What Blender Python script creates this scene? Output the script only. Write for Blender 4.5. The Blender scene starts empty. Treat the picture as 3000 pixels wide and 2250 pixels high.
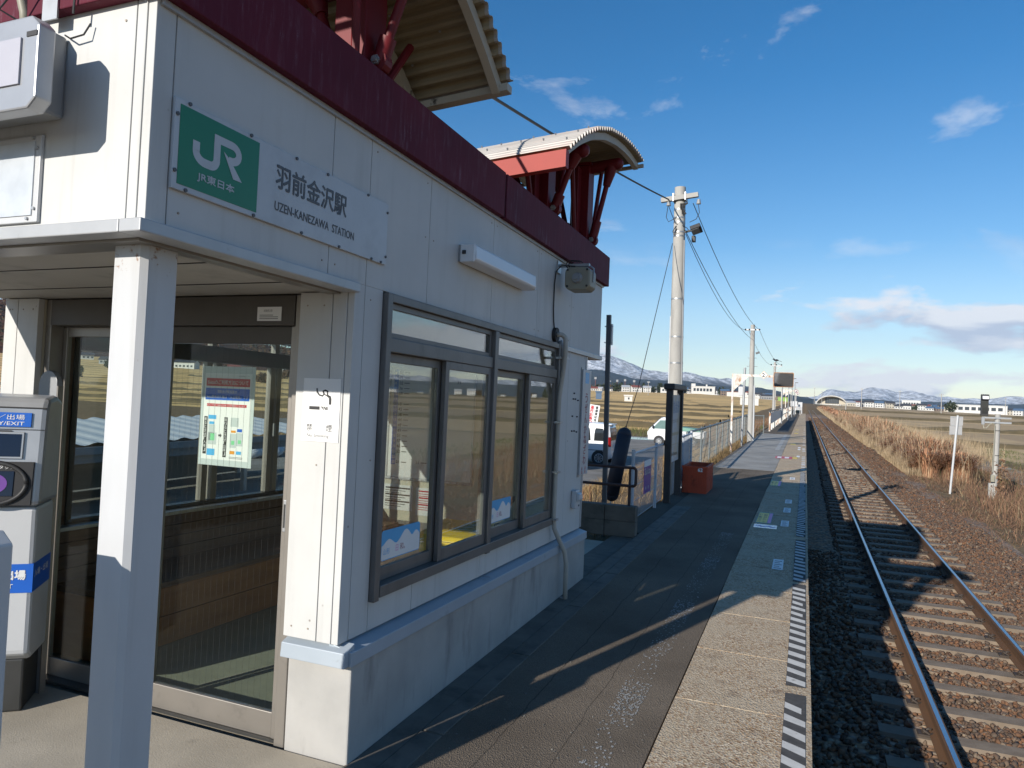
import bpy, math, random
import numpy as np
from mathutils import Matrix, Vector

random.seed(7)
rng = np.random.default_rng(7)
sc = bpy.context.scene
COL = sc.collection
R = math.radians

# ------------------------------------------------------------------ camera
def cam_axes(yaw, pitch, roll):
    f = Vector((math.sin(yaw), math.cos(yaw), 0)); r = Vector((math.cos(yaw), -math.sin(yaw), 0)); u = Vector((0, 0, 1))
    f, u = f*math.cos(pitch)+u*math.sin(pitch), u*math.cos(pitch)-f*math.sin(pitch)
    r, u = r*math.cos(roll)+u*math.sin(roll), u*math.cos(roll)-r*math.sin(roll)
    return r, u, f
EYE = 1.68
cd = bpy.data.cameras.new('camera'); cam = bpy.data.objects.new('camera', cd); COL.objects.link(cam)
r_, u_, f_ = cam_axes(R(-22.05), R(.59), R(2.085))
cam.matrix_world = Matrix(((r_.x, u_.x, -f_.x, 0), (r_.y, u_.y, -f_.y, 0), (r_.z, u_.z, -f_.z, EYE), (0, 0, 0, 1)))
cd.sensor_width = 36; cd.lens = 25.5; cd.clip_start = .05; cd.clip_end = 40000
sc.camera = cam

# ------------------------------------------------------------------ node helper
class NT:
    def __init__(s, tree): s.t = tree; s.L = tree.links.new
    def n(s, typ, **kw):
        nd = s.t.nodes.new(typ)
        for k, v in kw.items(): setattr(nd, k, v)
        return nd
    def put(s, sock, v):
        if isinstance(v, (int, float)): sock.default_value = v
        elif isinstance(v, (tuple, list)):
            sock.default_value = tuple(v)+((1,) if len(v) == 3 and len(sock.default_value) == 4 else ())
        else: s.L(v, sock)
    def m(s, op, a, b=0.0, c=0.0, clamp=False):
        nd = s.n('ShaderNodeMath', operation=op, use_clamp=clamp)
        for i, v in enumerate((a, b, c)): s.put(nd.inputs[i], v)
        return nd.outputs[0]
    def mix(s, f, a, b, blend='MIX'):
        nd = s.n('ShaderNodeMix', data_type='RGBA', blend_type=blend)
        s.put(nd.inputs[0], f); s.put(nd.inputs[6], a); s.put(nd.inputs[7], b)
        return nd.outputs[2]
    def ramp(s, f, stops, interp='LINEAR'):
        nd = s.n('ShaderNodeValToRGB'); cr = nd.color_ramp; cr.interpolation = interp
        while len(cr.elements) < len(stops): cr.elements.new(.5)
        for e, (p, c) in zip(cr.elements, stops):
            e.position = p; e.color = (c, c, c, 1) if isinstance(c, (int, float)) else tuple(c)+(1,)
        s.L(f, nd.inputs[0]); return nd.outputs[0]
    def noise(s, vec, scale, detail=4, rough=.55, dist=0.0):
        nd = s.n('ShaderNodeTexNoise'); s.L(vec, nd.inputs['Vector'])
        nd.inputs['Scale'].default_value = scale; nd.inputs['Detail'].default_value = detail
        nd.inputs['Roughness'].default_value = rough; nd.inputs['Distortion'].default_value = dist
        return nd.outputs[0]
    def vor(s, vec, scale, feature='F1', out='Distance'):
        nd = s.n('ShaderNodeTexVoronoi', feature=feature); s.L(vec, nd.inputs['Vector']); nd.inputs['Scale'].default_value = scale
        return nd.outputs[out]
    def mapv(s, vec, scale=(1, 1, 1), loc=(0, 0, 0), rot=(0, 0, 0)):
        nd = s.n('ShaderNodeMapping'); s.L(vec, nd.inputs[0]); nd.inputs['Scale'].default_value = scale
        nd.inputs['Location'].default_value = loc; nd.inputs['Rotation'].default_value = rot; return nd.outputs[0]
    def bump(s, h, strength=.3, dist=.02):
        nd = s.n('ShaderNodeBump'); nd.inputs['Strength'].default_value = strength; nd.inputs['Distance'].default_value = dist
        s.L(h, nd.inputs['Height']); return nd.outputs[0]
    def sep(s, v): nd = s.n('ShaderNodeSeparateXYZ'); s.L(v, nd.inputs[0]); return nd.outputs

def newmat(name):
    mt = bpy.data.materials.new(name); mt.use_nodes = True; nt = NT(mt.node_tree)
    return mt, nt, mt.node_tree.nodes['Principled BSDF']

def lin(h):
    h = h.lstrip('#'); v = [int(h[i:i+2], 16)/255 for i in (0, 2, 4)]
    return tuple(x/12.92 if x <= .04045 else ((x+.055)/1.055)**2.4 for x in v)

def pm(name, c1, c2=None, scale=6, rough=.6, metal=0, bump=0, bscale=None, bdist=.01, detail=5, stretch=(1, 1, 1),
       c3=None, s3=2.0, t3=(.55, .7), st3=(1, 1, 1), spec=.5, coat=0, lo=.3, hi=.7):
    mt, nt, bs = newmat(name)
    tc = nt.n('ShaderNodeTexCoord').outputs['Object']
    v = nt.mapv(tc, stretch)
    if c2 is None: c2 = tuple(x*.86 for x in c1)
    col = nt.ramp(nt.noise(v, scale, detail), [(lo, c1), (hi, c2)])
    if c3 is not None:
        f3 = nt.ramp(nt.noise(nt.mapv(tc, st3), s3, 7, .65), [(t3[0], 0.0), (t3[1], 1.0)])
        col = nt.mix(f3, col, c3)
    nt.put(bs.inputs['Base Color'], col)
    bs.inputs['Roughness'].default_value = rough; bs.inputs['Metallic'].default_value = metal
    bs.inputs['Specular IOR Level'].default_value = spec
    if coat: bs.inputs['Coat Weight'].default_value = coat
    if bump: nt.put(bs.inputs['Normal'], nt.bump(nt.noise(v, bscale or scale*4, 6, .65), bump, bdist))
    return mt

def island_mat(name, stops, rough=.8, jit=0, trans=0, spec=.3, bump=0):
    mt, nt, bs = newmat(name)
    g = nt.n('ShaderNodeNewGeometry').outputs['Random Per Island']
    col = nt.ramp(g, stops)
    if jit:
        tc = nt.n('ShaderNodeTexCoord').outputs['Object']
        col = nt.mix(nt.ramp(nt.noise(tc, jit, 4), [(.35, 0.0), (.7, .65)]), col, tuple(x*.55 for x in stops[len(stops)//2][1]))
    nt.put(bs.inputs['Base Color'], col); bs.inputs['Roughness'].default_value = rough; bs.inputs['Specular IOR Level'].default_value = spec
    if bump:
        tc = nt.n('ShaderNodeTexCoord').outputs['Object']
        nt.put(bs.inputs['Normal'], nt.bump(nt.noise(tc, 90, 4), bump, .01))
    return mt

def glass_mat(name, tint=(.93, .97, .95), ior=1.5, gloss=1.0):
    mt, nt, bs = newmat(name); nt.t.nodes.remove(bs)
    out = nt.t.nodes['Material Output']
    tr = nt.n('ShaderNodeBsdfTransparent'); tr.inputs[0].default_value = tint+(1,)
    gl = nt.n('ShaderNodeBsdfGlossy'); gl.inputs['Roughness'].default_value = .01; gl.inputs['Color'].default_value = (gloss,)*3+(1,)
    lw = nt.n('ShaderNodeLayerWeight'); lw.inputs['Blend'].default_value = .5; f0 = ((ior-1)/(ior+1))**2
    fr = nt.m('ADD', f0, nt.m('MULTIPLY', nt.m('POWER', lw.outputs['Facing'], 4.0), 1-f0))
    ms = nt.n('ShaderNodeMixShader'); nt.L(fr, ms.inputs[0]); nt.L(tr.outputs[0], ms.inputs[1]); nt.L(gl.outputs[0], ms.inputs[2])
    nt.L(ms.outputs[0], out.inputs['Surface']); return mt

# ------------------------------------------------------------------ world, sun, exposure
SUNV = Vector((.80, 2.38, -1.0)).normalized()          # direction the light travels
EL = math.asin(-SUNV.z); AZ = math.atan2(-SUNV.x, -SUNV.y)
w = bpy.data.worlds.new('World'); sc.world = w; w.use_nodes = True
wt = NT(w.node_tree); bg = w.node_tree.nodes['Background']
sky = wt.n('ShaderNodeTexSky'); sky.sky_type = 'NISHITA'; sky.sun_disc = False
sky.sun_elevation = EL; sky.sun_rotation = AZ % (2*math.pi); sky.altitude = 300; sky.air_density = 1.0; sky.dust_density = .15; sky.ozone_density = 3.0
d = wt.n('ShaderNodeTexCoord').outputs['Generated']
sx, sy, sz = wt.sep(d)
az_ = wt.m('ARCTAN2', sx, sy); el_ = wt.m('ARCSINE', sz)
cv = wt.n('ShaderNodeCombineXYZ'); wt.L(az_, cv.inputs[0]); wt.L(wt.m('MULTIPLY', el_, 2.3), cv.inputs[1])
CLOW = (2.075, .80, 0); CBIG = (.925, .6, 0); CHI = (3.1, .7, 0); CHB = (.2, .9, 0)
# heaped clouds low over the horizon: lit tops, grey flat bases
low = wt.noise(wt.mapv(cv.outputs[0], (1, 1.25, 1), CLOW), 6.5, 10, .55, .2)
lowb = wt.noise(wt.mapv(cv.outputs[0], (1, 1.25, 1), (CLOW[0], CLOW[1]+.05, 0)), 6.5, 10, .55, .2)
big = wt.noise(wt.mapv(cv.outputs[0], (1, 1.6, 1), CBIG), 1.7, 2, .5)
band = wt.ramp(el_, [(0, .9), (.03, 1.0), (.145, .95), (.175, .2), (.21, 0.0)])
bias = wt.ramp(el_, [(0, .1), (.05, .09), (.1, 0.0)])
lowm = wt.m('MULTIPLY', wt.ramp(wt.m('ADD', wt.m('ADD', low, bias), wt.m('MULTIPLY', wt.m('SUBTRACT', big, .5), 1.1)), [(.56, 0.0), (.66, 1.0)]), band)
# scattered soft puffs higher up
hi = wt.noise(wt.mapv(cv.outputs[0], (1, 1, 1), CHI, (0, 0, R(24))), 5.5, 10, .62, .35)
hib = wt.noise(wt.mapv(cv.outputs[0], (1, 1, 1), CHB), 2.6, 2, .5)
him = wt.m('MULTIPLY', wt.ramp(wt.m('ADD', hi, wt.m('MULTIPLY', wt.m('SUBTRACT', hib, .5), .8)), [(.6, 0.0), (.8, .62)]), wt.ramp(el_, [(.12, 0.0), (.24, 1.0)]))
cm = wt.m('MINIMUM', wt.m('ADD', lowm, him), .93)
shade = wt.ramp(wt.m('ADD', .5, wt.m('MULTIPLY', wt.m('SUBTRACT', low, lowb), 2.2)), [(.3, (4.4, 4.9, 6.0)), (.6, (7.2, 7.3, 7.6))])
hs = wt.n('ShaderNodeHueSaturation'); wt.L(wt.ramp(el_, [(0, .86), (.06, .95), (.2, 1.25), (.4, 1.33)]), hs.inputs['Saturation']); wt.L(sky.outputs[0], hs.inputs['Color'])
wt.put(bg.inputs['Color'], wt.mix(cm, hs.outputs[0], shade)); bg.inputs['Strength'].default_value = .092

sd = bpy.data.lights.new('sun', 'SUN'); sd.energy = 4.4; sd.angle = R(.53); sd.color = (1, .935, .84)
sun = bpy.data.objects.new('sun', sd); COL.objects.link(sun)
sun.rotation_euler = SUNV.to_track_quat('-Z', 'Y').to_euler(); sun.location = (-10, -30, 20)
vs = sc.view_settings; vs.view_transform = 'Standard'; vs.look = 'None'; vs.exposure = .5; vs.gamma = 1; vs.use_curve_mapping = False
sc.cycles.max_bounces = 8; sc.cycles.transparent_max_bounces = 16; sc.cycles.glossy_bounces = 4
sc.cycles.caustics_reflective = False; sc.cycles.caustics_refractive = False; sc.cycles.use_denoising = True

# ------------------------------------------------------------------ mesh helpers
ICO = None
class Geo:
    def __init__(s): s.v = []; s.f = []
    def add(s, vs_, fs):
        o = len(s.v); s.v += [tuple(map(float, p)) for p in vs_]; s.f += [tuple(i+o for i in q) for q in fs]; return s
    def box(s, x0, x1, y0, y1, z0, z1):
        return s.add([(x0, y0, z0), (x1, y0, z0), (x1, y1, z0), (x0, y1, z0), (x0, y0, z1), (x1, y0, z1), (x1, y1, z1), (x0, y1, z1)],
                     [(3, 2, 1, 0), (4, 5, 6, 7), (0, 1, 5, 4), (1, 2, 6, 5), (2, 3, 7, 6), (3, 0, 4, 7)])
    def obox(s, c, size, M):          # oriented box: M = 3x3 rotation
        h = [q/2 for q in size]; P = []
        for z in (-1, 1):
            for x, y in ((-1, -1), (1, -1), (1, 1), (-1, 1)): P.append(Vector(c)+M @ Vector((x*h[0], y*h[1], z*h[2])))
        return s.add(P, [(3, 2, 1, 0), (4, 5, 6, 7), (0, 1, 5, 4), (1, 2, 6, 5), (2, 3, 7, 6), (3, 0, 4, 7)])
    def bar(s, p0, p1, wx, wy, up=(0, 0, 1)):   # rectangular bar between two points
        p0, p1 = Vector(p0), Vector(p1); d_ = (p1-p0).normalized(); a = d_.cross(Vector(up))
        if a.length < 1e-4: a = d_.cross(Vector((0, 1, 0)))
        a.normalize(); b = a.cross(d_).normalized()
        P = [q+a*(i*wx/2)+b*(j*wy/2) for q in (p0, p1) for i, j in ((-1, -1), (1, -1), (1, 1), (-1, 1))]
        return s.add(P, [(0, 1, 2, 3), (7, 6, 5, 4), (0, 4, 5, 1), (1, 5, 6, 2), (2, 6, 7, 3), (3, 7, 4, 0)])
    def cyl(s, p0, p1, r0, r1=None, n=12, cap=True):
        r1 = r0 if r1 is None else r1
        p0, p1 = Vector(p0), Vector(p1); d_ = (p1-p0).normalized(); a = d_.cross(Vector((0, 0, 1)))
        if a.length < 1e-3: a = Vector((1, 0, 0))
        a.normalize(); b = d_.cross(a); P = []
        for q, r in ((p0, r0), (p1, r1)):
            for i in range(n): t = 2*math.pi*i/n; P.append(q+a*(r*math.cos(t))+b*(r*math.sin(t)))
        F = [(i, (i+1) % n, n+(i+1) % n, n+i) for i in range(n)]
        if cap: F += [tuple(range(n-1, -1, -1)), tuple(range(n, 2*n))]
        return s.add(P, F)
    def tube(s, pts, r, n=8, r1=None):
        pts = [Vector(p) for p in pts]; m_ = len(pts); P = []; a = None
        for k, q in enumerate(pts):
            d_ = (pts[min(k+1, m_-1)]-pts[max(k-1, 0)]).normalized()
            if a is None: a = d_.cross(Vector((0, 0, 1))); a = a if a.length > .05 else d_.cross(Vector((0, 1, 0)))
            a = (a-d_*a.dot(d_)).normalized(); b = d_.cross(a)
            rr = r if r1 is None else r+(r1-r)*k/(m_-1)
            for i in range(n): t = 2*math.pi*i/n; P.append(q+a*(rr*math.cos(t))+b*(rr*math.sin(t)))
        F = [(k*n+i, k*n+(i+1) % n, (k+1)*n+(i+1) % n, (k+1)*n+i) for k in range(m_-1) for i in range(n)]
        F += [tuple(range(n-1, -1, -1)), tuple(range((m_-1)*n, m_*n))]
        return s.add(P, F)
    def prism(s, poly, fn, a, b):      # poly list of 2d points, fn(x,y,t)->3d, extrude t from a to b
        n = len(poly); P = [fn(x, y, a) for x, y in poly]+[fn(x, y, b) for x, y in poly]
        return s.add(P, [tuple(range(n)), tuple(range(2*n-1, n-1, -1))]+[(i, n+i, n+(i+1) % n, (i+1) % n) for i in range(n)])
    def ball(s, c, r, n=10, m_=6, sq=(1, 1, 1)):
        P = [(c[0], c[1], c[2]-r*sq[2])]; F = []
        for j in range(1, m_):
            t = -math.pi/2+math.pi*j/m_
            for i in range(n): p = 2*math.pi*i/n; P.append((c[0]+r*sq[0]*math.cos(t)*math.cos(p), c[1]+r*sq[1]*math.cos(t)*math.sin(p), c[2]+r*sq[2]*math.sin(t)))
        P.append((c[0], c[1], c[2]+r*sq[2])); L_ = len(P)-1
        for i in range(n):
            F.append((0, 1+(i+1) % n, 1+i)); F.append((L_, L_-n+i, L_-n+(i+1) % n))
            for j in range(m_-2): a = 1+j*n+i; b = 1+j*n+(i+1) % n; F.append((a, b, b+n, a+n))
        return s.add(P, F)
    def mesh(s, name, off=(0, 0, 0)):
        me = bpy.data.meshes.new(name); o = Vector(off)
        me.from_pydata([(p[0]-o.x, p[1]-o.y, p[2]-o.z) for p in s.v], [], s.f); me.update(); return me

def fastmesh(name, V, F):
    """numpy verts (n,3) and faces (m,k) -> mesh"""
    me = bpy.data.meshes.new(name); n, k = F.shape
    me.vertices.add(len(V)); me.vertices.foreach_set('co', V.astype(np.float32).ravel())
    me.loops.add(n*k); me.loops.foreach_set('vertex_index', F.astype(np.int32).ravel())
    me.polygons.add(n); me.polygons.foreach_set('loop_start', (np.arange(n)*k).astype(np.int32)); me.polygons.foreach_set('loop_total', np.full(n, k, np.int32))
    me.update(calc_edges=True); me.validate(); return me

BASE = {}
def tag(o, label=None, cat=None, group=None, kind=None):
    if label: o['label'] = label
    if cat: o['category'] = cat
    if group: o['group'] = group
    if kind: o['kind'] = kind
    return o
I4 = Matrix.Identity(4)
def thing(name, label, cat, base=(0, 0, 0), frame=I4, group=None, kind=None):
    o = bpy.data.objects.new(name, None); COL.objects.link(o); o.empty_display_size = .2
    o.matrix_world = frame @ Matrix.Translation(base); BASE[o] = Vector(base)
    return tag(o, label, cat, group, kind)
def fin(o, mat, smooth, bevel):
    if mat: o.data.materials.append(mat)
    if smooth:
        o.data.polygons.foreach_set('use_smooth', [True]*len(o.data.polygons)); o.data.update()
        if smooth != 'all':
            md = o.modifiers.new('es', 'EDGE_SPLIT'); md.split_angle = R(38)
    if bevel:
        md = o.modifiers.new('bv', 'BEVEL'); md.width = bevel; md.segments = 2; md.limit_method = 'ANGLE'; md.angle_limit = R(40)
def part(parent, name, g, mat, smooth=False, bevel=0, kind=None, label=None):
    """a child mesh; geometry given in the coordinates of its top-level thing's frame"""
    me = g.mesh(name) if isinstance(g, Geo) else g
    o = bpy.data.objects.new(name, me); COL.objects.link(o); o.parent = parent
    if parent in BASE and parent.parent is None: o.location = -BASE[parent]
    fin(o, mat, smooth, bevel); tag(o, label, None, None, kind); return o
def solo(name, g, mat, label, cat, base=(0, 0, 0), frame=I4, group=None, kind=None, smooth=False, bevel=0):
    me = g.mesh(name, base) if isinstance(g, Geo) else g
    o = bpy.data.objects.new(name, me); COL.objects.link(o); o.matrix_world = frame @ Matrix.Translation(base)
    BASE[o] = Vector(base); fin(o, mat, smooth, bevel); return tag(o, label, cat, group, kind)
def copy_tree(o, parent=None):
    c = o.copy(); COL.objects.link(c); c.parent = parent
    for ch in list(o.children): copy_tree(ch, c)
    return c

# lettering: font outlines turned to mesh, set into a plane (origin, x axis, y axis)
def text_mesh(s):
    cu = bpy.data.curves.new('t', 'FONT'); cu.body = s; cu.size = 1; cu.resolution_u = 3
    o = bpy.data.objects.new('t', cu); COL.objects.link(o)
    dg = bpy.context.evaluated_depsgraph_get(); dg.update(); me = o.evaluated_get(dg).to_mesh()
    V = [tuple(v.co) for v in me.vertices]; F = [tuple(p.vertices) for p in me.polygons]
    o.evaluated_get(dg).to_mesh_clear(); bpy.data.objects.remove(o); bpy.data.curves.remove(cu)
    return V, F
TCACHE = {}
def letters(g, s, org, xd, yd, width=None, height=None, bold=0, cx=None):
    """fit the text's ink box to width x height with its lower-left at org"""
    if s not in TCACHE: TCACHE[s] = text_mesh(s)
    V, F = TCACHE[s]
    if not V: return g
    xs = [p[0] for p in V]; ys = [p[1] for p in V]; x0, x1, y0, y1 = min(xs), max(xs), min(ys), max(ys)
    sy_ = height/(y1-y0) if height else width/(x1-x0); sx_ = width/(x1-x0) if width else sy_
    org, xd, yd = Vector(org), Vector(xd), Vector(yd); nz = xd.cross(yd)
    for k, (bx, by) in enumerate([(0, 0)] if not bold else [(-bold, 0), (bold, 0), (0, bold), (0, -bold)]):
        g.add([org+xd*((p[0]-x0)*sx_+bx)+yd*((p[1]-y0)*sy_+by)+nz*(.0003*k) for p in V], F)
    return g
def vtext(g, s, top, xd, yd, size, step=None, bold=0):
    """vertical writing, one character under the other"""
    step = step or size*1.1; top, xd, yd = Vector(top), Vector(xd), Vector(yd)
    for i, ch in enumerate(s):
        if ch == ' ': continue
        letters(g, ch, top-yd*(i*step+size)-xd*(size/2), xd, yd, width=size*.95 if ord(ch) > 255 else size*.55, height=size, bold=bold)
    return g
# ------------------------------------------------------------------ materials
def wallmat():
    mt, nt, bs = newmat('white_panel'); tc = nt.n('ShaderNodeTexCoord').outputs['Object']
    col = nt.ramp(nt.noise(tc, 1.7, 6, .6), [(.3, (.58, .58, .565)), (.7, (.5, .505, .495))])
    st = nt.ramp(nt.noise(nt.mapv(tc, (9, 9, .45)), 1.6, 6, .62), [(.52, 0.0), (.78, .55)])          # rain streaks
    col = nt.mix(nt.m('MULTIPLY', st, nt.ramp(nt.noise(tc, .9, 3), [(.4, .2), (.65, 1.0)])), col, (.33, .325, .3))
    sp = nt.ramp(nt.noise(tc, 22, 5, .7), [(.66, 0.0), (.74, .6)])                                      # filler patches, scuffs
    col = nt.mix(nt.m('MULTIPLY', sp, nt.ramp(nt.noise(tc, 2.7, 3), [(.5, 0.0), (.66, 1.0)])), col, (.4, .37, .32))
    sk = nt.ramp(nt.vor(tc, 7), [(.02, .75), (.05, 0.0)])
    col = nt.mix(nt.m('MULTIPLY', sk, nt.ramp(nt.noise(tc, 3.3, 2), [(.55, 0.0), (.6, 1.0)])), col, (.16, .12, .09))
    nt.put(bs.inputs['Base Color'], col); bs.inputs['Roughness'].default_value = .62
    nt.put(bs.inputs['Normal'], nt.bump(nt.noise(tc, 70, 6), .14, .002)); return mt
WHITE = wallmat()
WHITEP = pm('white_paint', (.54, .55, .56), (.49, .5, .51), scale=3, rough=.42, c3=(.42, .3, .2), s3=14, t3=(.72, .8))
def postmat():
    mt, nt, bs = newmat('white_post_paint'); tc = nt.n('ShaderNodeTexCoord').outputs['Object']; x, y, z = nt.sep(tc)
    col = nt.ramp(nt.noise(nt.mapv(tc, (1, 1, .4)), 4, 6), [(.3, (.55, .56, .57)), (.7, (.48, .49, .5))])
    col = nt.mix(nt.ramp(nt.noise(nt.mapv(tc, (8, 8, .5)), 1.5, 6, .6), [(.55, 0.0), (.8, .45)]), col, (.33, .32, .3))
    r1 = nt.noise(tc, 26, 7, .7); top = nt.ramp(nt.m('DIVIDE', z, 2.1), [(.93, 0.0), (1.0, .17)])
    rust = nt.ramp(nt.m('ADD', r1, top), [(.69, 0.0), (.76, .9)])
    col = nt.mix(rust, col, (.24, .12, .06))
    nt.put(bs.inputs['Base Color'], col); bs.inputs['Roughness'].default_value = .5
    nt.put(bs.inputs['Normal'], nt.bump(nt.noise(tc, 40, 5), .06, .003)); return mt
POSTW = postmat()
RUSTW = pm('rusty_white_paint', (.7, .69, .65), (.6, .58, .52), scale=5, rough=.6, c3=(.33, .15, .06), s3=5, t3=(.5, .62), st3=(1, 1, .5))
TRIM = pm('trim_metal', (.46, .465, .47), (.38, .39, .4), scale=5, rough=.4, metal=.2, c3=(.3, .3, .29), s3=9, t3=(.6, .75))
LEDGE = pm('ledge_metal', (.37, .42, .47), (.32, .37, .42), scale=3, rough=.5, metal=.1, bump=.05, c3=(.22, .24, .26), s3=5, t3=(.6, .75))
CONC = pm('plinth_concrete', (.42, .41, .39), (.33, .325, .31), scale=3.5, rough=.85, bump=.25, bscale=120, bdist=.003, c3=(.17, .165, .155), s3=3.6, t3=(.54, .8), st3=(1.4, 1.4, .3))
CONCD = pm('old_concrete', (.16, .14, .115), (.11, .097, .08), scale=5, rough=.9, bump=.4, bscale=60, bdist=.004, c3=(.06, .06, .05), s3=4, t3=(.5, .7))
POLEC = pm('pole_concrete', (.42, .41, .38), (.33, .32, .3), scale=6, rough=.8, bump=.15, bscale=80, bdist=.002, stretch=(1, 1, .3), c3=(.2, .19, .18), s3=3, t3=(.55, .75), st3=(2, 2, .2))
ALU = pm('bronze_aluminium', (.30, .275, .245), (.26, .24, .215), scale=4, rough=.38, metal=.55, c3=(.2, .185, .165), s3=12, t3=(.6, .8))
ALUG = pm('grey_aluminium', (.17, .162, .155), (.14, .134, .128), scale=4, rough=.45, metal=.3, c3=(.1, .097, .094), s3=8, t3=(.55, .8), st3=(1, 1, .3))
DARKF = pm('dark_frame', (.06, .06, .058), (.045, .045, .043), rough=.45, metal=.3)
STEEL = pm('galvanised_steel', (.45, .46, .47), (.36, .37, .38), scale=9, rough=.42, metal=.7)
BLACK = pm('black_paint', (.022, .022, .024), (.03, .03, .03), rough=.55, bump=.05, c3=(.09, .085, .08), s3=9, t3=(.66, .8))
RUBBER = pm('black_rubber', (.018, .018, .02), (.026, .026, .028), rough=.7)
NAVY = pm('navy_pad', (.016, .018, .03), (.022, .025, .038), rough=.6, bump=.1, bscale=30)
CABLE = pm('cable_black', (.02, .02, .022), (.03, .03, .03), rough=.6)
BRACE = pm('brace_red', (.17, .012, .017), (.13, .01, .014), scale=5, rough=.5, spec=.3, c3=(.28, .04, .04), s3=6, t3=(.6, .8))
REDBEAM = pm('red_beam', (.36, .042, .03), (.32, .038, .028), rough=.55, spec=.3)
PLANTER = pm('planter_orange', (.55, .085, .032), (.44, .065, .026), scale=5, rough=.7, bump=.15, bscale=30, c3=(.16, .03, .015), s3=6, t3=(.55, .75))
SHEETM = pm('corrugated_sheet', (.45, .42, .39), (.36, .34, .31), scale=4, rough=.5, metal=.1, c3=(.45, .3, .25), s3=3, t3=(.55, .8), st3=(.4, 1, 1))
RAFTER = pm('cream_rafter', (.5, .46, .38), (.42, .39, .32), scale=4, rough=.6, c3=(.05, .04, .035), s3=3.5, t3=(.62, .67))
GLASS = glass_mat('window_glass', (.92, .95, .93), 2.0)
DGLASS = glass_mat('door_glass', (.9, .93, .91), 1.2)
HEADER = pm('header_brown', (.085, .075, .065), (.07, .062, .054), rough=.5, metal=.2)
LINING = pm('canopy_lining', (.3, .25, .165), (.24, .2, .13), scale=3, rough=.7)
CARGL = pm('car_glass', (.02, .024, .026), (.028, .03, .032), rough=.05, spec=.6)
PAPER = pm('paper_white', (.78, .78, .77), (.74, .74, .73), rough=.6)
SIGNW = pm('sign_white', (.52, .54, .56), (.47, .49, .51), rough=.42, c3=(.4, .41, .42), s3=3, t3=(.5, .8))
PIPEM = pm('beige_pipe', (.46, .44, .39), (.38, .36, .32), rough=.5)
SIGNG = pm('sign_green', (.012, .19, .085), (.011, .175, .08), rough=.35)
INK = pm('ink_black', (.02, .02, .022), (.025, .025, .027), rough=.6)
INKG = pm('ink_grey', (.09, .09, .095), (.1, .1, .105), rough=.5)
INKB = pm('ink_blue', (.012, .12, .55), (.012, .11, .5), rough=.4)
INKS = pm('ink_skyblue', (.09, .42, .75), (.08, .38, .7), rough=.4)
INKR = pm('ink_red', (.5, .012, .03), (.45, .012, .03), rough=.45)
INKM = pm('ink_maroon', (.25, .02, .06), (.22, .02, .05), rough=.45)
INKP = pm('ink_purple', (.16, .05, .3), (.14, .05, .27), rough=.45)
INKO = pm('ink_orange', (.75, .3, .02), (.7, .28, .02), rough=.45)
INKGR = pm('ink_lightgreen', (.2, .6, .3), (.2, .55, .28), rough=.45)
YEL = pm('yellow', (.75, .52, .02), (.68, .47, .02), rough=.45)
PINK = pm('ink_pink', (.7, .22, .5), (.65, .2, .45), rough=.5)
LAMPW = pm('lamp_diffuser', (.72, .74, .76), (.7, .72, .74), rough=.28)
BEIGEP = pm('beige_plastic', (.3, .285, .22), (.26, .245, .19), rough=.5)
GREYP = pm('grey_plastic', (.3, .31, .32), (.26, .27, .28), rough=.4)
SILVER = pm('silver_plastic', (.42, .43, .45), (.36, .37, .39), rough=.32, metal=.35)
SCREEN = pm('dark_screen', (.006, .01, .03), (.006, .01, .03), rough=.08)
CREAM = pm('cream_wall', (.6, .56, .44), (.54, .5, .39), scale=2, rough=.75)
CEIL = pm('soffit_board', (.42, .4, .36), (.36, .34, .31), scale=2, rough=.7, c3=(.26, .25, .22), s3=4, t3=(.55, .75))
FLOORI = pm('interior_floor', (.25, .26, .2), (.2, .21, .165), scale=8, rough=.7, bump=.1)
WOODD = pm('dark_wood', (.17, .09, .05), (.1, .052, .03), scale=4, rough=.6, stretch=(6, .6, 6), bump=.2, bscale=10, bdist=.003)
WOODO = pm('orange_wood', (.42, .17, .055), (.3, .115, .036), scale=4, rough=.55, stretch=(1, 1, 6), bump=.15, bscale=10, bdist=.003)
CARW = pm('car_white', (.78, .79, .8), (.76, .77, .78), rough=.25, coat=.6)
CARD = pm('car_dark_silver', (.16, .17, .18), (.14, .15, .16), rough=.3, metal=.5, coat=.5)
TAIL = pm('tail_light_red', (.55, .01, .012), (.45, .008, .01), rough=.15)
RIM = pm('wheel_rim', (.5, .51, .52), (.42, .43, .44), rough=.3, metal=.7)
GRNW = pm('green_tarp', (.16, .32, .26), (.13, .27, .22), rough=.6)
RUSTP = pm('brown_rail_paint', (.07, .035, .03), (.05, .026, .022), scale=8, rough=.6)
POLEG = pm('dark_grey_pole', (.1, .105, .11), (.085, .09, .095), rough=.5)
BIRD = pm('crow_black', (.012, .013, .02), (.02, .02, .026), rough=.5)
ACRY = pm('clear_holder', (.55, .6, .6), (.52, .57, .57), rough=.2)

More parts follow.
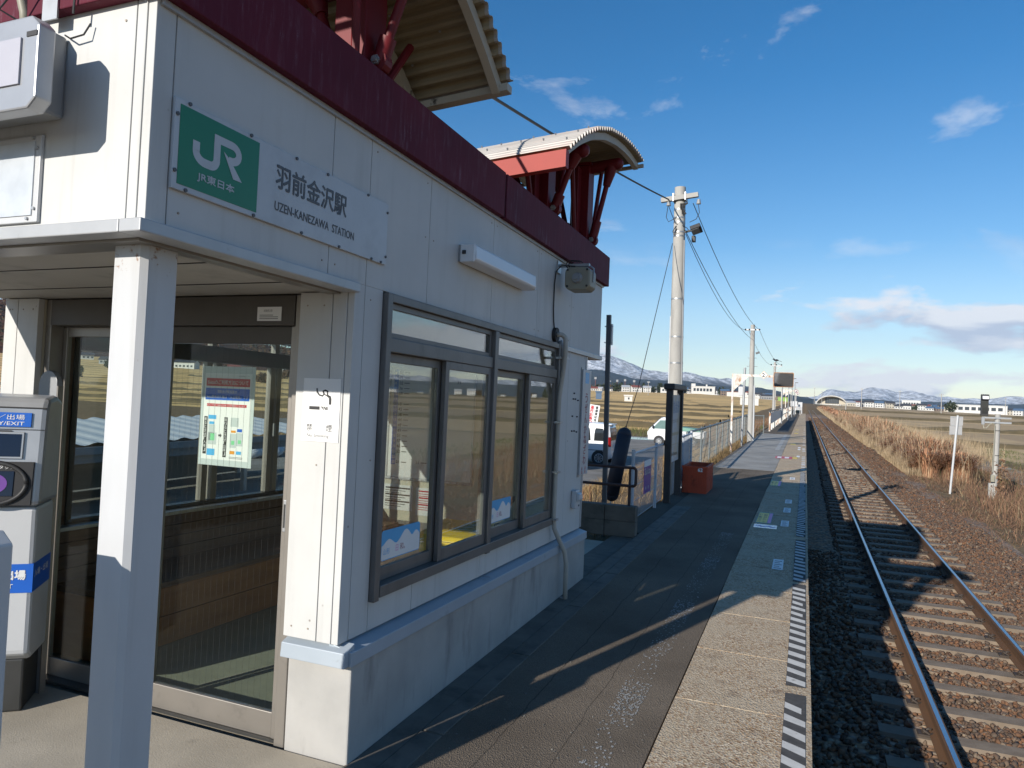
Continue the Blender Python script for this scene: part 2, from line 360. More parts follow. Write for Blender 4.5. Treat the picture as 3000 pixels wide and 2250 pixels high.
def streak_red():
    mt, nt, bs = newmat('maroon_fascia')
    tc = nt.n('ShaderNodeTexCoord').outputs['Object']
    c = nt.ramp(nt.noise(tc, 2.5, 5), [(.3, (.085, .009, .022)), (.7, (.125, .014, .03))])
    cl = nt.ramp(nt.noise(tc, 3.2, 4, .6), [(.52, 0.0), (.68, 1.0)])
    st = nt.ramp(nt.noise(nt.mapv(tc, (1, 1, .12)), 34, 6, .7), [(.5, 0.0), (.72, 1.0)])
    fine = nt.ramp(nt.noise(tc, 260, 3, .7), [(.45, 0.0), (.62, 1.0)])
    f = nt.m('MULTIPLY', nt.m('MULTIPLY', cl, st), fine)
    nt.put(bs.inputs['Base Color'], nt.mix(nt.m('ADD', nt.m('MULTIPLY', f, .9), nt.m('MULTIPLY', st, .07)), c, (.42, .34, .42)))
    bs.inputs['Roughness'].default_value = .7; bs.inputs['Specular IOR Level'].default_value = .2
    nt.put(bs.inputs['Normal'], nt.bump(nt.noise(tc, 120, 5), .15, .003)); return mt
FASCIA = streak_red()

def asphalt(name, a, b, c3, cracks=True):
    mt, nt, bs = newmat(name)
    p = nt.n('ShaderNodeNewGeometry').outputs['Position']
    n1 = nt.noise(p, 1.1, 5); n2 = nt.vor(p, 150)
    col = nt.mix(nt.ramp(n2, [(.1, 0.0), (.6, 1.0)]), a, b)
    col = nt.mix(nt.ramp(n1, [(.4, 0.0), (.68, .75)]), col, c3)
    grit = nt.ramp(nt.noise(p, 420, 2), [(.66, 0.0), (.72, .8)])
    col = nt.mix(grit, col, (.3, .29, .27))
    # joints and cracks that run with the platform
    x, y, z = nt.sep(p)
    wob = nt.m('MULTIPLY', nt.m('SUBTRACT', nt.noise(p, 3.0, 5), .5), .07)
    for xc, wd in ((-1.33, .004), (-1.02, .003)) if cracks else ():
        ln = nt.m('LESS_THAN', nt.m('ABSOLUTE', nt.m('SUBTRACT', nt.m('ADD', x, wob), xc)), wd)
        col = nt.mix(nt.m('MULTIPLY', ln, .5), col, (.03, .028, .025))
    nt.put(bs.inputs['Base Color'], col); bs.inputs['Roughness'].default_value = .95; bs.inputs['Specular IOR Level'].default_value = .08
    nt.put(bs.inputs['Normal'], nt.bump(n2, .7, .006)); return mt
ASPH = asphalt('platform_asphalt', (.125, .1, .077), (.2, .165, .128), (.105, .085, .066))
ASPHL = asphalt('pale_repair_asphalt', (.28, .275, .255), (.38, .37, .345), (.23, .225, .21), False)
LOTM = asphalt('car_park_surface', (.2, .195, .18), (.27, .26, .245), (.15, .145, .13), False)

def slabmat():
    mt, nt, bs = newmat('edge_slab_concrete')
    p = nt.n('ShaderNodeNewGeometry').outputs['Position']
    v = nt.vor(p, 85, 'F1', 'Color'); sp = nt.sep(v)
    col = nt.ramp(sp[0], [(0, (.3, .19, .105)), (.35, (.48, .38, .26)), (.7, (.58, .49, .37)), (1, (.26, .15, .085))])
    col = nt.mix(nt.ramp(nt.noise(p, 2.2, 6, .65), [(.42, 0.0), (.62, .7)]), col, (.47, .39, .285))
    col = nt.mix(nt.ramp(nt.noise(p, 7, 5), [(.55, 0.0), (.75, .6)]), col, (.21, .15, .105))
    nt.put(bs.inputs['Base Color'], col); bs.inputs['Roughness'].default_value = .92; bs.inputs['Specular IOR Level'].default_value = .12
    nt.put(bs.inputs['Normal'], nt.bump(nt.vor(p, 85), .8, .006)); return mt
SLAB = slabmat()
def apron():
    mt, nt, bs = newmat('apron_concrete')
    p = nt.n('ShaderNodeNewGeometry').outputs['Position']
    col = nt.ramp(nt.noise(p, 2.4, 7, .6), [(.35, (.45, .4, .32)), (.65, (.36, .32, .255))])
    col = nt.mix(nt.ramp(nt.noise(p, 9, 4), [(.64, 0.0), (.72, .35)]), col, (.2, .18, .145))
    col = nt.mix(nt.ramp(nt.vor(p, 260), [(.15, .35), (.5, 0.0)]), col, (.2, .18, .15))
    nt.put(bs.inputs['Base Color'], col); bs.inputs['Roughness'].default_value = .85
    nt.put(bs.inputs['Normal'], nt.bump(nt.noise(p, 150, 5), .4, .004)); return mt
APRON = apron()
# ------------------------------------------------------------------ station building, in its own level frame (u across, v along, w up)
P0 = (-1.8315, 2.7374, 0.0)
BM = Matrix.Translation(P0) @ Matrix.Rotation(R(-1.135), 4, 'X')
bld = thing('station_building', 'white panelled station building with maroon roof band and glass door', 'building', (-1.2, 1.3, 0), BM)
B = lambda name, g, mat, **k: part(bld, name, g, mat, **k)
UW = -.05
# plinth, ledge
B('plinth', Geo().prism([(0, 0), (0, 3.69), (-2.4, 3.69), (-2.4, 3.56), (-.16, 3.56), (-.16, .12), (-.345, .12), (-.345, 0)][::-1], lambda a, b, t: (a, b, t), -.25, .44), CONC, bevel=.008)
lp = [(-.11, .53), (.012, .50), (.02, .495), (.02, .437), (-.11, .437)]
B('ledge', Geo().prism([(-.11, .53), (.012, .50), (.014, .437), (-.11, .437)], lambda a, b, t: (a, t, b), -.022, 3.70)
  .prism([(.02, .53), (-.052, .502), (-.058, .437), (.02, .437)], lambda a, b, t: (t, a, b), -.347, -.001), LEDGE, bevel=.003)
# lower wall panels on the track side (window opening v .19-2.83, w .70-2.135)
SCREWM = pm('screw_rust', (.42, .38, .33), (.26, .2, .15), rough=.7)
def panels(v0, v1, w0, w1, seams, plane='u'):
    s = sorted([v0]+[q for q in seams if v0 < q < v1]+[v1])
    for a, b in zip(s[:-1], s[1:]):
        g = Geo()
        if plane == 'u': g.box(-.085, UW, a+.0022, b-.0022, w0, w1)
        elif plane == 'front': g.box(a+.0022, b-.0022, -1.165, -1.13, w0, w1)
        elif plane == 'end': g.box(a+.0022, b-.0022, -.045, -.01, w0, w1)
        pn_ = B('wall_panel', g, WHITE, bevel=.0025)
        if b-a > .1 and w1-w0 > .3:
            for q in (a+.045, b-.045):
                for w_ in (w0+.05, (w0+w1)/2, w1-.06):
                    if plane == 'u' and -1.1 < q < .19 and 2.25 < w_ < 2.56: continue
                    c0 = {'u': (UW-.002, q, w_), 'front': (q, -1.163, w_), 'end': (q, -.043, w_)}[plane]; c1 = {'u': (UW+.0025, q, w_), 'front': (q, -1.1675, w_), 'end': (q, -.0475, w_)}[plane]
                    if random.random() < .45: continue
                    part(pn_, 'screw', Geo().cyl(c0, c1, .0042, n=7), SCREWM)
SE = (-1.085, -.248, .037, .612, 1.456, 2.306, 3.15)
panels(-.045, .19, .53, 2.142, (.037,)); panels(.19, 2.83, .53, .70, (.6, 1.456, 2.3)); panels(2.83, 3.66, .53, 2.142, (3.15,))
panels(-1.165, 4.13, 2.142, 2.835, SE)
panels(-.347, -.0855, .53, 2.10, (-.165,), 'end'); panels(-2.40, -2.12, .02, 2.10, (-2.29,), 'end')
panels(-2.42, -.0855, 2.142, 2.835, (-.13, -1.0, -1.9), 'front')
B('wall_core', Geo().box(-.125, -.09, -.008, 3.66, .45, .70).box(-.125, -.09, -.008, .19, .70, 2.142).box(-.125, -.09, 2.83, 3.66, .70, 2.142)
  .box(-.125, -.09, -1.128, 4.12, 2.144, 2.9).box(-2.42, -.126, -1.128, -1.1, 2.144, 2.9).box(-.345, -.126, -.008, .02, .44, 2.10).box(-2.395, -2.125, -.008, .02, 0, 2.10), CREAM)
# end walls, back wall with windows, ceiling, floor, roof deck
B('end_wall', Geo().box(-2.42, -.126, 3.56, 3.655, .0, 2.1), CREAM)
B('end_wall', Geo().box(-2.42, -.126, 4.09, 4.125, 2.12, 2.9).box(-2.44, -2.42, -1.16, 4.12, 2.12, 2.9), WHITE)
B('end_post', Geo().box(-.115, -.045, 3.662, 3.70, .535, 2.12), TRIM, bevel=.004)
B('back_wall', Geo().box(-2.44, -2.36, .02, 3.655, .0, .77).box(-2.44, -2.36, .02, .36, .77, 2.1).box(-2.44, -2.36, 3.3, 3.655, .77, 2.1), WOODD)
B('soffit', Geo().box(-2.42, -.09, -1.12, 4.1, 2.105, 2.125), CEIL)
for v in (-.72, -.3): B('soffit_joint', Geo().box(-2.4, -.1, v, v+.006, 2.1015, 2.1048), DARKF)
B('roof_deck', Geo().box(-2.40, -.13, -1.1, 4.08, 2.92, 2.96), CONCD)
B('interior_floor', Geo().box(-2.36, -.16, .125, 3.56, -.1, .012), FLOORI)
# trim band under the upper wall
B('trim', Geo().box(-.12, -.03, -1.195, -.03, 2.098, 2.14), TRIM, bevel=.004)
B('trim', Geo().box(-2.44, -.122, -1.195, -1.12, 2.098, 2.14), TRIM, bevel=.004)
B('trim', Geo().box(-.12, -.03, 2.92, 4.15, 2.098, 2.14).box(-2.4, -.122, 4.06, 4.15, 2.098, 2.14), TRIM, bevel=.004)
B('soffit_edge', Geo().box(-2.3, -.122, -1.118, -1.0, 2.09, 2.1045).box(-.19, -.122, -1.0, -.05, 2.09, 2.1045), ALU)
# maroon roof band
B('fascia', Geo().box(-.10, 0, -1.205, 1.493, 2.832, 3.12), FASCIA, bevel=.004)
B('fascia', Geo().box(-.10, 0, 1.522, 4.185, 2.832, 3.12), FASCIA, bevel=.004)
B('fascia', Geo().box(-2.46, -.102, -1.205, -1.12, 2.832, 3.12), FASCIA, bevel=.004)
B('fascia', Geo().box(-2.46, -.102, 4.10, 4.185, 2.832, 3.12).box(-2.46, -2.38, -1.118, 4.098, 2.832, 3.12), FASCIA)
B('fascia_joint', Geo().box(-.09, -.012, 1.4935, 1.5215, 2.84, 3.115), DARKF)
B('drip_strip', Geo().box(-.049, -.036, -1.15, 4.13, 2.812, 2.831), TRIM)
# pillar with chamfered corners
def octo(u0, u1, v0, v1, c): return [(u0+c, v0), (u1-c, v0), (u1, v0+c), (u1, v1-c), (u1-c, v1), (u0+c, v1), (u0, v1-c), (u0, v0+c)]
B('pillar', Geo().prism(octo(-.3, -.151, -1.07, -.921, .018)[::-1], lambda a, b, t: (a, b, t), -.05, 2.098), POSTW)
B('pillar', Geo().prism(octo(-2.38, -2.23, -1.07, -.921, .018)[::-1], lambda a, b, t: (a, b, t), -.05, 2.098), POSTW)
# sliding door
door = B('door', Geo().box(-.405, -.348, .0, .11, 0, 2.10), ALU, bevel=.004)
def sub(parent, name, g, mat, **k): return part(parent, name, g, mat, **k)
sub(door, 'jamb', Geo().box(-2.12, -2.075, .0, .11, 0, 2.10), ALU, bevel=.004)
sub(door, 'header', Geo().box(-2.074, -.406, -.005, .12, 1.955, 2.098), HEADER, bevel=.003)
sub(door, 'rail', Geo().box(-1.22, -.45, .035, .065, 1.868, 1.953), HEADER, bevel=.003)
sub(door, 'rail', Geo().box(-1.22, -.45, .035, .065, .012, .13), ALU, bevel=.003)
sub(door, 'stile', Geo().box(-.449, -.406, .03, .07, .012, 1.954), ALU, bevel=.004)
sub(door, 'stile', Geo().box(-1.262, -1.222, .03, .07, .012, 1.954), ALU, bevel=.004)
sub(door, 'glass', Geo().box(-1.221, -.45, .047, .053, .131, 1.867), DGLASS)
sub(door, 'handle', Geo().box(-.437, -.418, .022, .0295, .98, 1.13), STEEL, bevel=.003)
sub(door, 'handle_recess', Geo().box(-.431, -.424, .019, .0218, 1.0, 1.11), DARKF)
sub(door, 'rail', Geo().box(-2.04, -1.265, .078, .1, 1.9, 1.954), ALU, bevel=.003)
sub(door, 'rail', Geo().box(-2.04, -1.265, .078, .1, .012, .11), ALU, bevel=.003)
sub(door, 'stile', Geo().box(-2.074, -2.041, .075, .105, .012, 1.954), ALU, bevel=.003)
sub(door, 'stile', Geo().box(-1.30, -1.265, .072, .0775, .012, 1.954), ALU)
sub(door, 'glass', Geo().box(-2.04, -1.31, .086, .092, .112, 1.9), DGLASS)
sub(door, 'track', Geo().box(-2.07, -.41, .02, .11, .0, .0118), DARKF)
for k in range(21): sub(door, 'glass_wire', Geo().box(-1.21+k*.0375, -1.2096+k*.0375, .0452, .0458, .132, 1.866), DARKF)
# window on the track side
win = B('window', Geo().box(-.10, -.02, .192, .235, .665, 2.135).box(-.10, -.02, 2.79, 2.828, .705, 2.135).box(-.10, -.022, .236, 2.789, 2.095, 2.135)
        .box(-.10, -.015, .236, 2.789, .68, .735).box(-.10, -.018, 1.49, 1.545, .67, 2.094), ALUG, bevel=.003)
sub(win, 'transom', Geo().box(-.10, -.03, .236, 1.489, 1.855, 1.925).box(-.10, -.03, 1.546, 2.789, 1.855, 1.925), ALUG, bevel=.004)
for a, b in ((.236, 1.489), (1.546, 2.789)):
    sub(win, 'sash', Geo().box(-.07, -.045, a, a+.03, 1.926, 2.094).box(-.07, -.045, b-.03, b, 1.926, 2.094).box(-.07, -.045, a+.031, b-.031, 2.065, 2.094).box(-.07, -.045, a+.031, b-.031, 1.926, 1.95), ALUG, bevel=.002)
    sub(win, 'glass', Geo().box(-.060, -.055, a+.03, b-.03, 1.95, 2.065), GLASS)
def sash(a, b, u):
    sub(win, 'sash', Geo().box(u-.014, u+.014, a, a+.045, .736, 1.854).box(u-.014, u+.014, b-.045, b, .736, 1.854).box(u-.014, u+.014, a+.0455, b-.0455, 1.81, 1.854).box(u-.014, u+.014, a+.0455, b-.0455, .736, .80), ALUG, bevel=.002)
    sub(win, 'glass', Geo().box(u-.003, u+.003, a+.045, b-.045, .80, 1.81), GLASS)
sash(.237, .87, -.085); sash(.85, 1.488, -.05); sash(1.547, 2.19, -.085); sash(2.17, 2.788, -.05)
# rear windows seen through the door
rw = B('window', Geo().box(-2.43, -2.35, .362, .40, .80, 2.09).box(-2.43, -2.35, 3.262, 3.298, .80, 2.09).box(-2.43, -2.35, .362, 3.298, 2.06, 2.0995)
       .box(-2.43, -2.35, .362, 3.298, .772, .80).box(-2.43, -2.33, .401, 3.261, 1.85, 1.97), DARKF, bevel=.003)
for a in (1.45, 1.55, 2.16, 2.24): sub(rw, 'stile', Geo().box(-2.42, -2.37, a, a+.055, .801, 1.849), ALU, bevel=.003)
for a in (1.49, 2.2): sub(rw, 'stile', Geo().box(-2.42, -2.37, a, a+.05, 1.971, 2.059), ALU)
sub(rw, 'glass', Geo().box(-2.4, -2.396, .401, 3.261, .8, 1.85), DGLASS); sub(rw, 'glass', Geo().box(-2.4, -2.396, .401, 3.261, 1.971, 2.059), DGLASS)
sub(rw, 'latch', Geo().box(-2.369, -2.345, 2.2, 2.225, 1.27, 1.38), STEEL)
sub(rw, 'sill', Geo().box(-2.359, -2.27, .03, 3.55, .745, .771), STEEL, bevel=.004)
for k in range(4): B('wainscot_board', Geo().box(-2.359, -2.335-.004*(k % 2), .03, 3.55, .425+k*.08, .5+k*.08), WOODD, bevel=.003)
bn = thing('bench', 'long dark topped wooden bench along the rear window wall inside', 'bench', (-2.1, 1.9, .012), BM)
part(bn, 'seat', Geo().box(-2.355, -1.85, .32, 3.5, .385, .42), WOODD, bevel=.005)
for k in range(2): part(bn, 'front_board', Geo().box(-1.885, -1.862, .32, 3.5, .02+k*.185, .2+k*.182), WOODO, bevel=.003)
part(bn, 'end_board', Geo().box(-2.33, -1.888, .3, .319, .02, .384), WOODO, bevel=.003)
for k in range(5): part(bn, 'leg', Geo().box(-2.3, -1.9, .4+k*.75, .45+k*.75, .012, .384), WOODD)

# ---- the curved canopies on the roof (second one mirrored)
prof = [(1.872, 3.365), (2.04, 3.48), (2.26, 3.612), (2.573, 3.763), (2.953, 3.897), (3.336, 3.983), (3.643, 4.027), (3.913, 4.046), (4.195, 4.045)]
def arc(n):
    d_ = [0]
    for a, b in zip(prof[:-1], prof[1:]): d_.append(d_[-1]+math.dist(a, b))
    t = np.linspace(0, d_[-1], n); return np.interp(t, d_, [p[0] for p in prof]), np.interp(t, d_, [p[1] for p in prof])
TILT = math.tan(R(4.5))
def canopy(mir, label):
    MC = 1.345; mv = (lambda v: 2*MC-v) if mir else (lambda v: v)
    zz_ = lambda u, w_: w_+(u-.3)*TILT
    Pt = lambda u, v, w_: (u, mv(v), zz_(u, w_))
    ct = thing('canopy_roof', label, 'canopy', (-.9, mv(3.0), 2.96), BM, 'curved canopies on the station roof')
    # corrugated sheet: ridges run across (u), wave along the curve
    n = 34*6+1; av, aw = arc(n); tv = np.gradient(av); tw = np.gradient(aw); nn = np.hypot(tv, tw); nv, nw = -tw/nn, tv/nn
    wave = np.clip(np.abs(((np.arange(n)/6.0) % 1)-.5)*4-1, -.6, .6)/.6*.017
    V = []; us = (-2.9, .3)
    for u in us:
        for i in range(n): V.append(Pt(u, av[i]+nv[i]*(wave[i]+.02), aw[i]+nw[i]*(wave[i]+.02)))
    for u in us:
        for i in range(n): V.append(Pt(u, av[i]+nv[i]*(wave[i]+.017), aw[i]+nw[i]*(wave[i]+.017)))
    F = []
    for i in range(n-1):
        F += [(i, i+1, n+i+1, n+i), (2*n+i, 3*n+i, 3*n+i+1, 2*n+i+1), (n+i, n+i+1, 3*n+i+1, 3*n+i), (i, 2*n+i, 2*n+i+1, i+1)]
    part(ct, 'corrugated_sheet', Geo().add(V, F), SHEETM)
    part(ct, 'lining', Geo().add([Pt(u, av[i]+nv[i]*(wave[i]+.0145), aw[i]+nw[i]*(wave[i]+.0145)) for u in (-2.88, .28) for i in range(n)], [(i, n+i, n+i+1, i+1) for i in range(n-1)]), LINING)
    bo = Geo()                                             # roofing bolts
    for j in range(3, 34, 2):
        i = j*6
        for u in np.arange(-2.7+.22*(j % 4 > 1), .25, .45): bo.cyl(Pt(u, av[i]+nv[i]*.025, aw[i]+nw[i]*.025), Pt(u, av[i]+nv[i]*.05, aw[i]+nw[i]*.05), .007, n=5)
    part(ct, 'bolts', bo, STEEL)
    for u in (.22, -.3, -.9, -1.6, -2.3, -2.85):
        g = Geo(); m_ = 24; bv, bw = arc(m_); P = []
        for i in range(m_):
            k = min(max(i, 1), m_-2); a, b = bv[k+1]-bv[k-1], bw[k+1]-bw[k-1]; l = math.hypot(a, b); qv, qw = -b/l, a/l
            for du, dn in ((-.022, .004), (.022, .004), (.022, -.055), (-.022, -.055)): P.append(Pt(u+du, bv[i]+qv*dn, bw[i]+qw*dn))
        for i in range(m_-1):
            for q in range(4): g.f.append((i*4+q, i*4+(q+1) % 4, i*4+4+(q+1) % 4, i*4+4+q))
        g.v = P; g.f += [(3, 2, 1, 0), tuple(range((m_-1)*4, m_*4))]
        part(ct, 'rafter', g, RAFTER)
    EB = 3.33 if mir else 3.25
    # edge beam along the low eave and flashing on the high eave
    part(ct, 'eave_beam', Geo().add([Pt(u, v, w_) for u in (-2.9, .285) for v, w_ in ((1.835, EB), (1.90, EB), (1.90, 3.37), (1.835, 3.37))],
         [(3, 2, 1, 0), (4, 5, 6, 7), (0, 1, 5, 4), (1, 2, 6, 5), (2, 3, 7, 6), (3, 0, 4, 7)]), REDBEAM if not mir else RAFTER)
    part(ct, 'eave_flashing', Geo().add([Pt(u, v, w_) for u in (-2.9, .298) for v, w_ in ((4.17, 4.0), (4.2, 4.0), (4.2, 4.03), (4.17, 4.03))],
         [(3, 2, 1, 0), (4, 5, 6, 7), (0, 1, 5, 4), (1, 2, 6, 5), (2, 3, 7, 6), (3, 0, 4, 7)]), RAFTER)
    tops = lambda v: np.interp(v, [p[0] for p in prof], [p[1] for p in prof])
    for v in (2.62, 3.72):
        top = tops(v)-.06
        for u in (-.17, -2.1):
            col_ = part(ct, 'column', Geo().bar((u, mv(v), 2.96), Pt(u, v, top-.06), .17, .17, (0, 1, 0)), BRACE, bevel=.004)
            part(ct, 'column_plate', Geo().add([Pt(u-.012, v-.065, 2.96), Pt(u-.012, v-.17, 2.96), Pt(u-.012, v-.2, top-.1), Pt(u-.012, v-.065, top-.1),
                 Pt(u+.012, v-.065, 2.96), Pt(u+.012, v-.17, 2.96), Pt(u+.012, v-.2, top-.1), Pt(u+.012, v-.065, top-.1)],
                 [(0, 1, 2, 3), (7, 6, 5, 4), (0, 4, 5, 1), (1, 5, 6, 2), (2, 6, 7, 3), (3, 7, 4, 0)]), BRACE)
            part(ct, 'column_head', Geo().bar(Pt(u, v, top-.06), Pt(u, v, top-.035), .2, .2, (0, 1, 0)), BRACE)
            # pipe beam with round ends, strut pairs
            g = Geo(); e0, e1 = Pt(u-.34, v, top-.07), Pt(u+.33, v, top-.07)
            g.cyl(e0, e1, .055, n=14, cap=False).ball(e0, .055, 14, 8).ball(e1, .055, 14, 8)
            part(ct, 'pipe_beam', g, BRACE, smooth='all')
            for sg in (-1, 1):
                b0 = (u+sg*.115, mv(v)+.0, 3.19); b1 = Pt(u+sg*.27, v, top-.09)
                g = Geo(); b0v, b1v = Vector(b0), Vector(b1); q1 = b0v.lerp(b1v, .26); q2 = b0v.lerp(b1v, .74)
                g.cyl(q1, q2, .024, n=10).cyl(b0, q1, .042, .042, n=10).cyl(q2, b1, .034, .06, n=10)
                part(ct, 'strut', g, BRACE, smooth=True)
                part(ct, 'knuckle', Geo().cyl((b0[0], b0[1]-.03, b0[2]), (b0[0], b0[1]+.03, b0[2]), .052, n=14).box(min(u, b0[0]), max(u, b0[0]), b0[1]-.035, b0[1]+.035, 3.125, 3.2), BRACE, bevel=.003)
                part(ct, 'bolt', Geo().cyl((b0[0], b0[1]-.055, b0[2]), (b0[0], b0[1]+.055, b0[2]), .014, n=8).cyl((b0[0], b0[1]-.043, b0[2]), (b0[0], b0[1]+.043, b0[2]), .024, n=6), STEEL)
            part(ct, 'strut', Geo().cyl((u+.05, mv(v+.1), 3.0), Pt(u+.12, v+.22, top-.02), .02, n=8), BRACE, smooth=True)
            part(ct, 'strut', Geo().cyl((u-.02, mv(v-.1), 3.0), Pt(u+.02, v-.42, tops(v-.42)-.06), .022, n=8), BRACE, smooth=True)
    return ct
canopy(False, 'far curved corrugated canopy on the station roof with a red eave beam')
canopy(True, 'near curved corrugated canopy over the building corner seen from below')
# ------------------------------------------------------------------ things fixed to the building
X_V = (0, 1, 0); Z_W = (0, 0, 1)       # on the track-side wall text runs along +v
sg = thing('station_sign', 'long white station name board with a green square, above the window corner', 'sign', (UW, -.45, 2.26), BM)
part(sg, 'board', Geo().box(UW+.001, UW+.014, -1.085, .176, 2.262, 2.552), SIGNW, bevel=.002)
part(sg, 'green_panel', Geo().box(UW+.0142, UW+.0152, -1.066, -.706, 2.281, 2.536), SIGNG)
# rail company letters: thick strokes with square ends
def ribbon(g, pts, wd, fn, closed=False):
    pts = [Vector((p[0], p[1])) for p in pts]; L_ = []; Rr = []
    for i, p in enumerate(pts):
        a = pts[max(i-1, 0)]; b = pts[min(i+1, len(pts)-1)]; t = (b-a).normalized(); n_ = Vector((-t.y, t.x))
        L_.append(p+n_*wd/2); Rr.append(p-n_*wd/2)
    o = len(g.v); g.v += [fn(q.x, q.y) for q in L_]+[fn(q.x, q.y) for q in Rr]; m_ = len(pts)
    for i in range(m_-1): g.f.append((o+i, o+m_+i, o+m_+i+1, o+i+1))
def arcp(cx, cy, rx, ry, a0, a1, n=10): return [(cx+rx*math.cos(R(a0+(a1-a0)*i/n)), cy+ry*math.sin(R(a0+(a1-a0)*i/n))) for i in range(n+1)]
lf = lambda k: (lambda x, y: (UW+.0156+k*.0004, -1.01+x, 2.365+y))
g = Geo()
ribbon(g, [(.0145, .076), (.0145, .045)]+arcp(.055, .045, .0405, .0305, 180, 270, 8)+arcp(.078, .0405, .026, .026, 270, 360, 8)+[(.104, .05), (.104, .127)], .029, lf(0))
ribbon(g, [(.0895, .1135), (.165, .1135)]+arcp(.17, .086, .034, .0275, 90, -90, 12)+[(.158, .0585)], .027, lf(1))
g.add([lf(2)(x, y) for x, y in ((.132, .082), (.164, .062), (.224, 0), (.182, 0))], [(0, 1, 2, 3)])
part(sg, 'company_letters', g, SIGNW)
g = Geo(); letters(g, 'JR東日本', (UW+.0158, -.985, 2.312), X_V, Z_W, width=.165, height=.033, bold=.0008); part(sg, 'lettering', g, SIGNW)
g = Geo(); letters(g, '羽前金沢駅', (UW+.0146, -.61, 2.403), X_V, Z_W, width=.45, height=.092, bold=.0024); part(sg, 'lettering', g, INKG)
g = Geo(); letters(g, 'UZEN-KANEZAWA  STATION', (UW+.0146, -.61, 2.318), X_V, Z_W, width=.515, height=.034, bold=.0008); part(sg, 'lettering', g, INKG)
for v, w_ in [(-1.03, 2.548), (-.75, 2.548), (-.5, 2.548), (-.3, 2.548), (0, 2.548), (-1.077, 2.5), (-1.077, 2.32), (.168, 2.51), (.168, 2.3), (-1.03, 2.268), (-.72, 2.268), (-.45, 2.268), (-.2, 2.268), (.05, 2.268), (.13, 2.268)]:
    part(sg, 'screw', Geo().cyl((UW+.012, v, w_), (UW+.019, v, w_), .0065, n=7), INKG)
# fluorescent wall lamp
wl = thing('wall_lamp', 'long white fluorescent box lamp on the wall above the windows', 'lamp', (UW, 1.47, 2.43), BM)
part(wl, 'diffuser', Geo().prism([(UW+.012, 2.432), (UW+.1, 2.44), (UW+.112, 2.455), (UW+.105, 2.53), (UW+.09, 2.54), (UW+.012, 2.54)], lambda a, b, t: (a, t, b), .975, 1.97), LAMPW, bevel=.006)
part(wl, 'end_cap', Geo().box(UW+.012, UW+.104, .958, .974, 2.434, 2.538), LAMPW, bevel=.006)
part(wl, 'end_cap', Geo().box(UW+.012, UW+.104, 1.971, 1.985, 2.434, 2.538), LAMPW, bevel=.006)
part(wl, 'back_plate', Geo().box(UW+.001, UW+.0115, .962, 1.98, 2.44, 2.535), GREYP)
part(wl, 'clip', Geo().box(UW+.03, UW+.05, .948, .9575, 2.48, 2.5), RUBBER)
# loudspeaker on a bracket
sp = thing('loudspeaker', 'beige box loudspeaker hanging from a steel bracket under the roof band', 'loudspeaker', (UW, 2.85, 2.75), BM)
part(sp, 'bracket', Geo().box(UW+.001, UW+.012, 2.72, 2.80, 2.70, 2.80).box(UW+.013, UW+.26, 2.75, 2.785, 2.752, 2.775), STEEL, bevel=.002)
part(sp, 'hanger', Geo().tube([(.14, 2.765, 2.75), (.2, 2.78, 2.765), (.235, 2.8, 2.74), (.235, 2.8, 2.63)], .008, 6), STEEL, smooth=True)
cab = part(sp, 'cabinet', Geo().prism(octo(.02, .23, 2.56, 2.745, .03), lambda a, b, t: (a, t, b), 2.72, 2.90), BEIGEP, bevel=.012)
part(cab, 'boss', Geo().cyl((.125, 2.72, 2.652), (.125, 2.69, 2.652), .045, .035, n=14).cyl((.125, 2.69, 2.652), (.125, 2.672, 2.652), .018, n=10), GREYP, smooth=True)
for a, b in ((.045, 2.59), (.205, 2.59), (.045, 2.72), (.205, 2.72)): part(cab, 'screw', Geo().cyl((a, 2.719, b), (a, 2.712, b), .009, n=8), INK)
g = Geo()
for k in range(3): g.tube([(.07+.02*k+.05*math.cos(t), 2.74+.01*k, 2.765+.035*math.sin(t)) for t in np.linspace(.4, 5.6, 14)], .004, 5)
g.tube([(.1, 2.74, 2.75), (-.0, 2.70, 2.755), (-.035, 2.665, 2.70), (-.042, 2.66, 2.6), (-.042, 2.66, 2.4), (-.042, 2.68, 2.3), (-.042, 2.72, 2.2)], .0055, 6)
part(sp, 'cable', g, CABLE, smooth=True)
# conduit pipe
pi = thing('drain_pipe', 'beige conduit pipe leaving the wall and running down to the platform', 'pipe', (0, 2.9, 0), BM)
pts = [(-.05, 2.72, 2.20), (.0, 2.72, 2.203)]+[(0.0+.045*math.sin(t), 2.72+.02*math.sin(t), 2.158+.045*math.cos(t)) for t in np.linspace(0, 1.57, 6)]+[(.045, 2.745, 2.05), (.02, 2.78, 1.9), (-.01, 2.80, 1.7), (-.015, 2.80, .75), (-.01, 2.81, .65), (.02, 2.86, .55), (.05, 2.92, .45), (.06, 2.95, .35), (.06, 2.96, .0)]
part(pi, 'pipe', Geo().tube(pts, .0195, 10), PIPEM, smooth='all')
part(pi, 'flange', Geo().cyl((-.049, 2.72, 2.20), (-.02, 2.72, 2.20), .058, n=14), RUBBER, smooth=True)
part(pi, 'pipe', Geo().tube([(-.035, 2.83, 2.16), (-.02, 2.86, 2.1), (-.02, 2.87, 1.95), (-.025, 2.85, 1.8), (-.03, 2.83, 1.7)], .02, 8), GREYP, smooth='all')
part(pi, 'pipe', Geo().tube([(.03, 2.95, .06), (.05, 3.05, .03), (.08, 3.2, .02)], .02, 8), GREYP, smooth='all')
for w_ in (2.02, 1.5, 1.1, .72): part(pi, 'clamp', Geo().box(-.049, .018 if w_ < 1.9 else .05, 2.772, 2.83, w_-.008, w_+.008), STEEL)
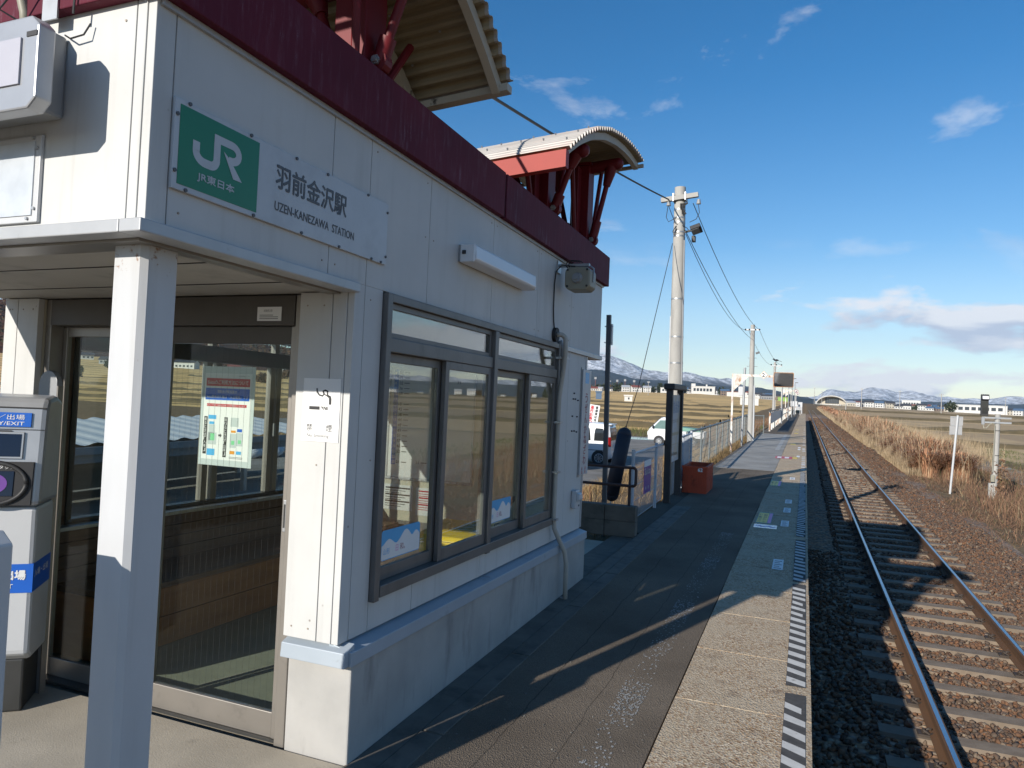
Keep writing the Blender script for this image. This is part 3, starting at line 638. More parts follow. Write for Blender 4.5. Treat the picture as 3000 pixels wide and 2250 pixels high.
# upright board with the station's name in kana, past the wall end
vn = thing('kana_sign', 'narrow upright white board with vertical kana at the far wall end', 'sign', (UW, 3.65, 1.0), BM)
part(vn, 'board', Geo().box(-.042, -.03, 3.53, 3.79, 1.02, 1.975), SIGNW, bevel=.002)
part(vn, 'frame', Geo().box(-.06, -.0425, 3.515, 3.56, 1.0, 1.99), STEEL)
g = Geo(); vtext(g, 'うぜんかねざわ', (-.0296, 3.66, 1.76), X_V, Z_W, .085, .094, bold=.0015); part(vn, 'lettering', g, INKM)
g = Geo(); g.box(-.0297, -.029, 3.6, 3.72, 1.85, 1.95); part(vn, 'header_patch', g, INKS)
g = Geo(); vtext(g, '赤湯', (-.0296, 3.6, 1.09), X_V, Z_W, .03, bold=.0005); vtext(g, '長井', (-.0296, 3.7, 1.09), X_V, Z_W, .03, bold=.0005); part(vn, 'lettering', g, INKR)
bx = thing('switch_box', 'small white switch box with a rounded hood low on the far wall panel', 'switch box', (UW, 3.42, .8), BM)
part(bx, 'box', Geo().box(UW+.001, UW+.05, 3.36, 3.47, .74, .9), WHITEP, bevel=.012)
part(bx, 'hood', Geo().prism([(UW+.05, .88), (UW+.075, .87), (UW+.08, .82), (UW+.05, .8)], lambda a, b, t: (a, t, b), 3.365, 3.465), WHITEP, bevel=.006)
part(bx, 'slot', Geo().box(UW+.0502, UW+.052, 3.43, 3.46, .755, .77), INK)
# stud holes left by a removed board
hs_ = thing('stud_bolts', 'rows of small dark stud bolts left on the far wall panel', 'bolts', (UW, 3.3, 1.5), BM)
for v, w_ in [(3.32, 1.75), (3.30, 1.70), (3.36, 1.70), (3.44, 1.69), (3.29, 1.55), (3.43, 1.545), (3.29, 1.42), (3.36, 1.42), (3.43, 1.41)]:
    part(hs_, 'bolt', Geo().cyl((UW, v, w_), (UW+.012, v, w_), .007, n=6), INK)
# notices
XN = (1, 0, 0)
ns = thing('no_smoking_sign', 'white no smoking notice beside the door with a cigarette symbol', 'sign', (-.2, -.045, 1.42), BM)
part(ns, 'sheet', Geo().box(-.299, -.097, -.0485, -.0455, 1.421, 1.707), PAPER)
yN = -.0492
g = Geo(); g.box(-.262, -.205, yN-.0005, yN, 1.565, 1.58); g.add([(-.2, yN, 1.58), (-.19, yN, 1.58), (-.178, yN, 1.565), (-.182, yN, 1.565)], [(0, 1, 2, 3)])
g.add([(-.186, yN, 1.58), (-.178, yN, 1.58), (-.166, yN, 1.565), (-.172, yN, 1.565)], [(0, 1, 2, 3)]); g.box(-.17, -.166, yN-.0005, yN, 1.565, 1.58); g.box(-.162, -.159, yN-.0005, yN, 1.565, 1.58)
sf = lambda x, y: (-.29+x, yN-.0004, 1.4+y)
ribbon(g, [(.066, .262), (.068, .245), (.08, .232), (.098, .228), (.105, .236), (.1, .25), (.112, .254), (.124, .25), (.124, .235), (.13, .229), (.14, .226), (.143, .215), (.143, .19)], .0075, sf)
ribbon(g, [(.1, .25), (.108, .236), (.12, .23), (.134, .222), (.137, .205), (.137, .19)], .005, sf)
part(ns, 'pictogram', g, INK)
g = Geo(); letters(g, '禁', (-.272, yN, 1.468), XN, Z_W, height=.032); letters(g, '煙', (-.165, yN, 1.468), XN, Z_W, height=.032); part(ns, 'lettering', g, INK)
g = Geo(); letters(g, 'No Smoking', (-.268, yN, 1.436), XN, Z_W, width=.12, height=.02); part(ns, 'lettering', g, INKG)
nt_ = thing('small_notice', 'small white notice card stuck to the dark header above the door', 'notice', (-.55, -.006, 1.98), BM)
part(nt_, 'card', Geo().box(-.625, -.482, -.0085, -.0055, 1.975, 2.042), PAPER)
g = Geo(); letters(g, '自動扉注意', (-.585, -.0092, 2.018), XN, Z_W, width=.05, height=.012)
for k in range(3): g.box(-.61, -.61+.11-.03*(k == 2), -.0094, -.009, 1.984+k*.0085, 1.987+k*.0085)
part(nt_, 'lettering', g, INKG)
# poster hung behind the door glass: how to touch the card reader
po = thing('poster', 'white card reader instruction poster in a clear sleeve behind the door glass', 'poster', (-.86, .075, 1.28), BM)
yP = .0745
part(po, 'sleeve', Geo().box(-1.03, -.69, .0762, .0785, 1.255, 1.755), ACRY)
part(po, 'sheet', Geo().box(-1.012, -.708, .0752, .076, 1.285, 1.72), PAPER)
rect = lambda u0, u1, w0, w1, dz=0: Geo().box(u0, u1, yP-dz, yP+.0004-dz, w0, w1)
part(po, 'title_bar', rect(-1.0, -.72, 1.655, 1.695), INKR); part(po, 'blue_bar', rect(-1.002, -.72, 1.585, 1.645), INKB); part(po, 'red_bar', rect(-.99, -.735, 1.552, 1.566), INKR)
g = Geo(); letters(g, 'Suicaのご利用方法について', (-.99, yP-.001, 1.664), XN, Z_W, width=.26, height=.022); letters(g, '羽前金沢駅設置の', (-.925, yP-.001, 1.62), XN, Z_W, width=.125, height=.016)
letters(g, 'Suica簡易改札機は「入出場用」です', (-.995, yP-.001, 1.594), XN, Z_W, width=.268, height=.016); letters(g, '※タッチ忘れで使用できなくなる場合がございます。', (-.987, yP-.001, 1.554), XN, Z_W, width=.248, height=.009)
part(po, 'lettering', g, PAPER)
part(po, 'black_column', rect(-1.003, -.981, 1.31, 1.5), INK); part(po, 'black_column', rect(-.872, -.85, 1.30, 1.5), INK)
g = Geo(); vtext(g, '乗るときは「入場」', (-.992, yP-.001, 1.495), XN, Z_W, .0165, .0195); vtext(g, '降りるときは「出場」', (-.861, yP-.001, 1.495), XN, Z_W, .0165, .0188); part(po, 'lettering', g, PAPER)
for u0, u1, w0, w1, m_ in [(-.975, -.925, 1.488, 1.508, INKS), (-.968, -.935, 1.462, 1.475, INKS), (-.975, -.925, 1.305, 1.338, INKS), (-.825, -.795, 1.425, 1.436, INKO), (-.785, -.755, 1.43, 1.445, INKB), (-.827, -.797, 1.318, 1.334, INKO), (-.785, -.755, 1.318, 1.334, INKS), (-.957, -.93, 1.38, 1.415, INKGR), (-.82, -.8, 1.365, 1.385, INKGR), (-.778, -.758, 1.372, 1.39, INKGR)]:
    part(po, 'picture', rect(u0, u1, w0, w1, .0005), m_)
for u0, u1, w0, w1 in [(-.97, -.93, 1.38, 1.46), (-.972, -.918, 1.36, 1.42), (-.83, -.79, 1.35, 1.42), (-.79, -.75, 1.36, 1.425), (-.83, -.78, 1.455, 1.5)]: part(po, 'picture', rect(u0, u1, w0, w1), ACRY)
g = Geo(); g.box(-.905, -.893, yP-.0004, yP, 1.402, 1.412); g.add([(-.893, yP, 1.396), (-.883, yP, 1.407), (-.893, yP, 1.418)], [(0, 1, 2)]); part(po, 'arrow', g, INKG)
g = Geo(); letters(g, '長井線営業センター', (-.79, yP, 1.705), XN, Z_W, width=.065, height=.006)
for k in range(2): g.box(-.83, -.745, yP-.0003, yP, 1.296+k*.006, 1.298+k*.006)
part(po, 'lettering', g, INKG)
# stickers on the window panes (sky, clouds, two words)
def winsticker(v0, v1, w0, w1, u, label):
    t = thing('window_sticker', label, 'sticker', (u, v0, w0), BM, 'sky blue stickers on the window panes')
    n = 28; c = .012; ol = [(v0+c, w0), (v1-c, w0), (v1, w0+c), (v1, w1-c), (v1-c, w1), (v0+c, w1), (v0, w1-c), (v0, w0+c)]
    part(t, 'sheet', Geo().prism(ol, lambda a, b, q: (q, a, b), u, u+.0006), INKS)
    top = [w0+(w1-w0)*(.45+.42*max(math.exp(-((x-.62)/.16)**2), .55*math.exp(-((x-.18)/.13)**2), .7*math.exp(-((x-.9)/.12)**2))) for x in np.linspace(0, 1, n)]
    P = [(u+.001, v0+.004+(v1-v0-.008)*i/(n-1), w0+.004) for i in range(n)]+[(u+.001, v0+.004+(v1-v0-.008)*i/(n-1), min(top[i], w1-.006)) for i in range(n)]
    part(t, 'cloud', Geo().add(P, [(i, i+1, n+i+1, n+i) for i in range(n-1)]), PAPER)
    g = Geo(); letters(g, '日', (u+.0014, v0+(v1-v0)*.36, w0+.03), X_V, Z_W, height=.032); part(t, 'lettering', g, PINK)
    g = Geo(); letters(g, '和。', (u+.0014, v0+(v1-v0)*.47, w0+.03), X_V, Z_W, height=.034); part(t, 'lettering', g, INKM)
    g = Geo(); letters(g, '山形', (u+.0014, v0+.02, w0+.028), X_V, Z_W, height=.03); part(t, 'lettering', g, INKS)
winsticker(.33, .715, .825, .975, -.0815, 'sky blue sticker with clouds low on the left window pane')
winsticker(1.64, 2.02, .83, .98, -.0815, 'sky blue sticker with clouds low on the right window pane')
# inside: timetable board, papers, yellow salt box
yI = 3.558
tb = thing('timetable_board', 'large framed timetable board on the cream end wall inside', 'notice board', (-1.6, 3.56, .83), BM)
part(tb, 'sheet', Geo().box(-2.04, -1.12, yI-.006, yI, .86, 1.97), PAPER)
part(tb, 'frame', Geo().box(-2.07, -1.1, yI-.012, yI, .83, .858).box(-2.07, -1.1, yI-.012, yI, 1.972, 2.0).box(-2.07, -2.042, yI-.012, yI, .8585, 1.9715).box(-1.118, -1.1, yI-.012, yI, .8585, 1.9715), STEEL, bevel=.004)
hrs = [('6', '51'), ('7', '19'), ('8', '02'), ('9', '36'), ('10', '59'), ('11', ''), ('12', '13'), ('13', '45'), ('14', '38'), ('15', '44'), ('16', '48'), ('17', '49'), ('18', '51'), ('19', '57'), ('20', '46'), ('21', '52'), ('22', ''), ('23', '01')]
part(tb, 'hour_column', Geo().box(-2.005, -1.955, yI-.0075, yI-.0062, .98, 1.93), INKB)
g1, g2 = Geo(), Geo()
for i, (a, b) in enumerate(hrs):
    w_ = 1.885-i*.0525; letters(g1, a, (-1.995, yI-.0082, w_), XN, Z_W, height=.026)
    if b: letters(g2, b, (-1.945, yI-.0068, w_), XN, Z_W, height=.03, bold=.0012); g2.box(-1.89, -1.83, yI-.0072, yI-.0066, w_+.01, w_+.018)
letters(g2, '51', (-1.72, yI-.0068, 1.0), XN, Z_W, height=.03); g2.box(-1.66, -1.6, yI-.0072, yI-.0066, 1.01, 1.018); letters(g2, '33', (-1.3, yI-.0068, 1.8), XN, Z_W, height=.03)
part(tb, 'lettering', g1, PAPER); part(tb, 'lettering', g2, INK)
for u0, u1, w0, w1, m_, lb in [(-2.08, -1.74, .53, .78, INK, 'white notice sheet with black bars pinned under the timetable, left of two'), (-1.70, -1.40, .50, .77, INKR, 'white notice sheet with red bars pinned under the timetable, right of two')]:
    t = thing('notice_sheet', lb, 'notice', (u0, 3.56, w0), BM); part(t, 'sheet', Geo().box(u0, u1, yI-.004, yI, w0, w1), PAPER)
    g = Geo()
    for k in range(9): g.box(u0+.03, u1-.03-.05*(k % 3), yI-.0056, yI-.0042, w1-.04-k*.022, w1-.034-k*.022+(.008 if k % 3 == 0 else 0))
    part(t, 'print', g, m_)
yb = thing('salt_box', 'bright yellow box with a hinged lid standing on the waiting room floor', 'box', (-.75, 2.75, .012), BM)
part(yb, 'body', Geo().prism([(-1.05, .012), (-.42, .012), (-.40, .5), (-1.07, .5)], lambda a, b, t: (a, t, b), 2.5, 3.0), YEL, bevel=.012)
part(yb, 'lid', Geo().prism([(2.47, .502), (3.03, .502), (3.0, .6), (2.5, .54)], lambda a, b, t: (t, a, b), -1.09, -.38), YEL, bevel=.01)
part(yb, 'scraper', Geo().obox((-.55, 2.75, .68), (.24, .02, .1), Matrix.Rotation(R(-20), 3, 'Y')), PAPER)
part(yb, 'handle', Geo().tube([(-.52, 2.8, .6), (-.46, 2.8, .75), (-.36, 2.8, .86), (-.3, 2.8, .88)], .018, 8), BLACK, smooth=True)
# light box and plate on the front band
lb = thing('light_box', 'silver framed light box with a frosted face on the front of the canopy', 'light box', (-.8, -1.166, 2.46), BM)
part(lb, 'housing', Geo().box(-1.3, -.43, -1.30, -1.167, 2.485, 2.757), GREYP, bevel=.012)
part(lb, 'bezel', Geo().prism([(-1.3, 2.44), (-1.3, 2.72), (-.33, 2.72), (-.295, 2.69), (-.295, 2.47), (-.33, 2.44)], lambda a, b, t: (a, t, b), -1.355, -1.301), SILVER, bevel=.006)
part(lb, 'face', Geo().box(-1.28, -.365, -1.361, -1.3552, 2.515, 2.655), pm('frosted_face', (.42, .42, .47), (.38, .38, .44), rough=.5))
part(lb, 'maker_plate', Geo().box(-.345, -.30, -1.3575, -1.3552, 2.655, 2.67), INK)
part(lb, 'hose', Geo().tube([(-.6, -1.19, 2.757), (-.6, -1.2, 2.85), (-.62, -1.23, 3.0), (-.62, -1.24, 3.2)], .018, 10), BEIGEP, smooth='all')
part(lb, 'hose_collar', Geo().ball((-.6, -1.2, 2.775), .045, 10, 6), RUBBER, smooth='all')
g = Geo().tube([(-.56, -1.2, 2.79), (-.62, -1.27, 2.83), (-.55, -1.26, 2.9), (-.4, -1.23, 2.98)], .004, 5); g.tube([(-.43, -1.18, 2.76), (-.39, -1.19, 2.738), (-.33, -1.19, 2.742), (-.315, -1.18, 2.78)], .003, 5); g.tube([(-.38, -1.215, 2.98), (-.345, -1.215, 2.9), (-.35, -1.215, 2.8)], .004, 5)
part(lb, 'cable', g, CABLE, smooth=True)
part(lb, 'bracket_plate', Geo().box(-.50, -.43, -1.212, -1.206, 2.8, 2.95), STEEL)
pp = thing('blank_plate', 'plain galvanised plate screwed to the canopy front under the light box', 'plate', (-.8, -1.166, 2.15), BM)
part(pp, 'frame', Geo().box(-1.3, -.515, -1.178, -1.1655, 2.155, 2.445), WHITEP, bevel=.003)
part(pp, 'face', Geo().box(-1.28, -.54, -1.182, -1.1782, 2.178, 2.422), pm('frosted_plate', (.6, .63, .66), (.5, .53, .56), scale=12, rough=.35, metal=.2))
for u, w_ in ((-.53, 2.40), (-.55, 2.435), (-.53, 2.2), (-.56, 2.168), (-.75, 2.168), (-.75, 2.435)): part(pp, 'screw', Geo().cyl((u, -1.1845, w_), (u, -1.178, w_), .0055, n=7), STEEL)
# card reader gate post by the door
GMF = BM @ Matrix.Translation((-1.665, -.3, 0)) @ Matrix.Rotation(R(40), 4, 'Z') @ Matrix.Translation((1.665, .3, 0))
gm = thing('card_reader', 'white and silver entry card reader post with a dark screen by the door', 'card reader', (-1.85, -.15, 0), GMF)
part(gm, 'base', Geo().box(-2.04, -1.7, -.24, .0, 0.0, .26), DARKF, bevel=.01)
part(gm, 'body', Geo().prism([(-.3, .30), (-.3, 1.02), (.0, 1.02), (.0, .26), (-.24, .26)], lambda a, b, t: (t, a, b), -2.05, -1.67), WHITEP, bevel=.02)
part(gm, 'blue_band', Geo().box(-2.052, -1.668, -.303, .002, .6, .74), INKB)
g = Geo(); letters(g, '出場', (-1.79, -.3045, .665), XN, Z_W, height=.045, bold=.002); letters(g, '入場／', (-1.93, -.3045, .665), XN, Z_W, height=.045, bold=.002); letters(g, 'ENTRY/EXIT', (-1.95, -.3045, .622), XN, Z_W, width=.2, height=.022)
letters(g, '入場・出場', (-1.6672, -.28, .67), X_V, Z_W, width=.22, height=.035); part(gm, 'lettering', g, PAPER)
hd = part(gm, 'head', Geo().prism([(-.32, 1.024), (-.27, 1.5), (-.24, 1.555), (-.1, 1.57), (.0, 1.54), (.0, 1.024)], lambda a, b, t: (t, a, b), -2.06, -1.655), SILVER, bevel=.025)
Fr = lambda k: -.32+.05*(k-1.024)/.476       # slanted front face
def slab_on(u0, u1, w0, w1, off, mat, name, th=.006):
    part(hd, name, Geo().add([(u, Fr(w_)-o, w_) for o in (off, off+th) for u, w_ in ((u0, w0), (u1, w0), (u1, w1), (u0, w1))], [(0, 1, 2, 3), (7, 6, 5, 4), (0, 4, 5, 1), (1, 5, 6, 2), (2, 6, 7, 3), (3, 7, 4, 0)]), mat, bevel=.002)
slab_on(-2.04, -1.72, 1.41, 1.48, .001, INKB, 'blue_panel'); slab_on(-2.05, -1.745, 1.255, 1.385, .001, SILVER, 'screen_bezel', .008); slab_on(-2.04, -1.755, 1.265, 1.375, .0092, SCREEN, 'screen', .002)
slab_on(-2.05, -1.69, 1.03, 1.24, .001, RUBBER, 'touch_panel', .012); part(hd, 'touch_ring', Geo().tube([(-1.86+.145*math.cos(t), Fr(1.135+.1*math.sin(t))-.014, 1.135+.1*math.sin(t)) for t in np.linspace(0, 2*math.pi, 32)], .012, 6), BLACK, smooth='all'); slab_on(-1.96, -1.77, 1.075, 1.195, .0132, SCREEN, 'touch_pad', .003); part(hd, 'touch_badge', Geo().prism([(-1.865+.07*math.cos(t), 1.135+.05*math.sin(t)) for t in np.linspace(0, 2*math.pi, 24, endpoint=False)], lambda a, b, t: (a, Fr(b)-.0175-t, b), 0, .001), INKP)
slab_on(-1.89, -1.84, 1.115, 1.155, .0190, PAPER, 'touch_mark', .001); slab_on(-1.88, -1.85, 1.127, 1.143, .0202, INKR, 'touch_mark', .001)
slab_on(-2.055, -1.66, 1.5, 1.508, -.002, RUBBER, 'hood_seam', .004); slab_on(-2.055, -1.66, 1.395, 1.399, .0005, RUBBER, 'panel_seam', .002)
slab_on(-2.0, -1.8, 1.385, 1.392, .002, INK, 'vent', .003)
def ltr(s, u0, w0, wd, ht, off, mat):
    g = Geo(); k = Vector((0, .05, .476)).normalized(); letters(g, s, (u0, Fr(w0)-off, w0), XN, k, width=wd, height=ht); part(hd, 'lettering', g, mat)
ltr('入場／出場', -1.95, 1.445, .2, .026, .0085, PAPER); ltr('ENTRY/EXIT', -1.95, 1.418, .2, .018, .0085, PAPER); ltr('しっかりタッチ', -1.93, 1.205, .16, .018, .0145, PAPER)
rp_ = thing('rounded_post', 'flat grey post with a rounded top behind the card reader', 'post', (-1.93, -.06, 0), BM)
part(rp_, 'panel', Geo().prism([(-2.0, .0), (-2.0, 1.63)]+[(-1.93+.07*math.cos(t), 1.63+.07*math.sin(t)) for t in np.linspace(math.pi, 0, 12)]+[(-1.86, 1.63), (-1.86, 0)], lambda a, b, t: (a, t, b), -.1, -.07), GREYP, bevel=.003)
part(rp_, 'edge', Geo().box(-1.8595, -1.85, -.1, -.07, 0, 1.62), ALU)
# second machine at the left edge, right in front of the pillar
nm = thing('ticket_collector', 'pale ticket collection box at the left edge in front of the pillar', 'ticket box', (-.35, -1.44, 0), BM)
part(nm, 'body', Geo().prism([(-.45, 0), (-.45, 1.2), (-.30, 1.2), (-.255, 1.165), (-.255, 0)][::-1], lambda a, b, t: (a, t, b), -1.52, -1.36), WHITEP, bevel=.006)
part(nm, 'slot', Geo().cyl((-.295, -1.521, 1.08), (-.295, -1.527, 1.08), .03, n=18), GREYP, smooth=True)
part(nm, 'mark', Geo().box(-.31, -.285, -1.522, -1.521, .9, .91), INKG)
# ------------------------------------------------------------------ terrain
GAZ = [-180, -100, -57, -35, -16, -7.3, -2, 0, 3, 13, 30, 60, 100, 180]
GEL = [0, .02, .0285, .015, .0048, .006, .001, -.0015, -.003, -.0068, -.008, -.008, -.004, 0]
def gz(x, y):
    x = np.asarray(x, float); y = np.asarray(y, float); D = np.hypot(x, y); az = np.degrees(np.arctan2(x, y))
    far = EYE+D*np.interp(az, GAZ, GEL)
    near = np.interp(x, [-60, -5.2, -4.4, -2.3, -2.0, .05, .2, 3.1, 3.9, 6.0, 9.0, 60], [-1.45, -1.40, -1.2, -.12, -1.5, -1.5, -1.2, -1.2, -1.37, -1.55, -1.75, -1.8])
    shelf = np.interp(x, [-60, -6.7, -6.1, -4.2, -2.3, -2.0], [-1.45, -1.42, -1.25, -.34, -.14, -1.5])
    ty = np.clip((38-y)/10, 0, 1); near = np.where(x < -2.0, shelf*ty+near*(1-ty), near)
    near = np.where((x < -1.9) & (x > -6.0) & (y < 8.4), np.minimum(near, -.35), near)
    near = near+np.where(x < -2.1, -.0, 0)
    t = np.clip((D-110)/(800-110), 0, 1); t = t*t*(3-2*t)
    return near*(1-t)+far*t
def ground_mat():
    mt, nt, bs = newmat('ground')
    p = nt.n('ShaderNodeNewGeometry').outputs['Position']; x, y, z = nt.sep(p)
    # left: rice stubble in plots divided by banks, right: ploughed and fallow plots
    def plots(rot, sc_, loc, c1, c2, bank, mort):
        br = nt.n('ShaderNodeTexBrick'); v = nt.mapv(p, (1, 1, 1), loc, (0, 0, rot)); wv = nt.n('ShaderNodeVectorMath', operation='ADD')
        nt.L(v, wv.inputs[0]); nz = nt.n('ShaderNodeTexNoise'); nt.L(p, nz.inputs[0]); nz.inputs['Scale'].default_value = .03
        mm = nt.n('ShaderNodeVectorMath', operation='SCALE'); nt.L(nz.outputs['Color'], mm.inputs[0]); mm.inputs['Scale'].default_value = 7.0; nt.L(mm.outputs[0], wv.inputs[1])
        nt.L(wv.outputs[0], br.inputs['Vector']); br.inputs['Scale'].default_value = 1
        br.inputs['Brick Width'].default_value = sc_[0]; br.inputs['Row Height'].default_value = sc_[1]; br.inputs['Mortar Size'].default_value = mort; br.inputs['Mortar Smooth'].default_value = .4
        br.inputs['Color1'].default_value = c1+(1,); br.inputs['Color2'].default_value = c2+(1,); br.inputs['Mortar'].default_value = bank+(1,)
        return br.outputs['Color']
    left = plots(R(-12), (95, 24), (20, 7, 0), (.9, .6, .25), (.64, .44, .2), (.2, .15, .075), 2.4)
    right = plots(R(4), (150, 30), (11, 0, 0), (.36, .26, .155), (.6, .43, .23), (.22, .18, .1), 1.0)
    # stubble rows
    wv = nt.n('ShaderNodeTexWave'); wv.inputs['Scale'].default_value = 1.1; wv.inputs['Distortion'].default_value = 1.5; wv.inputs['Detail'].default_value = 3
    nt.L(nt.mapv(p, (1, 1, 1), (0, 0, 0), (0, 0, R(28))), wv.inputs['Vector'])
    left = nt.mix(nt.m('MULTIPLY', wv.outputs['Fac'], .4), left, (.5, .32, .125))
    left = nt.mix(nt.ramp(nt.noise(p, .9, 6, .7), [(.42, 0.0), (.68, .6)]), left, (.48, .32, .135))
    right = nt.mix(nt.ramp(nt.noise(p, .5, 8, .75), [(.4, 0.0), (.65, .75)]), right, (.38, .27, .165))
    right = nt.mix(nt.ramp(nt.noise(nt.mapv(p, (.12, .02, 1)), 1.0, 4), [(.55, 0.0), (.7, .8)]), right, (.66, .48, .25))
    col = nt.mix(nt.m('GREATER_THAN', x, 0.0), left, right)
    # rough verges near the line
    vg = nt.ramp(nt.noise(p, 1.6, 6, .7), [(.35, (.24, .17, .095)), (.55, (.17, .115, .065)), (.7, (.12, .12, .05))])
    gr = nt.ramp(nt.noise(p, .12, 4), [(.45, 0.0), (.6, .7)])
    vg = nt.mix(nt.m('MULTIPLY', gr, nt.m('GREATER_THAN', x, 7.0)), vg, (.07, .085, .025))
    near = nt.m('MULTIPLY', nt.m('LESS_THAN', nt.m('ABSOLUTE', nt.m('SUBTRACT', nt.m('ADD', x, nt.m('MULTIPLY', nt.noise(p, .3, 3), 3)), 2.0)), 12.0), nt.m('LESS_THAN', y, 1200.0))
    lotv = nt.m('MULTIPLY', nt.m('LESS_THAN', x, -4.0), nt.m('LESS_THAN', nt.m('ADD', y, nt.m('MULTIPLY', nt.noise(p, .3, 3), 4)), 67.0))
    col = nt.mix(nt.m('MAXIMUM', near, lotv), col, vg)
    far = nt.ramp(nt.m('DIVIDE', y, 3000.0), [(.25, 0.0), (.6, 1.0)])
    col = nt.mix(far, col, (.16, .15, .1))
    nt.put(bs.inputs['Base Color'], col); bs.inputs['Roughness'].default_value = .95; bs.inputs['Specular IOR Level'].default_value = .15
    nt.put(bs.inputs['Normal'], nt.bump(nt.noise(p, 2.5, 8, .75), .45, .06)); return mt
def axis(lo, hi, fine):
    a = set(fine); s = 12.0; x = max(fine)
    while x < hi: x += s; a.add(min(x, hi)); s *= 1.22
    s = 12.0; x = min(fine)
    while x > lo: x -= s; a.add(max(x, lo)); s *= 1.22
    return np.array(sorted(a))
gx = axis(-9000, 9000, list(np.arange(-60, -10, 5.0))+[-10, -8, -6.7, -6.1, -5.2, -4.8, -4.4, -3.5, -2.9, -2.3, -2.15, -2.0, .05, .2, 1, 2, 3.1, 3.5, 3.9, 4.5, 5.2, 6, 7, 8, 9, 10, 12, 15]+list(np.arange(20, 61, 5.0)))
gy = axis(-1500, 9000, list(np.arange(-12, 8.3, 4.0))+[8.35, 8.45, 9, 10]+list(np.arange(12, 60, 3.0))+list(np.arange(60, 140, 8.0)))
GX, GY = np.meshgrid(gx, gy, indexing='ij'); GZ = gz(GX, GY)
nx, ny = GX.shape; idx = np.arange(nx*ny).reshape(nx, ny)
F = np.stack([idx[:-1, :-1], idx[1:, :-1], idx[1:, 1:], idx[:-1, 1:]], -1).reshape(-1, 4)
me = fastmesh('ground', np.stack([GX, GY, GZ], -1).reshape(-1, 3), F)
solo('ground', me, ground_mat(), 'open fields and verges reaching to the horizon', 'ground', kind='structure', smooth='all')

# ------------------------------------------------------------------ platform
pf = thing('platform', 'narrow station platform with asphalt top and concrete edge slabs', 'platform', (-1, 20, -1.4), kind='structure')
part(pf, 'platform_body', Geo().box(-2.12, .03, -9, 115.5, -1.6, -.02), CONCD)
part(pf, 'asphalt_top', Geo().box(-1.84, -.636, -9, 18.5, -.0195, 0.0), ASPH)
part(pf, 'asphalt_top', Geo().box(-2.0, -.636, 18.502, 39.4, -.0195, .002), ASPHL)
part(pf, 'asphalt_top', Geo().box(-2.0, -.636, 39.402, 115.4, -.0195, .012), ASPH)
part(pf, 'asphalt_patch', Geo().box(-1.4, -.8, 42, 86, .012, .016), pm('fresh_asphalt', (.035, .035, .036), (.045, .045, .046), rough=.9))
part(pf, 'gutter_curb', Geo().box(-1.828, -1.70, -2, 11.4, -.0195, .004), CONCD, bevel=.004)
for k in range(8): part(pf, 'gutter_stone', Geo().box(-1.697, -1.58, 2.0+k*1.18, 2.0+k*1.18+1.165, -.0195, .005), CONCD, bevel=.005)
part(pf, 'back_strip', Geo().box(-2.1, -1.845, 8.9, 18.5, -.0195, -.002), pm('dirt_strip', (.06, .05, .035), (.04, .035, .025), rough=.95, bump=.4))
slabm = Geo().box(-.628, .078, 0, .888, -.12, .0).mesh('edge_slab'); fin0 = None
slabm.materials.append(SLAB)
for k in range(136):
    o = bpy.data.objects.new('edge_slab', slabm); COL.objects.link(o); o.parent = pf; o.location = Vector((random.uniform(-.003, .003), -9+k*.9+.006+.55, .001+random.uniform(0, .004)))-BASE[pf]
    md = None
part(pf, 'face_wall', Geo().box(-.02, .045, -9, 115.3, -1.5, -.121), CONCD)
# concrete apron before the door
solo('apron', Geo().box(-7, -1.829, -9, 2.72, -.4, .003).box(-5.2, -1.9, 2.722, 8.3, -.4, -.03), APRON, 'beige concrete apron in front of the station door', 'apron', kind='structure')
# edge stripes: dark tape with slanted white bars
TAPED = pm('tape_dark', (.075, .073, .072), (.105, .102, .1), scale=20, rough=.9, spec=.08, c3=(.2, .19, .17), s3=9, t3=(.62, .7))
TAPEW = pm('tape_white', (.62, .61, .58), (.52, .51, .485), scale=20, rough=.85, spec=.1, c3=(.3, .28, .25), s3=16, t3=(.6, .68))
def tape(y0, y1, label, nick=False):
    t = thing('edge_tape', label, 'tape', (0, y0, .005), group='striped tapes along the platform edge')
    part(t, 'backing', Geo().box(-.058, .052, y0, y1, .0052, .0066), TAPED)
    y = y0+.01
    while y < y1-.12:
        a, b = y, y+.082
        wdl = -.056+random.choice((0, 0, 0, 0, .006)); wdr = .05-random.choice((0, 0, 0, 0, 0, .02))
        j = lambda: random.uniform(-.006, .006)
        part(t, 'white_bar', Geo().add([(wdl, a+.06+j(), .0072), (wdr, a+j(), .0072), (wdr, b+j(), .0072), (wdl, b+.06+j(), .0072)], [(0, 1, 2, 3)]), TAPEW)
        y += .165
tape(3.55, 4.5, 'striped edge tape nearest the camera with a torn far end'); tape(4.62, 7.2, 'striped edge tape second from the camera, in full sunlight')
tape(7.3, 9.5, 'striped edge tape third from the camera beside the canopy shadow'); tape(9.75, 18.7, 'longest striped edge tape running past the yellow platform stickers')
k = 0
for y in list(np.arange(19.2, 24, .75))+[26.5, 27.4, 28, 30.2, 32, 33.5, 36, 38, 40.5, 43, 47, 50, 54]:
    k += 1; solo('worn_stripe', Geo().box(-.05, .045, y, y+random.uniform(.25, .6), .006, .0085), TAPEW, 'worn white remnant of edge tape farther along the platform', 'stripe', (0, y, .006), group='worn edge stripes')
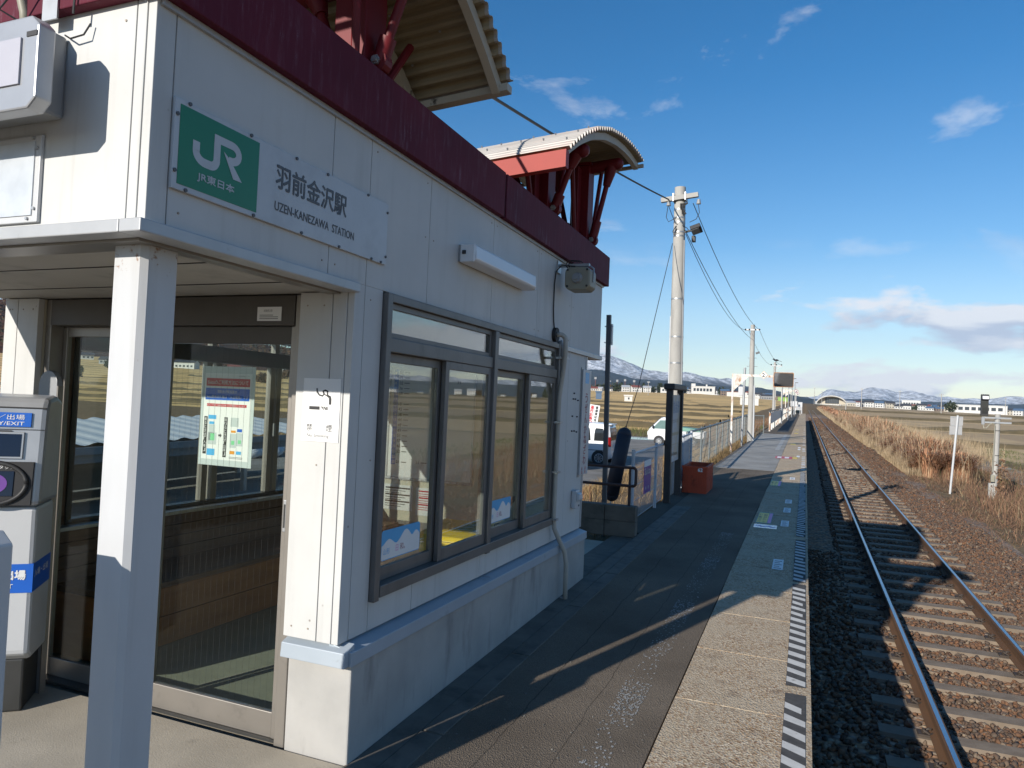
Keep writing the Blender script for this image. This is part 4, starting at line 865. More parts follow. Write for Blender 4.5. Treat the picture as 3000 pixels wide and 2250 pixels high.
# stickers on the edge slabs
def sticker(x0, x1, y0, y1, fill, label, kind):
    t = thing('platform_sticker', label, 'sticker', ((x0+x1)/2, (y0+y1)/2, .005))
    part(t, 'sheet', Geo().box(x0, x1, y0, y1, .0054, .0068), fill)
    g = Geo(); xd, yd = (0, 1, 0), (-1, 0, 0)
    if kind == 'white':
        for r in range(5): part(t, 'print_line', Geo().box(x0+.015, x1-.015-.02*(r % 2), y0+.05+(y1-y0-.08)*r/5, y0+.05+(y1-y0-.08)*(r+.38)/5, .0069, .0072), INKG)
    elif kind == 'yellow':
        w_ = x1-x0; h_ = y1-y0
        part(t, 'yellow_field', Geo().box(x0+.01, x0+w_*.72, y0+h_*.06, y1-h_*.06, .0069, .0074), YEL); part(t, 'pink_field', Geo().box(x0+w_*.75, x1-.008, y0+h_*.06, y1-h_*.06, .0069, .0074), PINK)
        letters(g, '2人乗り', (x0+w_*.3, y0+h_*.12, .0078), (0, 1, 0), (-1, 0, 0), width=h_*.7, height=w_*.22); letters(g, 'ドア位置', (x0+w_*.62, y0+h_*.12, .0078), (0, 1, 0), (-1, 0, 0), width=h_*.7, height=w_*.22)
        part(t, 'print', g, INK)
    elif kind == 'strip':
        ribbon(g, [(x0+.03+(x1-x0-.06)*i/12, (y0+y1)/2+.05*math.sin(i*1.05)) for i in range(13)], .05, lambda a, b: (a, b, .0072)); part(t, 'print', g, INKB)
    elif kind == 'red':
        for c in range(2): part(t, 'white_patch', Geo().box(x0+.05+c*.21, x0+.17+c*.21, y0+.15, y1-.15, .0069, .0074), PAPER)
sticker(-.59, -.385, 10.5, 11.55, GRNW, 'yellow and pink door position sticker with a green rim, nearest of two', 'yellow')
sticker(-.61, -.405, 15.25, 16.27, GRNW, 'yellow and pink door position sticker with a green rim, farther of two', 'yellow')
sticker(-.59, -.30, 10.12, 10.42, ACRY, 'pale strip sticker with a blue wave beside the yellow sticker', 'strip')
for i, (y, lb) in enumerate([(7.72, 'white platform sticker nearest the camera'), (10.42, 'white platform sticker beside the nearer yellow sticker'), (11.75, 'white platform sticker just past the nearer yellow sticker'), (12.8, 'white platform sticker third beyond the canopy shadow edge'), (16.75, 'white platform sticker beside the farther yellow sticker')]):
    sticker(-.262, -.16, y, y+.5, PAPER, lb, 'white')
sticker(-.78, -.31, 22.75, 23.6, INKR, 'red platform sticker strip with two white patches', 'red'); sticker(-.308, -.17, 22.85, 23.6, YEL, 'yellow sticker at the end of the red strip', 'none')
for y, lb in ((23.7, 'white square sticker past the red strip'), (27.2, 'white square sticker, first of a far pair'), (28.3, 'white square sticker, second of a far pair')): sticker(-.2, -.11, y, y+.6, PAPER, lb, 'none')
for y, lb in ((30.3, 'far yellow sticker on the platform edge slabs'), (41, 'yellow sticker just beyond the platform ramp line'), (46, 'yellow sticker farthest along the platform')): sticker(-.5, -.3, y, y+.9, YEL, lb, 'none')
# worn white paint line on the asphalt
PAINT = pm('worn_paint', (.4, .4, .39), (.28, .28, .27), scale=40, rough=.85)
def flakes(y0, y1, x0, x1, dens, label, name, z):
    n = int((y1-y0)*dens); V = []; F = []
    for k in range(n):
        yc = random.uniform(y0, y1); patch = (.5+.5*math.sin(yc*5.1)*math.sin(yc*1.7+1))**2.2
        if random.random() > patch*1.1+.08: continue
        xc = random.uniform(x0, x1); r = random.uniform(.0018, .008); m_ = 5; o = len(V)
        V += [(xc+r*random.uniform(.5, 1.2)*math.cos(t), yc+r*random.uniform(.7, 1.9)*math.sin(t), z) for t in np.linspace(0, 2*math.pi, m_, endpoint=False)]; F.append(tuple(range(o, o+m_)))
    solo(name, Geo().add(V, F), PAINT, label, 'paint', (0, y0, 0), kind='stuff')
flakes(2.6, 9.5, -.93, -.78, 700, 'flaking remains of a white line on the near asphalt', 'worn_paint_line', .003)
flakes(19.5, 27.5, -.99, -.82, 400, 'flaking white line on the pale asphalt', 'worn_paint_line', .005)
solo('paint_line', Geo().box(-.92, -.78, 26.5, 39.3, .004, .0058), PAINT, 'solid faded white line on the pale asphalt', 'paint line', (-.85, 26.5, .003), kind='structure')
# small grit and leaves on the dark asphalt
n = 900; V = []; F = []
for k in range(n):
    x = random.uniform(-1.8, -.66); y = random.uniform(1.5, 13); r = random.uniform(.002, .007); o = len(V)
    V += [(x-r, y, .001), (x, y-r, .001), (x+r, y, .001), (x, y+r, .001), (x, y, .001+r)]; F += [(o, o+1, o+4), (o+1, o+2, o+4), (o+2, o+3, o+4), (o+3, o, o+4)]
solo('grit', Geo().add(V, F), island_mat('grit', [(0, (.2, .19, .17)), (1, (.08, .075, .07))]), 'loose grit scattered over the platform asphalt', 'grit', kind='stuff')

# ------------------------------------------------------------------ railway track
XC = 1.676; ZR = -.92
tr = thing('railway_track', 'single railway track with concrete sleepers on brown ballast', 'railway track', (XC, 10, -1.1), kind='structure')
RUST = pm('rail_web_rust', (.13, .065, .028), (.09, .045, .022), scale=6, rough=.85, stretch=(1, .2, 1), bump=.1)
POLI = pm('rail_top_polish', (.55, .56, .58), (.42, .43, .44), rough=.3, metal=1.0, stretch=(1, .05, 1))
rp = [(-.0635, 0), (.0635, 0), (.0635, .012), (.012, .03), (.009, .1), (.032, .112), (.0325, .146), (.026, .15), (-.026, .15), (-.0325, .146), (-.032, .112), (-.009, .1), (-.012, .03), (-.0635, .012)]
for sgn in (-1, 1):
    xr = XC+sgn*.566; z0 = ZR-.152
    part(tr, 'rail', Geo().prism(rp[::-1], lambda a, b, t: (xr+a, t, z0+b), -9, 700), RUST)
    part(tr, 'rail_head', Geo().box(xr-.016, xr+.019, -9, 700, z0+.1495, z0+.152), POLI)
SLEEP = pm('sleeper_concrete', (.24, .19, .14), (.17, .13, .095), scale=7, rough=.9, bump=.3, bscale=60, bdist=.004, c3=(.17, .13, .09), s3=4, t3=(.5, .7))
sp_ = [(-.115, -.16), (.115, -.16), (.09, 0), (-.09, 0)]
sm = Geo().prism(sp_, lambda a, b, t: (t, a, b), -1.0, 1.0).mesh('sleeper'); sm.materials.append(SLEEP)
CLIP = pm('clip_iron', (.06, .045, .035), (.04, .03, .025), rough=.7, bump=.2)
cg = Geo()
for s2 in (-1, 1):
    cx = s2*.095
    cg.box(cx-.045, cx+.045, -.055, .055, 0, .018).tube([(cx-.03*s2+.038*math.cos(t), .042*math.sin(t), .03+.012*math.sin(2*t)) for t in np.linspace(.6, 6.0, 11)], .0105, 5)
    cg.cyl((cx, 0, .015), (cx, 0, .05), .014, n=6)
cm_ = cg.mesh('rail_clip'); cm_.materials.append(CLIP)
y = 3.78; k = 0
while y < 150:
    o = bpy.data.objects.new('sleeper', sm); COL.objects.link(o); o.parent = tr; o.location = Vector((XC+random.uniform(-.015, .015), y+random.uniform(-.02, .02), ZR-.152-random.uniform(0, .014)))-BASE[tr]; o.rotation_euler.z = random.uniform(-.012, .012)
    if y < 26:
        for s1 in (-1, 1):
            c = bpy.data.objects.new('rail_clip', cm_); COL.objects.link(c); c.parent = o; c.location = (s1*.566, 0, 0.004)
    y += .652; k += 1
# ballast: a bed sheet and real stones on the part that shows them
def bedmat():
    mt, nt, bs = newmat('ballast_bed'); p = nt.n('ShaderNodeNewGeometry').outputs['Position']
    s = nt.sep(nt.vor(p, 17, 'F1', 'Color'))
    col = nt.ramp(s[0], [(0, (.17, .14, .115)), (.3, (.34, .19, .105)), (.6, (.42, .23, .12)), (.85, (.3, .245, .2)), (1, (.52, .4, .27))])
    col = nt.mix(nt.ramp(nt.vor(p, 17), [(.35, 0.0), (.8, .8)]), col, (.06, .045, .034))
    nt.put(bs.inputs['Base Color'], col); bs.inputs['Roughness'].default_value = .9
    nt.put(bs.inputs['Normal'], nt.bump(nt.m('SUBTRACT', 1.0, nt.vor(p, 17)), .6, .03)); return mt
bp = [(.1, -1.14), (.5, -1.12), (XC-1.0, -1.11), (XC+1.0, -1.11), (3.15, -1.12), (3.8, -1.26), (4.4, -1.42)]
gB = Geo(); ysb = list(np.arange(-9, 40, 2.0))+list(np.arange(40, 700, 20.0)); m_ = len(bp)
for y in ysb: gB.v += [(a+(random.uniform(-.25, .25) if i >= m_-2 else 0), y, b+(.02 if i < 5 else 0)*random.uniform(-1, 0)) for i, (a, b) in enumerate(bp)]
for j in range(len(ysb)-1):
    for i in range(m_-1): gB.f.append((j*m_+i, j*m_+i+1, (j+1)*m_+i+1, (j+1)*m_+i))
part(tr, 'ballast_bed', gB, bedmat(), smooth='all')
def stones(n, x0, x1, y0, y1, r0, r1, zfun):
    t = (1+5**.5)/2
    ico = np.array([(-1, t, 0), (1, t, 0), (-1, -t, 0), (1, -t, 0), (0, -1, t), (0, 1, t), (0, -1, -t), (0, 1, -t), (t, 0, -1), (t, 0, 1), (-t, 0, -1), (-t, 0, 1)])/math.hypot(1, t)
    fc = np.array([(0, 11, 5), (0, 5, 1), (0, 1, 7), (0, 7, 10), (0, 10, 11), (1, 5, 9), (5, 11, 4), (11, 10, 2), (10, 7, 6), (7, 1, 8), (3, 9, 4), (3, 4, 2), (3, 2, 6), (3, 6, 8), (3, 8, 9), (4, 9, 5), (2, 4, 11), (6, 2, 10), (8, 6, 7), (9, 8, 1)])
    x = rng.uniform(x0, x1, n); y = rng.uniform(y0, y1, n); r = rng.uniform(r0, r1, n)
    q = rng.normal(size=(n, 4)); q /= np.linalg.norm(q, axis=1)[:, None]; a, b, c, d_ = q.T
    Mx = np.stack([1-2*(c*c+d_*d_), 2*(b*c-d_*a), 2*(b*d_+c*a), 2*(b*c+d_*a), 1-2*(b*b+d_*d_), 2*(c*d_-b*a), 2*(b*d_-c*a), 2*(c*d_+b*a), 1-2*(b*b+c*c)], -1).reshape(n, 3, 3)
    loc = ico[None]*rng.uniform(.62, 1.15, (n, 12, 1))*np.array([1.25, .95, .7])[None, None]*rng.uniform(.8, 1.2, (n, 1, 3))
    Vv = np.einsum('nij,nkj->nki', Mx, loc)*r[:, None, None]; Vv[:, :, 2] *= .85
    Vv += np.stack([x, y, zfun(x, y)+r*rng.uniform(-.1, .5, n)], -1)[:, None, :]
    return Vv.reshape(-1, 3), (fc[None]+12*np.arange(n)[:, None, None]).reshape(-1, 3)
zb = lambda x, y: np.interp(x, [p[0] for p in bp], [p[1] for p in bp])-.006
STONE = island_mat('ballast_stone', [(0, (.055, .047, .041)), (.25, (.1, .082, .066)), (.45, (.15, .082, .048)), (.62, (.21, .105, .055)), (.78, (.125, .08, .054)), (.93, (.18, .145, .108)), (1, (.3, .24, .17))], rough=.85, jit=45, bump=.3)
parts_ = []
off = 0; VV = []; FF = []
for n, x0, x1, y0, y1, r0, r1 in [(2600, .12, 1.0, 3.0, 15, .022, .038), (21000, 1.0, 4.0, 5.5, 15, .017, .034), (11500, .6, 4.2, 15, 26, .022, .04), (6500, .6, 4.2, 26, 46, .03, .055), (5500, .6, 4.35, 46, 75, .045, .08), (5000, .6, 4.4, 75, 140, .07, .12)]:
    V_, F_ = stones(n, x0, x1, y0, y1, r0, r1, zb); VV.append(V_); FF.append(F_+off); off += len(V_)
VV = np.concatenate(VV); FF = np.concatenate(FF)
# keep stones off the rails and, mostly, off the sleeper tops
cen = VV.reshape(-1, 12, 3).mean(1); ph = np.abs(((cen[:, 1]-3.78+.326) % .652)-.326); onsl = (ph < .105) & (np.abs(cen[:, 0]-XC) < 1.02)
onr = np.minimum(np.abs(cen[:, 0]-XC-.566), np.abs(cen[:, 0]-XC+.566)) < .1
keep = ~(onr | (onsl & (rng.random(len(cen)) > .1)))
VV = VV.reshape(-1, 12, 3)[keep].reshape(-1, 3); FF = FF.reshape(-1, 20, 3)[:keep.sum()].reshape(-1, 3)
part(tr, 'ballast_stones', fastmesh('ballast_stones', VV, FF), STONE, kind='stuff')

# low grassy banks between the fields
BANK = pm('bank_grass', (.17, .125, .06), (.11, .085, .04), scale=.8, rough=.95, bump=.6, bscale=6, bdist=.08)
for i, (y0, y1, x0, x1, lb) in enumerate([(73, 80, -150, -9, 'low grassy bank nearest behind the car park'), (96, 108, -170, -10, 'low grassy bank second across the left fields'), (128, 150, -200, -12, 'low grassy bank third across the left fields'), (176, 205, -240, -14, 'low grassy bank fourth across the left fields'), (240, 290, -300, -16, 'low grassy bank farthest across the left fields'), (82, 76, 13, 170, 'low grassy bank nearest across the right fields'), (132, 122, 13, 200, 'low grassy bank second across the right fields'), (210, 195, 13, 260, 'low grassy bank third across the right fields'), (330, 310, 13, 330, 'low grassy bank farthest across the right fields')]):
    g = Geo(); n = 60
    for k in range(n):
        t = k/(n-1); x = x0+(x1-x0)*t; y = y1+(y0-y1)*t+.6*math.sin(x*.11+i)
        z = float(gz(x, y)); hgt = (.35+.12*math.sin(x*.7+i))*(1+y*.003); wd_ = .9+y*.006
        g.v += [(x, y-wd_, z-.05), (x, y-wd_*.35, z+hgt), (x, y+wd_*.35, z+hgt), (x, y+wd_, z-.05)]
    for k in range(n-1):
        for q in range(3): g.f.append((k*4+q, k*4+4+q, k*4+5+q, k*4+1+q))
    solo('field_bank', g, BANK, lb, 'bank', (x0, y0, -1.4), kind='structure', smooth='all')
# ------------------------------------------------------------------ street furniture on and beside the platform
# low block wall with brown pipe rail, past the building
kw = thing('block_wall', 'low dark concrete block wall across the gap past the building', 'wall', (-2.15, 8.7, 0))
for r in range(2):
    for k in range(2): part(kw, 'block', Geo().box(-2.62+k*.4+.003, -2.62+(k+1)*.4-.003 if k == 0 else -1.842, 8.62, 8.76, -.02+r*.185+.002, -.02+(r+1)*.185), CONCD, bevel=.006)
pr_ = thing('pipe_rail', 'dark brown bent pipe guard rail standing on the block wall', 'railing', (-2.2, 8.7, .35))
arcs = [(-1.90+.035*math.sin(t), 8.69, .775+.035*math.cos(t)) for t in np.linspace(0, 1.57, 6)]+[(-1.90+.035*math.cos(t), 8.69, .625-.035*math.sin(t)) for t in np.linspace(0, 1.57, 6)]
part(pr_, 'pipe', Geo().tube([(-3.9, 8.69, .81)]+arcs+[(-3.9, 8.69, .59)], .018, 8), RUSTP, smooth='all')
part(pr_, 'post', Geo().box(-1.952, -1.922, 8.675, 8.705, .353, .572), RUSTP); part(pr_, 'post', Geo().box(-2.9, -2.87, 8.675, 8.705, -.3, .572), RUSTP)
part(pr_, 'post', Geo().box(-1.95, -1.925, 8.68, 8.7, .608, .792), RUSTP)
# dark steel pole with a small bracket
dp = thing('steel_pole', 'plain dark grey square steel pole rising beside the building end', 'pole', (-2.4, 9.2, .0))
part(dp, 'shaft', Geo().bar((-2.37, 9.2, -.3), (-2.40, 9.2, 2.72), .055, .055, (0, 1, 0)), POLEG)
part(dp, 'plate', Geo().box(-2.36, -2.345, 9.165, 9.235, 2.33, 2.6), STEEL); part(dp, 'bolt', Geo().cyl((-2.45, 9.2, 2.36), (-2.34, 9.2, 2.36), .007, n=6), STEEL); part(dp, 'bolt', Geo().cyl((-2.45, 9.2, 2.57), (-2.34, 9.2, 2.57), .007, n=6), STEEL)
# guy wire with padded guard
gw = thing('guy_wire', 'steel guy wire from the pole top with a thick navy padded guard', 'guy wire', (-2.65, 10.5, .1))
a0, a1 = Vector((-2.615, 10.5, .16)), Vector((-2.43, 10.5, 1.2)); d_ = (a1-a0).normalized()
part(gw, 'guard', Geo().tube([a0+d_*.05, a1-d_*.08], .105, 18).ball(tuple(a0+d_*.06), .104, 18, 10).ball(tuple(a1-d_*.09), .104, 18, 10), NAVY, smooth='all')
part(gw, 'guard_band', Geo().tube([a0+d_*.1, a0+d_*.104], .107, 18), RUBBER); part(gw, 'ring', Geo().tube([tuple(a1+d_*.01+Vector((.02*math.cos(t), 0, .02*math.sin(t)))) for t in np.linspace(0, 6.28, 10)], .005, 5), CABLE)
part(gw, 'wire', Geo().tube([a1, (-2.32, 10.75, 1.8), (-2.26, 12.9, 4.4)], .006, 5), CABLE); part(gw, 'anchor_rod', Geo().cyl(tuple(a0), (-2.64, 10.5, -.25), .012, n=6), STEEL)
# utility pole with crossarm, lamp and wires
def util_pole(x, y, h0, top, r0, r1, label, near=False, lean=0.0):
    t = thing('utility_pole', label, 'utility pole', (x, y, h0), group='utility poles along the platform')
    tp = (x+lean, y, top); part(t, 'shaft', Geo().cyl((x, y, h0), tp, r0, r1, n=24), POLEC, smooth=True); return t
P1 = util_pole(-2.2, 12.45, -.4, 5.23, .135, .092, 'thick concrete utility pole nearest the station with wooden-grey crossarm', True, -.05)
part(P1, 'crossarm', Geo().bar((-2.55, 12.35, 5.0), (-1.93, 12.35, 5.06), .075, .075), POLEC); part(P1, 'crossarm_clamp', Geo().box(-2.35, -2.33, 12.3, 12.55, 4.97, 5.1), STEEL); part(P1, 'crossarm_clamp', Geo().box(-2.15, -2.13, 12.3, 12.55, 4.98, 5.11), STEEL)
for xx in (-2.42, -1.92): part(P1, 'insulator', Geo().cyl((xx, 12.35, 4.9), (xx, 12.35, 4.98), .04, .025, n=10), GREYP, smooth=True)
for z_ in (4.84, 4.7, 4.62, 4.45, 4.38, 3.3, 2.65, 2.2): part(P1, 'band', Geo().cyl((-2.25+(5.23-z_)*.0088, 12.45, z_-.012), (-2.25+(5.23-z_)*.0088, 12.45, z_+.012), .0955+(5.23-z_)*.0079, n=20, cap=False), STEEL, smooth=True)
fl = part(P1, 'flood_lamp', Geo().obox((-1.93, 12.25, 4.45), (.17, .2, .07), Matrix.Rotation(R(-18), 3, 'Y') @ Matrix.Rotation(R(-20), 3, 'X')), BLACK, bevel=.008)
part(fl, 'lens', Geo().obox((-1.935, 12.24, 4.411), (.13, .15, .008), Matrix.Rotation(R(-18), 3, 'Y') @ Matrix.Rotation(R(-20), 3, 'X')), GREYP)
part(P1, 'lamp_arm', Geo().bar((-2.13, 12.3, 4.42), (-1.98, 12.26, 4.44), .03, .03), BLACK); part(P1, 'junction_box', Geo().box(-2.02, -1.96, 12.36, 12.46, 4.27, 4.37), BLACK, bevel=.006)
part(P1, 'conduit', Geo().tube([(-2.31, 12.4, -.2), (-2.32, 12.38, 1.5), (-2.325, 12.38, 3.0)], .014, 8), WHITEP, smooth=True); part(P1, 'conduit', Geo().tube([(-2.08, 12.4, -.2), (-2.105, 12.38, 1.7), (-2.14, 12.38, 4.3)], .014, 8), GREYP, smooth=True)
g = Geo(); g.tube([(-2.43, 12.34, 4.88), (-2.45, 12.33, 4.7), (-2.41, 12.33, 4.62), (-2.34, 12.35, 4.66), (-2.25, 12.36, 4.72)], .006, 5); g.tube([(-2.42, 12.34, 4.9), (-2.36, 12.33, 4.75), (-2.3, 12.34, 4.6), (-2.25, 12.36, 4.56)], .006, 5)
g.tube([(-1.92, 12.34, 4.88), (-1.9, 12.33, 4.75), (-1.95, 12.33, 4.64), (-2.06, 12.36, 4.6)], .006, 5); g.tube([(-2.28, 12.35, 4.55), (-2.33, 12.33, 4.45), (-2.31, 12.33, 4.38), (-2.27, 12.35, 4.5)], .008, 5); g.tube([(-2.18, 12.36, 4.55), (-2.1, 12.34, 4.5), (-2.06, 12.32, 4.45)], .006, 5)
for k in range(7): g.tube([(-2.22+.02*k, 12.36, 4.93), (-2.2+.015*random.uniform(-1, 1), 12.33, 4.85), (-2.16+.02*random.uniform(-2, 2), 12.35, 4.74)], .009, 5)
part(P1, 'drop_cables', g, CABLE, smooth=True)
P1.location = (-2.2+.07, 12.45+.6, -.4); P1.scale = (1.045, 1.045, 1.035)
P2 = util_pole(-2.1, 32.0, -.4, 4.85, .13, .085, 'second slimmer concrete utility pole beyond the mesh fence', lean=-.04)
part(P2, 'crossarm', Geo().bar((-2.44, 31.9, 4.63), (-1.84, 31.9, 4.63), .06, .06), STEEL)
for xx in (-2.42, -2.26, -2.02, -1.86): part(P2, 'insulator', Geo().ball((xx, 31.86, 4.64), .035, 8, 6), BLACK, smooth='all')
part(P2, 'flood_lamp', Geo().obox((-1.9, 31.8, 3.66), (.16, .16, .07), Matrix.Rotation(R(-20), 3, 'Y')), POLEG); part(P2, 'step_bolt', Geo().cyl((-2.3, 32, 3.45), (-1.94, 32, 3.45), .01, n=6).cyl((-2.32, 32, 3.1), (-1.9, 32, 3.1), .01, n=6), STEEL)
part(P2, 'conduit', Geo().tube([(-1.97, 31.88, -.3), (-1.99, 31.88, 2.3)], .03, 8), WHITEP, smooth=True)
P3 = util_pole(-1.9, 50, -.4, 4.2, .1, .07, 'third thin utility pole far along the platform with a crow on top')
part(P3, 'crossarm', Geo().bar((-2.15, 49.9, 3.95), (-1.45, 49.9, 3.95), .06, .06), WHITEP); part(P3, 'brace', Geo().bar((-1.85, 49.9, 3.6), (-1.6, 49.9, 3.93), .03, .03), WHITEP)
for xx in (-2.12, -1.8, -1.5): part(P3, 'insulator', Geo().ball((xx, 49.9, 4.03), .045, 8, 6), BLACK, smooth='all')
# crow
g = Geo(); g.ball((-1.83, 50, 4.33), .09, 12, 8, (1.7, .8, .75)).ball((-1.98, 50, 4.40), .055, 10, 8)
g.cyl((-2.02, 50, 4.40), (-2.1, 50, 4.39), .018, .003, 6).bar((-1.72, 50, 4.32), (-1.5, 50, 4.24), .08, .02).cyl((-1.84, 50.02, 4.2), (-1.84, 50.02, 4.28), .008, n=5).cyl((-1.86, 49.98, 4.2), (-1.85, 49.98, 4.28), .008, n=5)
solo('crow', g, BIRD, 'black crow perched on the far pole top', 'bird', (-1.85, 50, 4.2), smooth='all')
# overhead wires
def wire(a, b, sag, label, r=.009):
    a, b = Vector(a), Vector(b); pts = [a.lerp(b, t)-Vector((0, 0, sag*4*t*(1-t))) for t in np.linspace(0, 1, 14)]
    solo('overhead_wire', Geo().tube(pts, r, 5), CABLE, label, 'wire', tuple(a), group='overhead wires')
wire((-2.2, 3.2, 3.62), (-2.36, 12.9, 5.19), .05, 'thick black service cable passing behind the roof canopies to the near pole', .013)
wire((-1.93, 12.93, 5.1), (-1.86, 31.88, 4.62), .35, 'upper wire from the near pole to the second pole', .007); wire((-2.07, 12.98, 4.66), (-2.1, 31.92, 4.2), .3, 'middle wire from the near pole to the second pole', .007); wire((-2.05, 12.98, 4.58), (-2.26, 31.88, 4.62), .5, 'sagging wire between the near pole and the second pole', .006)
wire((-1.86, 31.9, 4.62), (-1.5, 49.9, 4.0), .3, 'right wire from the second pole to the crow pole', .007); wire((-2.3, 31.9, 4.62), (-2.12, 49.9, 4.0), .3, 'left wire from the second pole to the crow pole', .007)
# framed notice board in black posts
nb = thing('framed_sign', 'tall faded station name board between two black wooden posts', 'sign', (-2, 12.2, 0))
for y in (11.68, 12.72): part(nb, 'post', Geo().box(-2.055, -1.955, y-.05, y+.05, -.3, 1.80), BLACK, bevel=.006)
part(nb, 'cap', Geo().box(-2.09, -1.92, 11.58, 12.82, 1.80, 1.9), BLACK, bevel=.02)
FADED = pm('faded_board', (.55, .57, .6), (.42, .45, .5), scale=1.6, rough=.5, c3=(.5, .42, .3), s3=2.2, t3=(.45, .65))
part(nb, 'board', Geo().box(-2.012, -1.998, 11.731, 12.669, .62, 1.72), FADED)
g = Geo(); letters(g, '羽前金沢', (-1.9972, 11.8, 1.42), X_V, Z_W, width=.78, height=.2, bold=.006); part(nb, 'lettering', g, pm('faded_blue', (.3, .36, .46), rough=.6))
g = Geo(); letters(g, 'うぜんかねざわ', (-1.9972, 11.9, 1.26), X_V, Z_W, width=.6, height=.07); letters(g, 'Uzen-Kanezawa', (-1.9972, 11.86, .72), X_V, Z_W, width=.66, height=.06, bold=.002); part(nb, 'lettering', g, pm('faded_brown', (.3, .22, .14), rough=.6))
g = Geo().box(-1.9975, -1.9968, 11.75, 12.65, 1.05, 1.1).box(-1.9975, -1.9968, 11.75, 12.65, .9, .91); part(nb, 'line', g, pm('faded_tan', (.5, .42, .28), rough=.6))
# white mesh fences
def mesh_fence(name, x0, y0, x1, y1, zb_, zt, posts, mat, label, dv=.055, dh=(.0,), rv=.0028, toprail=None, group=None):
    t = thing(name, label, 'fence', ((x0+x1)/2, (y0+y1)/2, zb_), group=group)
    L = math.hypot(x1-x0, y1-y0); ux, uy = (x1-x0)/L, (y1-y0)/L; Q = lambda s, z: (x0+ux*s, y0+uy*s, z)
    for s in posts: part(t, 'post', Geo().cyl(Q(s, zb_-.3), Q(s, zt+.05), .024, n=10), mat, smooth=True)
    g = Geo(); n = int(L/dv)
    for i in range(n+1):
        s = min(i*dv, L); g.bar(Q(s, zb_+.03), Q(s, zt), rv*2, rv*2, (ux, uy, 0))
    part(t, 'vertical_wires', g, mat); g = Geo()
    for z in dh: g.bar(Q(0, z), Q(L, z), rv*2.6, rv*2.6)
    part(t, 'horizontal_wires', g, mat)
    if toprail: part(t, 'top_rail', Geo().cyl(Q(0, zt), Q(L, zt), toprail, n=8), mat, smooth=True)
    return t
FENW = pm('white_fence_coat', (.5, .53, .57), (.44, .47, .52), rough=.5)
FENG = pm('grey_fence', (.2, .22, .22), (.16, .18, .18), rough=.5, metal=.4)
mesh_fence('mesh_fence', -2.05, 9.32, -2.08, 11.62, .02, .93, (.04, 1.72), FENW, 'white wire mesh fence between the block wall and the framed sign', .05, (.06, .3, .5, .7, .9), rv=.0017, toprail=.016)
mesh_fence('mesh_fence', -2.1, 12.8, -2.16, 15.35, .02, .95, (1.2, 2.5), FENW, 'white wire mesh fence panel just past the framed sign', .1, list(np.arange(.1, .96, .105)), rv=.003, toprail=.018)
PANELW = solo('white_panel_screen', Geo().box(-2.22, -2.195, 13.1, 15.3, .1, .92), WHITEP, 'solid white sheet standing behind the white mesh panel', 'panel', (-2.2, 14.2, 0))
mf = mesh_fence('mesh_fence', -2.42, 16.4, -2.75, 38.5, -.12, .9, np.arange(.8, 22, 2.05), FENG, 'long grey wire mesh fence beside the pale asphalt', .11, list(np.arange(-.05, .9, .16)), rv=.0022, toprail=.028)
for s in (3.0, 7.1, 11.2): part(mf, 'brace', Geo().cyl((-2.5-.015*s, 16.4+s, -.1), (-2.5-.015*s, 16.4+s+1.5, .75), .018, n=6), FENG)
gt = mesh_fence('mesh_fence', -2.72, 38.4, -1.86, 38.0, -.12, .92, (.02, .93), FENG, 'short grey return fence at the platform ramp', .11, list(np.arange(-.05, .9, .16)), rv=.0022, toprail=.026)
# purple notice on the mesh
pn = thing('purple_notice', 'purple and white notice sheet tied to the white mesh fence', 'notice', (-2.03, 10.1, .4))
part(pn, 'sheet', Geo().box(-2.032, -2.028, 9.97, 10.45, .33, .79), INKP); part(pn, 'print_patch', Geo().box(-2.0278, -2.0268, 9.97, 10.45, .70, .79), PAPER)
g = Geo(); letters(g, 'Suica', (-2.0262, 10.0, .59), X_V, Z_W, width=.4, height=.09, bold=.003)
g.cyl((-2.0278, 10.12, .4), (-2.0262, 10.12, .4), .025, n=10).cyl((-2.0278, 10.28, .4), (-2.0262, 10.28, .4), .025, n=10); part(pn, 'lettering', g, SIGNW)
# orange planter box
pb = thing('planter_box', 'orange ribbed planter box standing on the platform by the framed sign', 'planter', (-1.77, 13.7, 0))
px0, px1, py0, py1 = -1.99, -1.57, 13.15, 14.05
for a, b, c, e in ((px0, px1, py0, py0+.03), (px0, px1, py1-.03, py1), (px0, px0+.03, py0+.031, py1-.031), (px1-.03, px1, py0+.031, py1-.031)): part(pb, 'side', Geo().box(a, b, c, e, .0, .475), PLANTER, bevel=.004)
rb = Geo()
for k in range(14): rb.box(px0+.012+k*.03, px0+.027+k*.03, py0-.008, py0-.0003, .02, .43)
for k in range(29): rb.box(px1+.0003, px1+.008, py0+.015+k*.03, py0+.03+k*.03, .02, .43)
part(pb, 'ribs', rb, PLANTER); part(pb, 'rim', Geo().box(px0-.012, px1+.012, py0-.014, py0+.02, .44, .478).box(px1-.02, px1+.014, py0+.021, py1+.012, .44, .478).box(px0-.012, px1-.021, py1-.02, py1+.012, .44, .478), PLANTER, bevel=.004)
part(pb, 'soil', Geo().box(px0+.031, px1-.031, py0+.031, py1-.031, .02, .34), WOODD); g = Geo(); letters(g, '62', (-1.72, py0-.0155, .385), XN, Z_W, height=.06, bold=.004); part(pb, 'number', g, PAPER)
